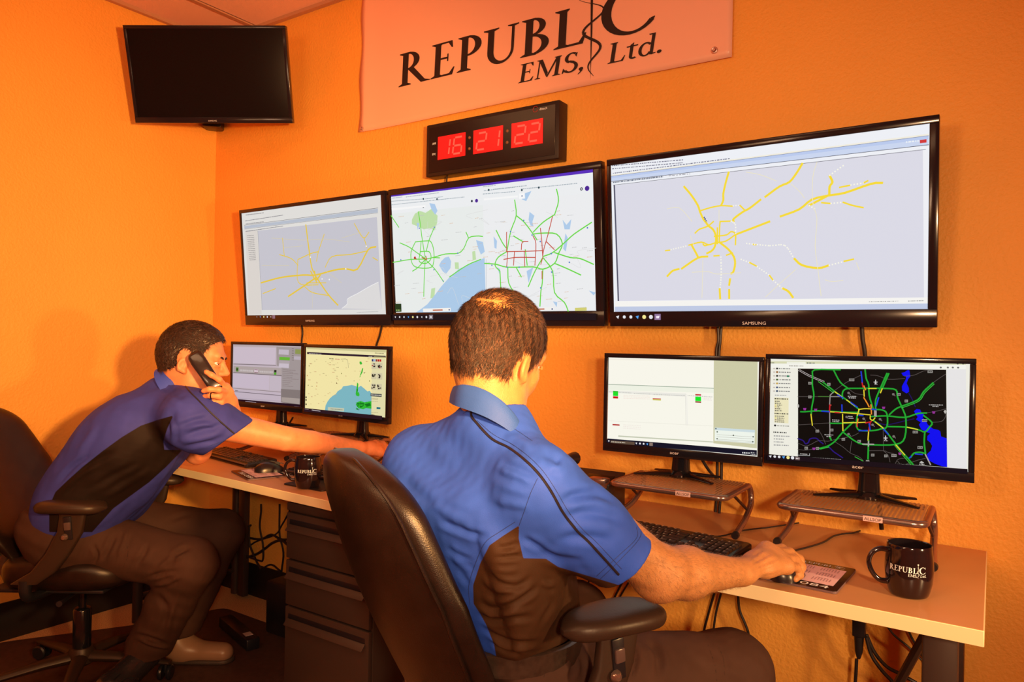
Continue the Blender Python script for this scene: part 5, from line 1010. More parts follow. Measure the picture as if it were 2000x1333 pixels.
def cloth_mat(name, base, alt, rough=.62, alt_rough=.55, seam=(.01, .008, .02), stitch=None, bump=.25, sheen=0., fine=900):
    """fabric whose panel / piping borders follow signed distances stored on the garment"""
    m = bpy.data.materials.new(name); m.use_nodes = True; nt = m.node_tree; L = nt.links.new; b = nt.nodes['Principled BSDF']
    def att(n): a = nt.nodes.new('ShaderNodeAttribute'); a.attribute_name = n; return a.outputs['Fac']
    def less(o, v, soft=.6): r = nt.nodes.new('ShaderNodeMapRange'); L(o, r.inputs[0]); r.inputs[1].default_value = v-soft; r.inputs[2].default_value = v+soft; r.inputs[3].default_value = 1; r.inputs[4].default_value = 0; return r.outputs[0]
    def mix(f, a, c):
        x = nt.nodes.new('ShaderNodeMix'); x.data_type = 'RGBA'; L(f, x.inputs[0])
        for i, q in ((6, a), (7, c)):
            if isinstance(q, tuple): x.inputs[i].default_value = (*q, 1)
            else: L(q, x.inputs[i])
        return x.outputs[2]
    tc = nt.nodes.new('ShaderNodeTexCoord'); n = nt.nodes.new('ShaderNodeTexNoise'); n.inputs['Scale'].default_value = 14; n.inputs['Detail'].default_value = 6; L(tc.outputs['Object'], n.inputs['Vector'])
    r0 = nt.nodes.new('ShaderNodeMapRange'); L(n.outputs['Fac'], r0.inputs[0]); r0.inputs[1].default_value = .3; r0.inputs[2].default_value = .7
    col = mix(r0.outputs[0], tuple(c*.86 for c in base), tuple(min(1, c*1.12) for c in base))
    col = mix(less(att('panel'), 0.), col, alt)
    if stitch: col = mix(less(att('stitch'), .7, .3), col, stitch)
    col = mix(less(att('seam'), 2.1, .4), col, seam); L(col, b.inputs['Base Color'])
    b.inputs['Specular Tint'].default_value = (1, .6, .4, 1); b.inputs['Specular IOR Level'].default_value = .22; b.inputs['Roughness'].default_value = rough; b.inputs['Sheen Weight'].default_value = sheen
    n2 = nt.nodes.new('ShaderNodeTexNoise'); n2.inputs['Scale'].default_value = fine; L(tc.outputs['Object'], n2.inputs['Vector'])
    bp = nt.nodes.new('ShaderNodeBump'); bp.inputs['Strength'].default_value = bump; bp.inputs['Distance'].default_value = .002; L(n2.outputs['Fac'], bp.inputs['Height']); L(bp.outputs[0], b.inputs['Normal'])
    return m
def garment(name, f, lo, hi, h, m, parent, F=(), panel=None, seams=(), stitches=(), noise=(.0012, 40), seed=0):
    vs, fs = nets(f, lo, hi, h); vs = vs.astype(float)
    vs, n = folds(vs, fs, F); vs = cloth_noise(vs, n, noise[0], noise[1], seed); Q = px(vs)
    A = {'panel': sdpoly(Q, panel) if panel else np.full(len(vs), 50.)}
    if panel:
        pass
    s = np.full(len(vs), 99.)
    for L in seams: s = np.minimum(s, dline(Q, [tuple(p) for p in catmull(L, 5)])[0])
    A['seam'] = s; s = np.full(len(vs), 99.)
    for L in stitches: s = np.minimum(s, dline(Q, [tuple(p) for p in catmull(L, 5)] if len(L) > 2 else L)[0])
    A['stitch'] = s
    return mesh_obj(name, vs, fs, m, parent, A)
def frame3(fwd, up=(0, 0, 1), roll=0.):
    f = nrm(fwd); r = nrm(np.cross(f, up)); u = np.cross(r, f)
    if roll: r, u = r*math.cos(roll)+u*math.sin(roll), u*math.cos(roll)-r*math.sin(roll)
    return np.stack([r, f, u], 1)          # columns: right, forward, up
def az(deg, pitch=0.): a = math.radians(deg); p = math.radians(pitch); return np.array((math.cos(a)*math.cos(p), math.sin(a)*math.cos(p), math.sin(p)))
# ------------------------------------------------------------------ head, hands
def head_prims(O, R, s=1.):
    O = np.array(O); T = lambda *p: O+R@(np.array(p)*s); E = lambda c, r, k=.03, RR=None: ell(T(*c), np.array(r)*s, R if RR is None else R@RR, k)
    P = [E((0, -.012, .038), (.076, .096, .082)), E((0, -.030, .005), (.070, .078, .075), .03), E((0, .022, -.035), (.060, .070, .075), .03),
         cap(T(-.044, .01, -.075), T(-.018, .070, -.102), .020*s, .020*s, .035), cap(T(.044, .01, -.075), T(.018, .070, -.102), .020*s, .020*s, .035), cap(T(-.018, .072, -.102), T(.018, .072, -.102), .019*s, k=.02),
         cap(T(-.036, .076, .027), T(.036, .076, .027), .013*s, k=.02), cap(T(-.042, .058, -.022), T(-.030, .070, -.035), .016*s, k=.02), cap(T(.042, .058, -.022), T(.030, .070, -.035), .016*s, k=.02),
         cap(T(0, .086, .014), T(0, .110, -.024), .0070*s, .0100*s, .012), cap(T(-.011, .099, -.029), T(.011, .099, -.029), .0080*s, k=.010),
         cap(T(-.018, .082, -.058), T(.018, .082, -.058), .0085*s, k=.012), cap(T(-.015, .081, -.070), T(.015, .081, -.070), .0090*s, k=.010)]
    sub = [cap(T(-.034, .100, .004), T(-.030, .100, .004), .012*s, k=0), cap(T(.034, .100, .004), T(.030, .100, .004), .012*s, k=0)]
    ears = []
    for sg in (-1, 1):
        a = math.radians(22)*sg; RR = np.array(((math.cos(a), -math.sin(a), 0), (math.sin(a), math.cos(a), 0), (0, 0, 1))); tl = math.radians(-9); RX = np.array(((1, 0, 0), (0, math.cos(tl), -math.sin(tl)), (0, math.sin(tl), math.cos(tl))))
        ears.append((E((sg*.079, -.012, -.020), (.0068, .0160, .0245), .009, RR@RX), E((sg*.0855, -.009, -.017), (.0060, .0095, .0155), 0, RR@RX), cap(T(sg*.0765, -.004, -.039), T(sg*.0755, -.002, -.041), .0070*s, k=.008)))
    lids = [cap(T(sg*.020, .0865, zz), T(sg*.041, .0775, zz), rr_*s, k=.004) for sg in (-1, 1) for zz, rr_ in ((.0125, .0052), (-.0045, .0048))]
    def f(X, d=None):
        h = U(P, X, d)
        for q in sub: h = smax(h, -sd1(q, X), .016)
        h = U(lids, X, h)
        for e, c, l in ears: h = smin(h, smin(smax(sd1(e, X), -sd1(c, X), .006), sd1(l, X), .008), .008)
        return h
    return f, T
def finger(P, base, pts, r0, r1):
    pts = [np.array(p) for p in [base]+pts]; n = len(pts)-1
    for i in range(n): a, b = r0+(r1-r0)*i/n, r0+(r1-r0)*(i+1)/n; P.append(cap(pts[i], pts[i+1], a, b, .006 if i else .012))
def local(P, O, R): return (P-np.asarray(O, np.float32))@R.astype(np.float32)
SKIN1 = mat('skin_warm', (.53, .175, .046), .48, bump=.35, bscale=420, noise=.10, nscale=55, sss=.08)
SKIN2 = mat('skin_ruddy', (.85, .23, .075), .45, bump=.2, bscale=380, noise=.10, nscale=45, sss=.08)
def blades(name, pts, nor, direc, L, w, m, parent, lift=.35, curl=.3, seed=1, jit=.25):
    """hair as many fine tapering blades of two segments each"""
    rs = np.random.RandomState(seed); n = len(pts); d = direc+rs.randn(n, 3)*jit; d -= nor*(d*nor).sum(1)[:, None]; d /= np.linalg.norm(d, axis=1)[:, None]+1e-9
    Ls = L*(.6+.8*rs.rand(n))[:, None]; d0 = d+nor*lift; d0 /= np.linalg.norm(d0, axis=1)[:, None]; s = np.cross(d, nor); s /= np.linalg.norm(s, axis=1)[:, None]+1e-9; s = s*w/2
    th = rs.rand(n)[:, None]*1.2-.6; s = s*np.cos(th)+nor*np.sin(th)*w/2
    p1 = pts+d0*Ls*.5; d1 = d+nor*(lift-curl); d1 /= np.linalg.norm(d1, axis=1)[:, None]; p2 = p1+d1*Ls*.5
    vs = np.stack([pts-s, pts+s, p1+s*.8, p1-s*.8, p2+s*.15, p2-s*.15], 1).reshape(-1, 3); b = np.arange(n)[:, None]*6
    fs = np.concatenate([b+np.array([0, 1, 2, 3]), b+np.array([3, 2, 4, 5])]); return mesh_obj(name, vs, fs, m, parent)
def sample(vs, fs, keep, n, seed=0):
    rs = np.random.RandomState(seed); nn = vnormals(vs, fs); f = fs[keep[fs].all(1)]; a = np.linalg.norm(np.cross(vs[f[:, 2]]-vs[f[:, 0]], vs[f[:, 3]]-vs[f[:, 1]]), axis=1); i = rs.choice(len(f), n, p=a/a.sum())
    u, v = rs.rand(n)[:, None], rs.rand(n)[:, None]; q = lambda A: (1-u)*(1-v)*A[f[i, 0]]+u*(1-v)*A[f[i, 1]]+u*v*A[f[i, 2]]+(1-u)*v*A[f[i, 3]]
    N = q(nn); return q(vs), N/np.linalg.norm(N, axis=1)[:, None]

from mathutils.bvhtree import BVHTree
def lay_on(o, L, r, m, name, sp=6, lift=.0):
    """a raised cord laid on a garment along a line seen at these pixels"""
    me = o.data; bv = BVHTree.FromPolygons([v.co[:] for v in me.vertices], [tuple(p.vertices) for p in me.polygons]); pts = []
    for (u, v) in (catmull(L, sp) if len(L) > 2 else [np.array(L[0])+(np.array(L[1])-np.array(L[0]))*k/12 for k in range(13)]):
        d = Vector(at(u, v, 1.)-CO).normalized(); h = bv.ray_cast(Vector(CO), d)
        if h[0] is not None: pts.append(np.array(h[0]+h[1]*lift*(1 if h[1].dot(d) < 0 else -1)))
    if len(pts) > 3:
        runs = [[pts[0]]]
        for p in pts[1:]:
            if np.linalg.norm(p-runs[-1][-1]) < .05: runs[-1].append(p)
            else: runs.append([p])
        keep = max(runs, key=len)
        if len(keep) < 3: return None
        b = MB(); b.tube(keep, r, m, 6); c = b.build(name, None); c.parent = o; shift_to(o, c); return c
# ================================================================== OFFICE CHAIRS
def office_chair(loc, azd, label, seat_z=.47, arm_z=.70, tilt=.16, back_top=1.06, ay=.06, yb=-.225):
    """chair facing local +y, origin on the floor under the gas column"""
    root = thing('office_chair', (loc[0], loc[1], 0), math.radians(azd-90), label, 'chair', None)
    # backrest: a padded shell, wide in the middle, rounded at the top
    z0, z1 = seat_z+.01, back_top; rows = []; K = 34
    rd = lambda t: math.sqrt(max(0., 1-max(0, (t-.80)/.20)**2.4)) if t < 1 else 0.
    hw = lambda t: max(.012, float(np.interp(t, [0, .12, .35, .55, .73, .87, 1.0], [.190, .222, .240, .243, .222, .200, .185]))*rd(t))
    tk = lambda t: max(.004, float(np.interp(t, [0, .1, 1], [.03, .045, .045]))*rd(t)**.6)
    def cen(t): return yb-tilt*t-.02*math.sin(t*PI)+.02*t*t, z0+(z1-z0)*t
    for k in range(K+1):
        t = math.sin(k/K*PI/2)**.95; w_ = hw(t); y, z = cen(t); th = tk(t); r = []
        for a in np.linspace(0, 2*PI, 41)[:-1]:
            ca, sa = math.cos(a), math.sin(a); x = w_*math.copysign(abs(ca)**.55, ca); yy = th*math.copysign(abs(sa)**.8, sa)
            r.append((x, y+yy+.055*(x/.24)**2-.012*(sa < 0)*(1-(x/w_)**2 if w_ else 0), z))
        rows.append(r)
    b = MB(); b.loft(rows, LEATHER); bk = b.build('backrest', root)
    seam = []
    for s in (1, -1):
        rng = np.linspace(.02, .985, 30) if s == 1 else np.linspace(.985, .02, 30)
        for t in rng:
            w_ = hw(t)*.965; y, z = cen(t); th = tk(t); seam.append((s*w_*1.005, y-th*.62+.055*(w_/.24)**2, z))
    b = MB(); b.tube(seam, .0032, LEATHER, 6); b.build('piping', bk)
    # seat cushion
    b = MB(); rows = []
    for k in range(13):
        t = k/12; z = seat_z-.085+.085*t; q = 1-.10*abs(2*t-1)**3; r = []
        for a in np.linspace(0, 2*PI, 49)[:-1]:
            ca, sa = math.cos(a), math.sin(a); x = .245*q*math.copysign(abs(ca)**.5, ca); y = .035+.222*q*math.copysign(abs(sa)**.5, sa); r.append((x, y, z+.018*(x/.25)**2*t-.025*max(0, (y-.12)/.13)**2*t))
        rows.append(r)
    b.loft(rows, LEATHER); b.build('seat', root)
    b = MB(); b.box((0, -.01, seat_z-.115), (.20, .26, .05), BLACKPL, bev=.012); b.box((0, 0, seat_z-.092), (.42, .38, .012), BLACKPL, bev=.004); b.tube([(.10, .05, seat_z-.12), (.22, .07, seat_z-.115), (.27, .08, seat_z-.11)], [.006, .006, .010], BLACKPL, 8)
    b.build('mechanism', root)
    b = MB(); b.tube([(0, -.10, seat_z-.12), (0, -.23, seat_z-.115), (0, -.285, seat_z-.06), (0, yb-.075, seat_z+.06), (0, yb-.14, seat_z+.22)], [.030, .030, .026, .024, .02], mat('support_bar', (.14, .058, .026), .4), 12, smoothpath=4); b.build('back_support', root)
    az_n = arm_z
    for s in (1, -1):
        arm_z = az_n if s == 1 or azd > 50 else .702
        b = MB(); rows = []
        for k in range(17):
            t = k/16; y = -.112+ay+.224*t; w_ = (.030+.022*math.sin(PI*min(1, t*1.0))**.7+.012*t)*(max(.05, 1-abs(2*t-1)**5))**.5; h = .021*(max(.05, 1-abs(2*t-1)**6))**.5; r = []
            for a in np.linspace(0, 2*PI, 25)[:-1]:
                ca, sa = math.cos(a), math.sin(a); r.append((s*(.285-.012*(t-.5))+w_*math.copysign(abs(ca)**.7, ca), y+.02, arm_z-.022+h*math.copysign(abs(sa)**.7, sa)+.006*math.sin(t*PI)))
            rows.append(r)
        b.loft(rows, ARMPL); b.build('arm_pad', root)
        b = MB(); rows = []
        for z, y, wx, wy in ((arm_z-.04, .03+ay, .012, .042), (arm_z-.10, .022+ay, .014, .040), (arm_z-.17, .005+ay*.8, .015, .038), (arm_z-.23, -.01+ay*.5, .015, .040), (seat_z-.04, -.02, .014, .045)):
            rows.append([(s*.285+wx*math.copysign(abs(math.cos(a))**.5, math.cos(a)), y+wy*math.copysign(abs(math.sin(a))**.5, math.sin(a)), z) for a in np.linspace(0, 2*PI, 25)[:-1]])
        b.loft(rows, ARMPL); ap = b.build('arm_post', root)
        b = MB(); b.box((s*.2995, .022+ay, arm_z-.085), (.006, .026, .075), BLACKPL, rot=Matrix.Rotation(.1, 3, 'X'), bev=.0028); b.build('slot', ap)
        b = MB(); b.box((s*.303, .022+ay, arm_z-.078), (.008, .021, .026), mat('button_plastic', (.10, .045, .03), .25), rot=Matrix.Rotation(.1, 3, 'X'), bev=.003); b.build('height_button', ap)
        b = MB()
        for k in range(1): b.lathe([(0, .011), (.006, .010), (.0105, .005), (.0115, 0)], mat('button_chrome', (.30, .15, .09), .15, metal=.7), n=16, c=(s*.303, .014+ay, arm_z-.113), R=Matrix.Rotation(s*PI/2, 3, 'Y'))
        b.build('lock_knob', ap)
        b = MB(); b.tube([(s*.285, -.02, seat_z-.03), (s*.283, -.02, seat_z-.075), (s*.25, -.015, seat_z-.095), (s*.12, -.01, seat_z-.10)], [.020, .018, .016, .016], BLACKPL, 10, smoothpath=3); b.build('arm_bracket', root)
    b = MB(); b.lathe([(.013, seat_z-.13), (.013, .27), (.026, .268), (.030, .262), (.030, .115), (.0, .115)], GLOSSBLK, n=28); b.build('gas_column', root)
    b = MB(); b.lathe([(0, .13), (.036, .128), (.045, .11), (.045, .075), (.03, .065), (0, .065)], ARMPL, n=28); b.build('base_hub', root)
    for k in range(5):
        a = 2*PI*k/5+.35; d = Vector((math.cos(a), math.sin(a), 0)); n = Vector((-d.y, d.x, 0)); rr = []
        for L, wd, zt, hh in ((.02, .030, .115, .040), (.12, .026, .108, .034), (.24, .020, .090, .024), (.315, .016, .078, .018)):
            rr.append([d*L+n*wd*ca*.9+Vector((0, 0, zt-hh/2+hh/2*sa)) for ca, sa in [(math.cos(q), math.sin(q)) for q in np.linspace(0, 2*PI, 13)[:-1]]])
        b = MB(); b.loft(rr, ARMPL); lg_ = b.build('base_leg', root)
        b = MB(); e = d*.30; Mx = Matrix.Rotation(a+.6+k, 3, 'Z') @ Matrix.Rotation(PI/2, 3, 'X')
        for s in (-1, 1): b.lathe([(0, s*.008), (.024, s*.008), (.027, s*.012), (.027, s*.019), (.022, s*.023), (0, s*.023)], BLACKPL, c=(e.x, e.y, .0345), n=20, R=Mx)
        b.tube([(e.x, e.y, .034), (e.x, e.y, .07)], .008, BLACKPL, 8); b.build('caster', lg_)
    return root
chair1 = office_chair((-.850, -.985), 61, 'nearest black leather office chair, its back to the camera', seat_z=.50, arm_z=.782, tilt=.24, back_top=1.05, ay=.056, yb=-.115)
chair2 = office_chair((-2.735, -.920), 34, 'black leather office chair at the left edge under the man on the phone', seat_z=.49, arm_z=.720, tilt=.293, back_top=1.0, ay=.10, yb=-.172)
# ================================================================== PERSON 1 (near, seen from behind)
BLUE1 = cloth_mat('shirt_blue', (.036, .082, .37), (.055, .018, .006), seam=(.012, .008, .015), stitch=(.03, .05, .22))
BLUE2 = cloth_mat('shirt_blue_shaded', (.045, .042, .19), (.012, .005, .003), seam=(.004, .004, .012), stitch=(.02, .03, .12))  # same blue shirt in weaker light, the shade put into darker colours
PANTS = cloth_mat('trousers_brown', (.060, .020, .010), (.05, .02, .015), rough=.75, seam=(.02, .008, .005), stitch=(.025, .010, .006), fine=1400)
H1 = at(976, 693, 1.385); RH1 = frame3(az(86, -19), roll=-.09)
S1 = np.array((-.63, -1.205, 1.025)); S1L = np.array((-.975, -1.115, 1.035)); NC1 = at(968, 806, 1.352); NB1 = NC1+np.array((0, 0, -.06))
E1 = at(1290, 1120, 1.31); W1 = at(1446, 1118, 1.49); PV1 = np.array((-.835, -1.045, .60))
X1 = nrm(S1-S1L); F1 = nrm(np.cross((0, 0, 1), X1))
hf1, T1 = head_prims(H1, RH1, .985)
T_ = lambda x, y, z: np.array((0, 0, 0.))+x*X1+y*F1+np.array((0, 0, z))
CH1 = (S1+S1L)/2+np.array((0, 0, -.12))
HX = nrm((.92, -.39, 0)); HF = nrm(np.cross((0, 0, 1), HX))
HR, HL_ = PV1+HX*.09, PV1-HX*.09
KR, KL = np.array((-.47, -.66, .545)), np.array((-.90, -.57, .545)); AR, AL = np.array((-.42, -.62, .11)), np.array((-.86, -.50, .11))
E1L, W1L = np.array((-1.09, -.93, .83)), np.array((-.97, -.69, .79))
bp1 = [cap(T1(0, -.040, -.055)+CR*.006, NB1-F1*.004+CR*.014, .050, .060, .03), cap(NB1, S1, .05, .05, .05), cap(NB1, S1L+np.array((0, 0, -.024)), .045, .045, .05), cap(CH1-X1*.08, CH1+X1*.08, .11, k=.05), cap(CH1, PV1+np.array((0, 0, .08)), .115, .12, .05), cap(HR, HL_, .11, k=.05),
       cap(S1, E1, .052, .044, .03), cap(S1L+np.array((0, 0, -.024)), E1L, .047, .043, .03), cap(E1L, W1L, .043, .029, .02),
       cap(HR, KR, .085, .058, .04), cap(HL_, KL, .085, .058, .04), cap(KR, AR, .055, .038, .03), cap(KL, AL, .055, .038, .03)]
fa = nrm(W1-E1); fm = E1+fa*.08
bp1 += [cap(E1, fm, .0455, .0475, .02), cap(fm, W1, .047, .0285, .02, sq=((0, 0, 1), .93)), cap(E1-fa*.012+np.array((0, 0, -.006)), E1, .040, k=.02)]
# right hand over the mouse
hp = []; K = [at(1497, 1074, 1.600), at(1514, 1082, 1.590), at(1528, 1093, 1.575), at(1536, 1107, 1.555)]; HC = sum(K)/4
hp += [cap(W1, HC*.6+W1*.4, .029, .030, .02, sq=((0, 0, 1), .75)), cap(K[0], K[3], .0150, .0135, .015), cap(W1*.45+K[0]*.55, K[0], .017, .014, .018), cap(W1*.45+K[1]*.55, K[1], .017, .0135, .016), cap(W1*.45+K[2]*.55, K[2], .017, .0130, .016), cap(W1*.45+K[3]*.55, K[3], .018, .0125, .018)]
FT = [[at(1527, 1072, 1.645), at(1548, 1086, 1.675), at(1556, 1099, 1.672)], [at(1543, 1080, 1.63), at(1562, 1093, 1.655), at(1566, 1107, 1.645)], [at(1553, 1093, 1.61), at(1566, 1108, 1.625), at(1563, 1120, 1.61)], [at(1556, 1110, 1.585), at(1562, 1124, 1.59), at(1553, 1132, 1.575)]]
for k in range(4): finger(hp, K[k], FT[k], (.0105, .0108, .0102, .0092)[k], (.0082, .0084, .0080, .0072)[k])
finger(hp, W1*.7+K[0]*.3+np.array((-.012, 0, -.004)), [at(1484, 1082, 1.60), at(1504, 1086, 1.645), at(1524, 1096, 1.67)], .0145, .0098)
hl = []; KL_ = [W1L+F1*.075+X1*(.03-.02*k)+np.array((0, 0, .01)) for k in range(4)]
hl += [cap(W1L, W1L+F1*.05, .026, .03, .02, sq=((0, 0, 1), .6)), cap(KL_[0], KL_[3], .012, k=.015)]
for k in range(4): finger(hl, KL_[k], [KL_[k]+F1*.035+np.array((0, 0, .004)), KL_[k]+F1*.058+np.array((0, 0, -.008)), KL_[k]+F1*.07+np.array((0, 0, -.022))], .009, .0072)
finger(hl, W1L+X1*.02, [W1L+X1*.045+F1*.03, W1L+X1*.05+F1*.06], .012, .009)
def cfront(P, C0, azd, z0, z1, yb, tilt):
    a = math.radians(azd-90); R_ = np.array(((math.cos(a), -math.sin(a), 0), (math.sin(a), math.cos(a), 0), (0, 0, 1))); q = local(P, (C0[0], C0[1], 0), R_); t = np.clip((q[:, 2]-z0)/(z1-z0), 0, 1)
    return yb-tilt*t-.02*np.sin(t*PI)+.02*t*t+.047+.055*np.minimum(np.abs(q[:, 0])/.24, 1.1)**2-q[:, 1]
def cf1(P): return cfront(P, (-.850, -.985), 61, .51, 1.05, -.115, .24)
def cf2(P): return cfront(P, (-2.735, -.920), 34, .50, 1.0, -.172, .293)
tr1 = [cap(NC1+np.array((0, 0, -.038)), S1+np.array((0, 0, -.010)), .064, .060, .05), cap(NC1+np.array((0, 0, -.036))-F1*.004, S1L+np.array((0, 0, -.024)), .062, .062, .05),
       cap(CH1-X1*.105+F1*.005, CH1+X1*.060+F1*.005, .130, k=.06), cap(CH1+np.array((0, 0, -.10))-X1*.08, CH1+np.array((0, 0, -.10))+X1*.048, .130, k=.06),
       cap(PV1+np.array((-.0, .02, .17))-HX*.08, PV1+np.array((0, .02, .17))+HX*.050, .128, k=.05), cap(PV1+np.array((0, .0, .095))-HX*.075, PV1+np.array((0, .0, .095))+HX*.052, .130, k=.05)]
tp1 = [cap(HR, HL_, .128, k=.05), cap(PV1+np.array((0, 0, .05))-HX*.06, PV1+np.array((0, 0, .05))+HX*.055, .120, k=.04), cap(HR, KR, .102, .082, .05), cap(HL_, KL, .100, .080, .05), cap(KR, AR, .082, .072, .04), cap(KL, AL, .080, .07, .04)]
def body1(P):
    tor = U(bp1[1:6], P); tor = np.maximum(np.maximum(tor, U(tr1, P)+.013), cf1(P)+.014); d = smin(tor, sd1(bp1[0], P), .02); d = U(bp1[6:9], P, d); d = U(bp1[13:], P, d)
    leg = np.maximum(U(bp1[9:13], P), U(tp1, P)+.006); d = np.minimum(d, leg); d = smin(d, U(hp, P), .018); d = smin(d, U(hl, P), .018); return smin(d, hf1(P), .03)
vs, fs = nets(body1, (-1.28, -1.35, .05), (-.22, -.36, 1.42), .0042)
# veins and tendons of the hand, creases
vs = vs.astype(float); vs, _ = folds(vs, fs, [([(1462, 1102), (1480, 1088), (1496, 1076)], 3, .0016), ([(1466, 1108), (1492, 1096), (1512, 1084)], 3, .0016), ([(1470, 1116), (1500, 1106), (1524, 1095)], 3, .0016), ([(1470, 1124), (1505, 1118), (1530, 1110)], 3, .0014), ([(1205, 1130), (1240, 1150), (1290, 1158)], 8, -.0015), ([(1330, 1160), (1370, 1150), (1400, 1146)], 6, -.001)])
pers1 = mesh_obj('person', vs, fs, SKIN1); tag(pers1, 'man in a bright blue polo shirt seen from behind, hand on a mouse', 'person')
b1v, b1f = vs, fs
# hair: a cap that thins out at the crown, with fine blades on it
BALD = local(np.array([at(966, 604, 1.338)]), H1, RH1)[0]/.985
def hairmask1(P):
    q = local(P, H1, RH1)/.985; x, y, z = q[:, 0], q[:, 1], q[:, 2]
    line = -.072+.125*np.clip((y+.035)/.12, 0, 1)**1.1+.020*np.clip(np.abs(x)/.075, 0, 1)*(y < .0)
    m = np.clip((z-line)/.022, 0, 1)
    ear = np.sqrt(((y+.010)/.017)**2+((z+.020)/.030)**2); m *= np.where(np.abs(x) > .055, np.clip((ear-1)*2.2, 0, 1), 1)
    bald = np.linalg.norm((q-BALD)/np.array((.038, .038, .038)), axis=1); m *= np.clip((bald-.55)*1.7, .10, 1)
    return m
hv1 = vs; hd = np.linalg.norm(vs-H1, axis=1) < .16; M1 = hairmask1(vs.astype(np.float32)); M1[~hd] = 0
HAIRC1 = mat('hair_base_brown', (.055, .019, .009), .7, bump=.8, bscale=500, noise=.5, nscale=180)
HAIRS1 = mat('hair_strand_brown', (.020, .008, .005), .6); HAIRS1b = mat('hair_strand_auburn', (.14, .040, .014), .55)
nn = vnormals(vs, fs)
def hair_cap(name, vs, fs, nn, M, thick, m, parent, thr=.25):
    keep = M > thr; f = fs[keep[fs].any(1)]; ids = np.unique(f); mp = np.full(len(vs), -1); mp[ids] = np.arange(len(ids))
    v2 = vs[ids]+nn[ids]*(thick*(np.clip((M[ids]-thr)/(1-thr), 0, 1))**.6-.0008)[:, None]
    v2 = v2+nn[ids]*(.0012*np.sin(v2@np.array((310., 260, 40)))*M[ids])[:, None]; return mesh_obj(name, v2, mp[f], m, parent), v2, mp[f]
hcap1, _, _ = hair_cap('hair', vs, fs, nn, M1, .0045, HAIRC1, pers1, .80); hcap1['label'] = 'short reddish brown hair thinning at the crown'
down = -RH1[:, 2]*1.0-RH1[:, 1]*.35
for i, (mm, cnt, L_) in enumerate(((HAIRS1, 17000, .017), (HAIRS1b, 9000, .015))):
    p, n_ = sample(vs, fs, M1 > .10, cnt, 3+i); mk = hairmask1(p.astype(np.float32)); k = np.random.RandomState(i).rand(len(p)) < mk*1.15; p, n_, mk = p[k], n_[k], mk[k]
    q = local(p, H1, RH1); fl = np.where(q[:, 2:3] > .075, RH1[:, 1]*.9+RH1[:, 0]*.5, down+RH1[:, 0]*.35)
    top = np.clip((q[:, 2:3]-.02)/.08, 0, 1)
    hb = blades('hair_strands', p, n_, fl, L_, .0009, mm, hcap1, lift=.40, curl=.28, seed=i, jit=.35)
    hb['kind'] = 'stuff'
# arm hair
am = (np.linalg.norm(px(vs)-np.array((1330, 1110)), axis=1) < 125) & (vs[:, 2] > .72) & (vs[:, 1] > -1.12)
p, n_ = sample(vs, fs, am, 3000, 9); hb = blades('arm_hair', p, n_, fa[None]*.8+np.array((.1, 0, -.7)), .010, .00032, mat('arm_hair', (.30, .11, .035), .5), pers1, lift=.5, curl=.2, seed=5, jit=.45); hb['kind'] = 'stuff'
# shirt
SE1 = at(1220, 1096, 1.268); sd_ = nrm(SE1-S1)
sl1 = [cap(S1-sd_*.01+np.array((0, 0, -.014)), S1+(SE1-S1)*.55+np.array((0, 0, -.010)), .066, .064, .05), cap(S1+(SE1-S1)*.5+np.array((0, 0, -.008)), SE1+sd_*.03, .063, .0595, .04)]
SEL = S1L+(E1L-S1L)*.72; sdl = nrm(E1L-S1L); sl2 = [cap(S1L+np.array((0, 0, -.026)), SEL+sdl*.03, .066, .062, .05)]
slin = [cap(SE1-sd_*.05, SE1+sd_*.1, .052, .055, 0)]; slinl = [cap(SEL-sdl*.05, SEL+sdl*.1, .056, .056, 0)]
opn = nrm(at(1254, 1046, 1.30)-at(1182, 1145, 1.245)); pn = nrm(np.cross(opn, np.cross(sd_, opn))); pn = pn if pn@sd_ > 0 else -pn
HEM = .703
def shirt1(P):
    t = smax(U(tr1, P), cf1(P), .02); t = smax(t, HEM+.03*np.clip((P[:, 0]+.80)/.1, -1, 1)*0-P[:, 2]+0., .006)
    a = U(sl1, P); a = smax(a, (P-SE1.astype(np.float32))@pn.astype(np.float32), .004); a2 = smax(U(sl2, P), (P-SEL.astype(np.float32))@sdl.astype(np.float32), .004)
    d = smin(smin(t, a, .035), a2, .045)
    d = smax(d, -U(slin, P), .003); d = smax(d, -U(slinl, P), .003)
    return smax(d, -sd1(cap(NC1+np.array((0, 0, .022)), T1(0, -.03, -.05), .050, .052), P), .006)
F1_ = [([(1092, 985), (1130, 968), (1170, 966), (1205, 985)], 9, -.007), ([(1100, 1012), (1140, 1003), (1185, 1008), (1225, 1025)], 9, -.005), ([(1085, 1060), (1120, 1050), (1165, 1052), (1200, 1062)], 9, -.005), ([(1040, 1080), (1090, 1092), (1140, 1098)], 7, -.004), ([(1075, 1100), (1110, 1118), (1150, 1128)], 7, .003),
  ([(1020, 1050), (1050, 1068), (1085, 1092)], 6, -.005), ([(1060, 880), (1080, 895), (1095, 905)], 11, -.007), ([(1075, 890), (1085, 912), (1100, 915)], 8, .004), ([(985, 850), (1015, 862), (1040, 880)], 9, .004), ([(975, 905), (1010, 915), (1050, 935)], 8, -.004), ([(960, 925), (1000, 940), (1040, 955)], 8, -.003), ([(960, 975), (1000, 985), (1035, 990)], 8, .0035), ([(780, 930), (815, 965), (850, 990)], 12, -.004), ([(850, 860), (870, 890), (900, 905)], 16, .003)]
D_ = lambda L: [(643+x/1.884, 862+y/1.884) for x, y in L]
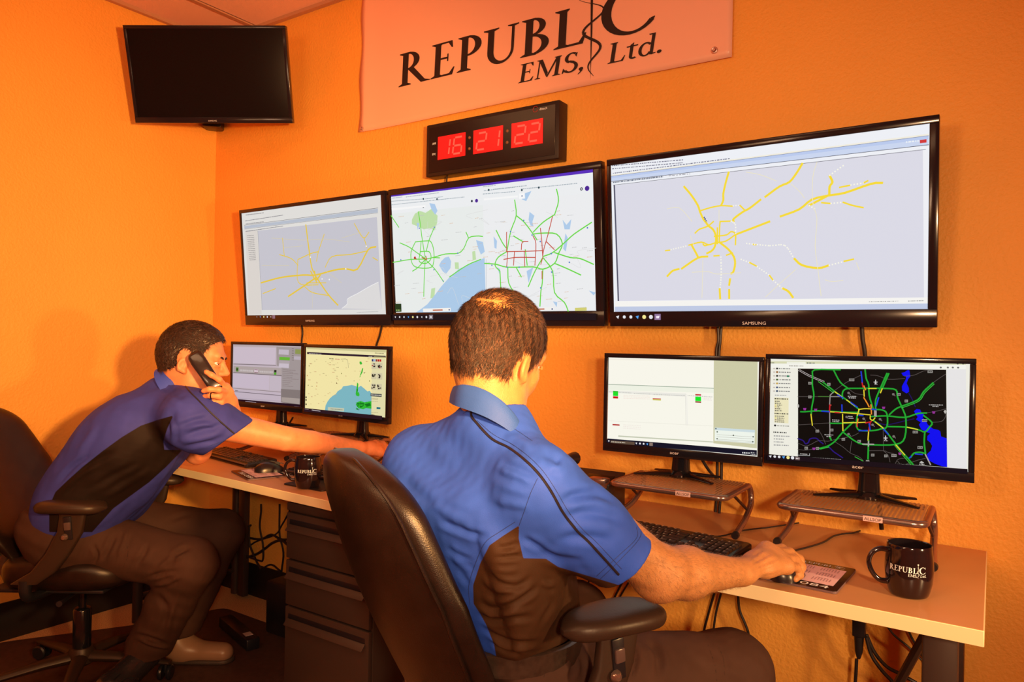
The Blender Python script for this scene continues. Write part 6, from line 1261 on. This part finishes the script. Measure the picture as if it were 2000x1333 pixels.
F1_ += [(D_(L), w_, h_) for L, w_, h_ in (([(400, 290), (450, 312), (520, 340), (590, 352)], 6, -.005), ([(430, 395), (475, 420), (530, 440)], 5, -.005), ([(450, 430), (490, 460), (525, 490)], 5, .004), ([(470, 470), (490, 500), (515, 530)], 5, -.004), ([(380, 235), (450, 270), (530, 300)], 7, .003),
  ([(620, 395), (660, 388), (700, 372)], 4, -.008), ([(600, 432), (655, 428), (712, 425)], 4, -.008), ([(640, 415), (675, 408), (705, 400)], 4, .006), ([(570, 475), (620, 520), (690, 535), (745, 500)], 5, -.009), ([(562, 505), (620, 552), (700, 552)], 5, .007), ([(545, 590), (600, 622), (680, 600), (740, 560), (772, 528)], 5, -.010),
  ([(555, 565), (610, 590), (680, 572), (735, 535)], 5, .006), ([(550, 640), (600, 662), (690, 655), (760, 648)], 5, -.008), ([(548, 615), (610, 640), (690, 628), (760, 618)], 5, .006), ([(560, 682), (620, 722), (700, 742), (790, 737)], 5, -.010), ([(580, 705), (640, 750), (720, 766), (800, 755)], 4, .008), ([(600, 745), (660, 780), (720, 790)], 4, -.006), ([(780, 520), (805, 532), (835, 525)], 5, .008), ([(800, 560), (822, 600), (795, 640), (770, 690)], 5, -.006), ([(600, 470), (650, 480), (700, 470)], 5, .005))]
F1_ = [(L, w_*1.1, h_*(.42 if min(p[1] for p in L) > 1050 and max(p[0] for p in L) < 1100 else .85)) for L, w_, h_ in F1_]
PAN1 = [(1014, 1027), (980, 1049), (956, 1066), (938, 1101), (924, 1144), (925, 1180), (938, 1200), (950, 1222), (965, 1260), (972, 1300), (972, 1345), (1230, 1345), (1230, 1150), (1090, 1108), (1066, 1092), (1022, 1091), (1013, 1052)]
PIPE1 = [(921, 800), (921, 813), (933, 829), (961, 858), (995, 876), (1026, 900), (1052, 926), (1076, 960), (1099, 1001), (1125, 1035), (1156, 1066), (1208, 1123)]
ST1 = [[(1248, 1022), (1250, 1050), (1215, 1090), (1172, 1132)], [(1243, 1030), (1243, 1052), (1208, 1086), (1165, 1126)], [(1050, 935), (1036, 965), (1022, 1005), (1014, 1027)], [(932, 822), (965, 850), (1000, 868), (1032, 892), (1060, 920), (1084, 955), (1108, 996), (1134, 1030), (1165, 1060), (1214, 1112)], [(1006, 1020), (975, 1040), (948, 1060), (930, 1098), (916, 1144), (918, 1182)], [(905, 808), (925, 803), (990, 830), (1040, 862)]]
sh1 = garment('shirt', shirt1, (-1.30, -1.42, .60), (-.40, -.75, 1.16), .0040, BLUE1, pers1, F1_, PAN1, [], [], (.0014, 34), 4)
CORD = mat('piping_cord', (.012, .008, .012), .5); THR = mat('stitch_thread', (.02, .035, .13), .6)
lay_on(sh1, PIPE1, .0024, CORD, 'piping')
for L in ST1: lay_on(sh1, L, .00055, THR, 'stitching', lift=.0002)
sh1['label'] = 'bright blue polo shirt with dark side panel and dark piping'
# collar: folded band round the neck
def collar(parent, NBc, axis, back, r0, r1, h0, m, open_=.55, lab=None, drop0=.050):
    ax = nrm(axis); bk_ = nrm(back-ax*(np.dot(back, ax))); sd2 = np.cross(ax, bk_); rows = []
    for k in range(41):
        th = (k/40*2-1)*(PI*(1-open_*.16)); c, s_ = math.cos(th), math.sin(th); d = bk_*c+sd2*s_; fr = (1-c)/2
        up = h0*(1-.50*fr); drop = drop0+.012*fr; r = []
        A = [(r0, up-.022), (r0+.001, up-.006), (r0+.004, up), (r0+.009, up-.004), (r0+.013, up-.02), (r1+.010*fr, up-drop*.7), (r1+.006+.014*fr, up-drop), (r1+.002+.014*fr, up-drop+.001), (r1-.004+.010*fr, up-drop*.7), (r0+.008, up-.02), (r0+.005, up-.012)]
        for (rr, z) in A: r.append(NBc+d*rr*(1.0+.05*abs(s_))+ax*z)
        rows.append(r)
    b = MB(); b.loft(rows, m); o = b.build('collar', None); o.parent = parent; shift_to(parent, o); return o
COL1 = mat('collar_blue', (.028, .075, .25), .6, bump=.3, bscale=900); COL2 = mat('collar_blue_left', (.035, .055, .30), .6, bump=.3, bscale=900)
NCc = at(962, 805, 1.365); col = [((888, 754), (877, 786), 1.370, 1.370), ((900, 751), (889, 793), 1.315, 1.308), ((930, 756), (918, 803), 1.288, 1.274), ((958, 768), (948, 815), 1.274, 1.258), ((984, 786), (976, 830), 1.270, 1.252), ((1006, 810), (1004, 848), 1.274, 1.256), ((1024, 838), (1030, 860), 1.290, 1.275), ((1040, 856), (1056, 866), 1.315, 1.300),
       ((1046, 862), (1060, 872), 1.38, 1.38), ((1030, 850), (1040, 872), 1.425, 1.435), ((1000, 822), (1000, 850), 1.445, 1.455), ((965, 795), (955, 825), 1.45, 1.46), ((925, 772), (915, 800), 1.445, 1.455), ((898, 760), (886, 790), 1.42, 1.425)]
TT_ = catmull([at(*c[0], c[2]) for c in col]+[at(*col[0][0], col[0][2])], 4)[:-1]; BB_ = catmull([at(*c[1], c[3]) for c in col]+[at(*col[0][1], col[0][3])], 4)[:-1]; rows = []
for a_, c_ in zip(TT_, BB_):
    inn = nrm(NCc-a_+(a_-NCc)@np.array((0, 0, 1))*np.array((0, 0, 1.))); m_ = (a_+c_)/2-inn*.0030
    rows.append([a_, a_-inn*.0025+(c_-a_)*.08, m_, c_, c_+inn*.0035, (a_+c_)/2+inn*.003, a_+inn*.0050+(c_-a_)*.10, a_+inn*.006+(c_-a_)*.9, a_+inn*.0085+(c_-a_)*.9, a_+inn*.0075+(c_-a_)*.1, a_+inn*.003])
rows.append(rows[0]); b = MB(); b.loft(rows, COL1, caps=False); o = b.build('collar', None); o.parent = sh1; shift_to(sh1, o)
# trousers
def trou1(P): d = smax(U(tp1, P), cf1(P), .02); d = smax(d, P[:, 2]-.694, .006); return smax(d, .075-P[:, 2], .006)
TF1 = [([(1215, 1250), (1240, 1280), (1232, 1330)], 6, -.006), ([(1265, 1250), (1285, 1280), (1290, 1330)], 8, -.007), ([(1205, 1260), (1212, 1300), (1205, 1330)], 5, .005), ([(1395, 1250), (1418, 1290), (1420, 1330)], 4, -.002), ([(1090, 1262), (1120, 1290), (1110, 1330)], 6, -.006), ([(1130, 1260), (1150, 1300), (1145, 1330)], 6, .005), ([(1340, 1262), (1400, 1300), (1470, 1330)], 10, .002), ([(1480, 1275), (1500, 1310), (1495, 1333)], 8, -.002)]
t1 = garment('trousers', trou1, (-1.12, -1.26, .06), (-.32, -.38, .72), .0055, PANTS, pers1, TF1, None, [], [[(1392, 1245), (1412, 1285), (1416, 1333)], [(1380, 1252), (1396, 1300), (1400, 1333)], [(1232, 1245), (1238, 1290), (1234, 1333)], [(1075, 1270), (1060, 1333)]], (.0018, 30), 6)
t1['label'] = 'dark brown cargo trousers'
b = MB(); loop = [PV1+HX*(.200*math.copysign(abs(math.cos(a))**.8, math.cos(a))-.006)+HF*.142*math.copysign(abs(math.sin(a))**.9, math.sin(a)) for a in np.linspace(0, 2*PI, 49)]
for k, p in enumerate(loop): pass
rr = [[p+np.array((0, 0, z))+nrm(p-PV1)*o_ for z, o_ in ((.064, .004), (.066, .008), (.104, .008), (.106, .004), (.106, -.004), (.064, -.004))] for p in [q for q in loop]]
b.loft(rr, mat('belt_leather', (.04, .018, .01), .25, noise=.3, nscale=60), caps=False); o = b.build('belt', pers1); shift_to(pers1, o)
for (A_, dx) in ((AR, .04), (AL, -.04)):
    sp_ = [cap(A_+np.array((0, -.03, -.068)), A_+np.array((dx*.3, .15, -.072)), .042, .036, .03, sq=((0, 0, 1), .85)), cap(A_+np.array((0, 0, -.03)), A_+np.array((0, -.01, .05)), .05, .052, .03)]
    fsh = lambda P, sp_=sp_: smax(U(sp_, P), .004-P[:, 2], .004)
    v_, f_ = nets(fsh, A_+np.array((-.1, -.12, -.115)), A_+np.array((.1, .24, .12)), .006); mesh_obj('boot', v_, f_, mat('boot_leather', (.02, .012, .010), .2, bump=.2, bscale=120), pers1)
# ================================================================== PERSON 2 (left, leaning, on the telephone)
H2 = at(380, 704, 2.52); RH2 = frame3(az(41, -10), roll=.05); hf2, T2 = head_prims(H2, RH2, 1.04)
FW2 = nrm(az(36)); LT2 = nrm(np.cross((0, 0, 1), FW2))      # LT2 = his left, away from the camera
NB2 = at(340, 762, 2.54); S2 = at(372, 818, 2.39); S2L = at(352, 800, 2.74); PV2 = at(163, 1035, 2.58)
E2 = at(560, 858, 2.52); W2_ = at(700, 876, 2.76); E2L = at(386, 880, 2.80); W2L = at(452, 806, 2.50)
CHA = at(292, 838, 2.56); MID = at(222, 930, 2.57)
K2R, A2R = at(372, 1102, 2.50), at(292, 1262, 2.60); K2L, A2L = at(432, 1040, 2.86), at(345, 1240, 2.80); H2R, H2L = PV2-LT2*.09, PV2+LT2*.09
bp2 = [cap(T2(0, -.03, -.05), NB2, .056, .064, .04), cap(NB2, S2, .05, .05, .05), cap(NB2, S2L, .05, .05, .05), cap(CHA-LT2*.07, CHA+LT2*.07, .11, k=.05), cap(CHA, MID, .12, .12, .05), cap(MID, PV2, .12, .115, .05), cap(H2R, H2L, .105, k=.05),
       cap(S2, E2, .054, .0425, .03), cap(E2, E2*.68+W2_*.32, .0425, .0405, .004), cap(E2*.68+W2_*.32, W2_, .0405, .0270, .004), cap(S2L, E2L, .05, .043, .03), cap(E2L, W2L, .044, .028, .03), cap(E2L+np.array((0, 0, -.012)), E2L, .038, k=.02),
       cap(H2R, K2R, .085, .058, .04), cap(H2L, K2L, .085, .058, .04), cap(K2R, A2R, .055, .04, .03), cap(K2L, A2L, .055, .04, .03)]
h2 = []; wd = nrm(W2_-E2); G = [at(731, 868, 2.86), at(736, 872, 2.845), at(740, 878, 2.83), at(742, 885, 2.815)]
h2 += [cap(W2_, W2_*.4+(G[1]+G[2])*.3, .026, .029, .02, sq=((0, 0, 1), .8)), cap(G[0], G[3], .014, .0125, .015)]+[cap(W2_*.5+g_*.5, g_, .016, .013, .016) for g_ in G]
for k in range(4): finger(h2, G[k], [at(748+k*1.5, 866+k*5, 2.89-k*.012), at(757+k, 874+k*5, 2.905-k*.012), at(759, 886+k*3, 2.90-k*.012)], .0095, .0075)
finger(h2, W2_*.75+G[0]*.25, [at(722, 884, 2.86), at(738, 892, 2.87)], .013, .0095)
# left hand round the handset, which runs from the ear to the chin
PT, PB = at(383, 700, 2.385), at(424, 752, 2.36)
MC = [at(441, 757, 2.41), at(446, 768, 2.425), at(449, 779, 2.44), at(450, 790, 2.455)]
h2b = [cap(W2L, at(446, 786, 2.46), .028, .030, .02), cap(MC[0], MC[3], .0145, .0130, .015), cap(at(447, 796, 2.48), MC[1], .022, .016, .02)]
finger(h2b, MC[0], [at(428, 742, 2.355), at(413, 733, 2.335), at(403, 727, 2.335)], .0100, .0080)
finger(h2b, MC[1], [at(427, 762, 2.345), at(409, 761, 2.335), at(398, 764, 2.340)], .0105, .0082)
finger(h2b, MC[2], [at(428, 775, 2.365), at(411, 773, 2.350), at(400, 775, 2.360)], .0100, .0080)
finger(h2b, MC[3], [at(432, 787, 2.385), at(416, 785, 2.370), at(406, 784, 2.380)], .0090, .0075)
finger(h2b, at(449, 790, 2.49), [at(436, 772, 2.47), at(424, 760, 2.45)], .013, .010)
tr2 = [cap(NB2+np.array((0, 0, -.03))-FW2*.01, S2, .076, .082, .05), cap(NB2+np.array((0, 0, -.03))-FW2*.01, S2L, .076, .08, .05), cap(CHA-LT2*.08, CHA+LT2*.08, .138, k=.07), cap(at(250, 880, 2.56)-LT2*.08, at(250, 880, 2.56)+LT2*.07, .150, k=.07),
       cap(at(212, 938, 2.57)-LT2*.085, at(212, 938, 2.57)+LT2*.075, .150, k=.06), cap(at(178, 985, 2.57)-LT2*.085, at(178, 985, 2.57)+LT2*.075, .140, k=.06), cap(at(300, 905, 2.50)-LT2*.02, at(262, 955, 2.52), .055, .06, .05)]
HM2 = at(165, 1015, 2.57); hn = nrm(at(178, 985, 2.57)-PV2)
tp2 = [cap(H2R, H2L, .128, k=.05), cap(PV2+hn*.05-LT2*.07, PV2+hn*.05+LT2*.07, .128, k=.05), cap(H2R, K2R, .108, .084, .05), cap(H2L, K2L, .105, .082, .05), cap(K2R, K2R*.5+A2R*.5, .084, .076, .04), cap(K2R*.5+A2R*.5, A2R, .076, .080, .03), cap(K2L, A2L, .082, .075, .04), cap(H2R-FW2*.08+np.array((0, 0, .03)), H2L-FW2*.08, .09, k=.05)]
def body2(P):
    tor = np.maximum(U(bp2[1:7], P), U(tr2, P)+.007); d = smin(tor, sd1(bp2[0], P), .02); d = U(bp2[7:13], P, d); leg = np.maximum(U(bp2[13:], P), U(tp2, P)+.006); d = np.minimum(d, leg)
    d = smin(d, U(h2, P), .016); d = smin(d, U(h2b, P), .014); return smin(d, hf2(P), .028)
vs, fs = nets(body2, (-2.95, -1.25, .04), (-1.85, .02, 1.38), .0052); vs = vs.astype(float)
vs, _ = folds(vs, fs, [([(520, 885), (545, 890), (565, 882)], 4, -.003), ([(384, 884), (392, 892), (403, 884)], 4, -.004)])
pers2 = mesh_obj('person', vs, fs, SKIN2); tag(pers2, 'dark-haired man in a blue polo shirt leaning forward in profile, telephone at ear', 'person')
def hairmask2(P):
    q = local(P, H2, RH2)/1.04; x, y, z = q[:, 0], q[:, 1], q[:, 2]
    line = np.interp(y, [-.12, -.07, -.03, 0., .015, .035, .052, .07, .09, .12], [-.054, -.052, -.028, .0, -.012, .010, .055, .075, .082, .084])
    m = np.clip((z-line)/.010, 0, 1); ear = np.sqrt(((y+.010)/.022)**2+((z+.002)/.036)**2); return m*np.where(np.abs(x) > .055, np.clip((ear-1)*3, 0, 1), 1)
M2 = hairmask2(vs.astype(np.float32)); M2[np.linalg.norm(vs-H2, axis=1) > .17] = 0; nn = vnormals(vs, fs)
HAIRD = mat('hair_dark', (.016, .007, .005), .42, bump=1., bscale=420, noise=.5, nscale=150)
hc2, _, _ = hair_cap('hair', vs, fs, nn, M2, .012, HAIRD, pers2, .3); hc2['label'] = 'short dark brown hair'
p, n_ = sample(vs, fs, M2 > .35, 9000, 2); p = p+n_*.009; q = local(p, H2, RH2)
fl = np.where(q[:, 2:3] > .05, RH2[:, 1], -RH2[:, 2]*.8-RH2[:, 1]*.2); hb = blades('hair_strands', p, n_, fl, .016, .0016, mat('hair_strand_dark', (.055, .020, .010), .35), hc2, lift=.38, curl=.35, seed=3, jit=.55); hb['kind'] = 'stuff'
EYEW = mat('eye_white', (.8, .6, .5), .2); IRIS = mat('iris', (.02, .012, .01), .1); BROW = mat('eyebrow', (.02, .009, .006), .6)
for TT, RR, O_, pr_ in ((T2, RH2, H2, pers2), (T1, RH1, H1, pers1)):
    for s in (-1, 1):
        b = MB(); c = TT(s*.031, .0770, .004); RM_ = Matrix([list(r) for r in RR]); bm_ = bmesh.new(); bmesh.ops.create_uvsphere(bm_, u_segments=20, v_segments=12, radius=.0098); b.bm(bm_, EYEW, Matrix.Translation(Vector(c)), True); o = b.build('eye', pr_); shift_to(pr_, o)
        b = MB(); bm_ = bmesh.new(); bmesh.ops.create_uvsphere(bm_, u_segments=16, v_segments=8, radius=.0060); b.bm(bm_, IRIS, Matrix.Translation(Vector(c+RR[:, 1]*.0050)), True); o2 = b.build('iris', o); shift_to(o, o2)
        for rad, zz, nm_ in ((.0014, .0095, 'eyelid'),):
            b = MB(); b.tube([TT(s*(.031+.012*math.cos(a)), .0850+.004*math.sin(a), .0035+.0062*math.sin(a)) for a in np.linspace(.1, PI-.1, 9)], .0026, pr_.data.materials[0], 6); o = b.build('eyelid', pr_); shift_to(pr_, o)
        b = MB(); b.tube([TT(s*.013, .0935, .0200), TT(s*.025, .0925, .0245), TT(s*.038, .0850, .0250), TT(s*.048, .0750, .0200)], [.0020, .0032, .0030, .0012], BROW, 8, smoothpath=4); o = b.build('eyebrow', pr_); shift_to(pr_, o)
b = MB(); rc = at(413, 773.5, 2.347); rd = nrm(at(400, 775, 2.36)-at(428, 775, 2.365)); u_ = nrm(np.cross(rd, (0, 0, 1))); v_ = np.cross(rd, u_)
b.tube([rc+.0098*(u_*math.cos(a)+v_*math.sin(a)) for a in np.linspace(0, 2*PI, 25)], .0019, mat('ring_metal', (.05, .03, .03), .2, metal=.8), 8, caps=False); o = b.build('ring', pers2); shift_to(pers2, o)
SE2 = at(452, 850, 2.445); d2 = nrm(SE2-S2); SE2b = SE2
sl = [cap(S2+d2*.01, S2+(SE2-S2)*.5, .080, .082, .05), cap(S2+(SE2-S2)*.4, SE2+d2*.04, .083, .078, .04)]; sin2 = [cap(SE2-d2*.05, SE2+d2*.1, .062, .068, 0)]
op2 = nrm(at(491, 826, 2.48)-at(410, 881, 2.40)); pn2 = nrm(np.cross(op2, np.cross(d2, op2))); pn2 = pn2 if pn2@d2 > 0 else -pn2
SEL2 = S2L*.45+E2L*.55; dl2 = nrm(E2L-S2L); sll = [cap(S2L, SEL2+dl2*.03, .080, .068, .05)]
def shirt2(P):
    t = smax(U(tr2, P), cf2(P), .02); t = smax(t, -((P-HM2.astype(np.float32))@hn.astype(np.float32)), .006); a = smax(U(sl, P), (P-SE2.astype(np.float32))@pn2.astype(np.float32), .004)
    a2 = smax(U(sll, P), (P-SEL2.astype(np.float32))@dl2.astype(np.float32), .004); d = smin(smin(t, a, .075), a2, .045); d = smax(d, -U(sin2, P), .003)
    return smax(d, -sd1(cap(NB2+(T2(0, -.03, -.05)-NB2)*.1, T2(0, -.02, -.06), .066, .066), P), .006)
F2_ = [([(345, 800), (330, 825), (325, 850)], 8, -.006), ([(360, 850), (400, 840), (440, 828)], 5, -.006), ([(350, 862), (395, 856), (440, 845)], 5, .005), ([(345, 835), (380, 822), (410, 815)], 5, -.005), ([(355, 875), (390, 868), (425, 862)], 4, -.005), ([(370, 835), (400, 830), (425, 835)], 4, .004), ([(300, 735), (330, 748), (355, 760)], 7, .006), ([(322, 755), (345, 770), (362, 778)], 7, -.005), ([(250, 770), (290, 760), (320, 745)], 8, -.003),
  ([(110, 950), (140, 915), (175, 890)], 5, -.007), ([(120, 965), (155, 930), (195, 905)], 5, .005), ([(150, 930), (190, 900), (230, 880)], 6, -.004), ([(190, 830), (170, 860), (150, 890)], 7, .004), ([(170, 960), (220, 930), (280, 900)], 6, -.003), ([(200, 975), (250, 945), (300, 915)], 6, .003), ([(330, 820), (338, 840), (335, 870)], 5, .005)]
PAN2 = [(339, 812), (310, 820), (275, 832), (237, 855), (200, 882), (162, 912), (133, 938), (108, 962), (96, 990), (96, 1040), (180, 1040), (221, 994), (292, 942), (325, 912), (356, 880), (321, 879), (319, 862), (327, 837)]
PIPE2 = [(337, 718), (350, 730), (356, 745), (370, 765), (385, 780), (410, 805), (437, 830), (462, 851)]
sh2 = garment('shirt', shirt2, (-3.0, -1.35, .40), (-1.95, -.35, 1.22), .0055, BLUE2, pers2, F2_, PAN2, [], [], (.0016, 30), 8); lay_on(sh2, PIPE2, .0028, CORD, 'piping'); lay_on(sh2, [(481, 831), (446, 857), (406, 873)], .0009, THR, 'stitching', lift=.0003); sh2['label'] = 'blue polo shirt, coloured darker for weaker light, with a black side panel and dark piping'
collar(sh2, at(349, 750, 2.535), nrm(FW2*.70+np.array((0, 0, .75))), -FW2, .062, .080, .040, COL2)
def trou2(P): d = U(tp2[:2]+tp2[-1:], P); d = smax(d, (P-HM2.astype(np.float32)-hn.astype(np.float32)*.045)@hn.astype(np.float32), .006); d = U(tp2[2:-1], P, d); return smax(d, .112-P[:, 2], .004)
F3 = [([(330, 1100), (350, 1080), (372, 1070)], 5, -.008), ([(300, 1120), (330, 1095), (360, 1085)], 5, .006), ([(290, 1060), (280, 1085), (265, 1105)], 5, -.006), ([(225, 1040), (215, 1070), (200, 1095)], 5, -.006), ([(250, 1030), (240, 1065), (228, 1090)], 5, .005), ([(285, 1130), (320, 1120), (350, 1115)], 4, -.006), ([(295, 1145), (325, 1140), (355, 1125)], 4, .005), ([(305, 1160), (325, 1190), (310, 1240)], 6, -.005), ([(350, 1160), (335, 1200), (325, 1250)], 5, .004), ([(260, 1240), (290, 1245), (330, 1260)], 4, -.005), ([(180, 1060), (190, 1085), (180, 1105)], 4, -.005), ([(330, 1020), (350, 1010), (375, 1005)], 5, -.004), ([(270, 1250), (300, 1262), (340, 1268)], 3, .005)]
t2 = garment('trousers', trou2, (-3.0, -1.25, .10), (-2.05, -.25, .78), .0065, PANTS, pers2, F3, None, [], [[(238, 1035), (250, 1080), (240, 1110)]], (.0028, 34), 9); t2['label'] = 'dark brown cargo trousers'
for (A_, m_, up_) in ((A2R-np.array((0, 0, 0)), mat('boot_black', (.02, .012, .010), .18, bump=.3, bscale=90), 1), (A2L, mat('shoe_lit', (.30, .12, .05), .35), 0)):  # tan of the far shoe stands for light falling on its toe
    A0 = np.array((A_[0], A_[1], 0.)); fd = nrm(az(20 if up_ else 33)); sd3 = np.cross((0, 0, 1), fd); bs = A0+(fd*-.06+(np.array((.06, -.13, 0)) if up_ else fd*.07))
    spb = [cap(bs+np.array((0, 0, .045)), bs+fd*.17+np.array((0, 0, .038)), .044, .040, .03, sq=((0, 0, 1), .9)), cap(bs+fd*.02+np.array((0, 0, .05)), (A_+np.array((0, 0, -.02))), .050, .052, .04)]
    v_, f_ = nets(lambda P, s_=spb: smax(U(s_, P), .016-P[:, 2], .003), bs+np.array((-.28, -.28, -.01)), bs+np.array((.30, .30, .32)), .005)
    sh_ = mesh_obj('boot' if up_ else 'shoe', v_, f_, m_, pers2)
    so = [cap(bs+np.array((0, 0, .012)), bs+fd*.17+np.array((0, 0, .012)), .048, .045, .02)]
    v_, f_ = nets(lambda P, s_=so: np.maximum(U(s_, P), np.abs(P[:, 2]-.0145)-.0075), bs+np.array((-.12, -.12, -.01)), bs+np.array((.30, .30, .04)), .005); mesh_obj('sole', v_, f_, mat('sole_rubber', (.05, .025, .015), .5), sh_)
    if up_:
        for k in range(5):
            c0 = bs+fd*(.05+.022*k)+np.array((0, 0, .098-.013*k)); b = MB(); b.tube([c0-sd3*.024, c0+np.array((0, 0, .006)), c0+sd3*.024+fd*.012], .0028, CABLE, 6, smoothpath=3); o = b.build('lace', sh_); shift_to(sh_, o)
# the handset at his ear
PT2, PB2 = at(381, 694, 2.400), at(424, 760, 2.375); ax_ = nrm(PB2-PT2); nr_ = nrm(CO-PT2); nr_ = nrm(nr_-ax_*(nr_@ax_)); sdv = np.cross(ax_, nr_)
PT2 = at(377, 690, 2.405); PB2 = at(427, 764, 2.375); Lh = np.linalg.norm(PB2-PT2); b = MB(); rr = []
for t, wd_, th_ in ((0, .012, .006), (.03, .019, .011), (.09, .0235, .0135), (.25, .025, .0125), (.5, .0235, .0115), (.75, .0225, .0125), (.92, .0225, .0135), (.98, .019, .011), (1, .012, .006)):
    c = PT2+(PB2-PT2)*t+nr_*(.014*math.sin(t*PI)-.002)
    rr.append([c+sdv*wd_*math.copysign(abs(math.cos(a))**.45, math.cos(a))+nr_*th_*math.copysign(abs(math.sin(a))**.55, math.sin(a)) for a in np.linspace(0, 2*PI, 33)[:-1]])
HP_ = mat('handset_plastic', (.020, .012, .010), .22, coat=.3); b.loft(rr, HP_)
hso = b.build('telephone_handset'); tag(hso, 'black cordless telephone handset held to the ear of the man in profile', 'telephone')
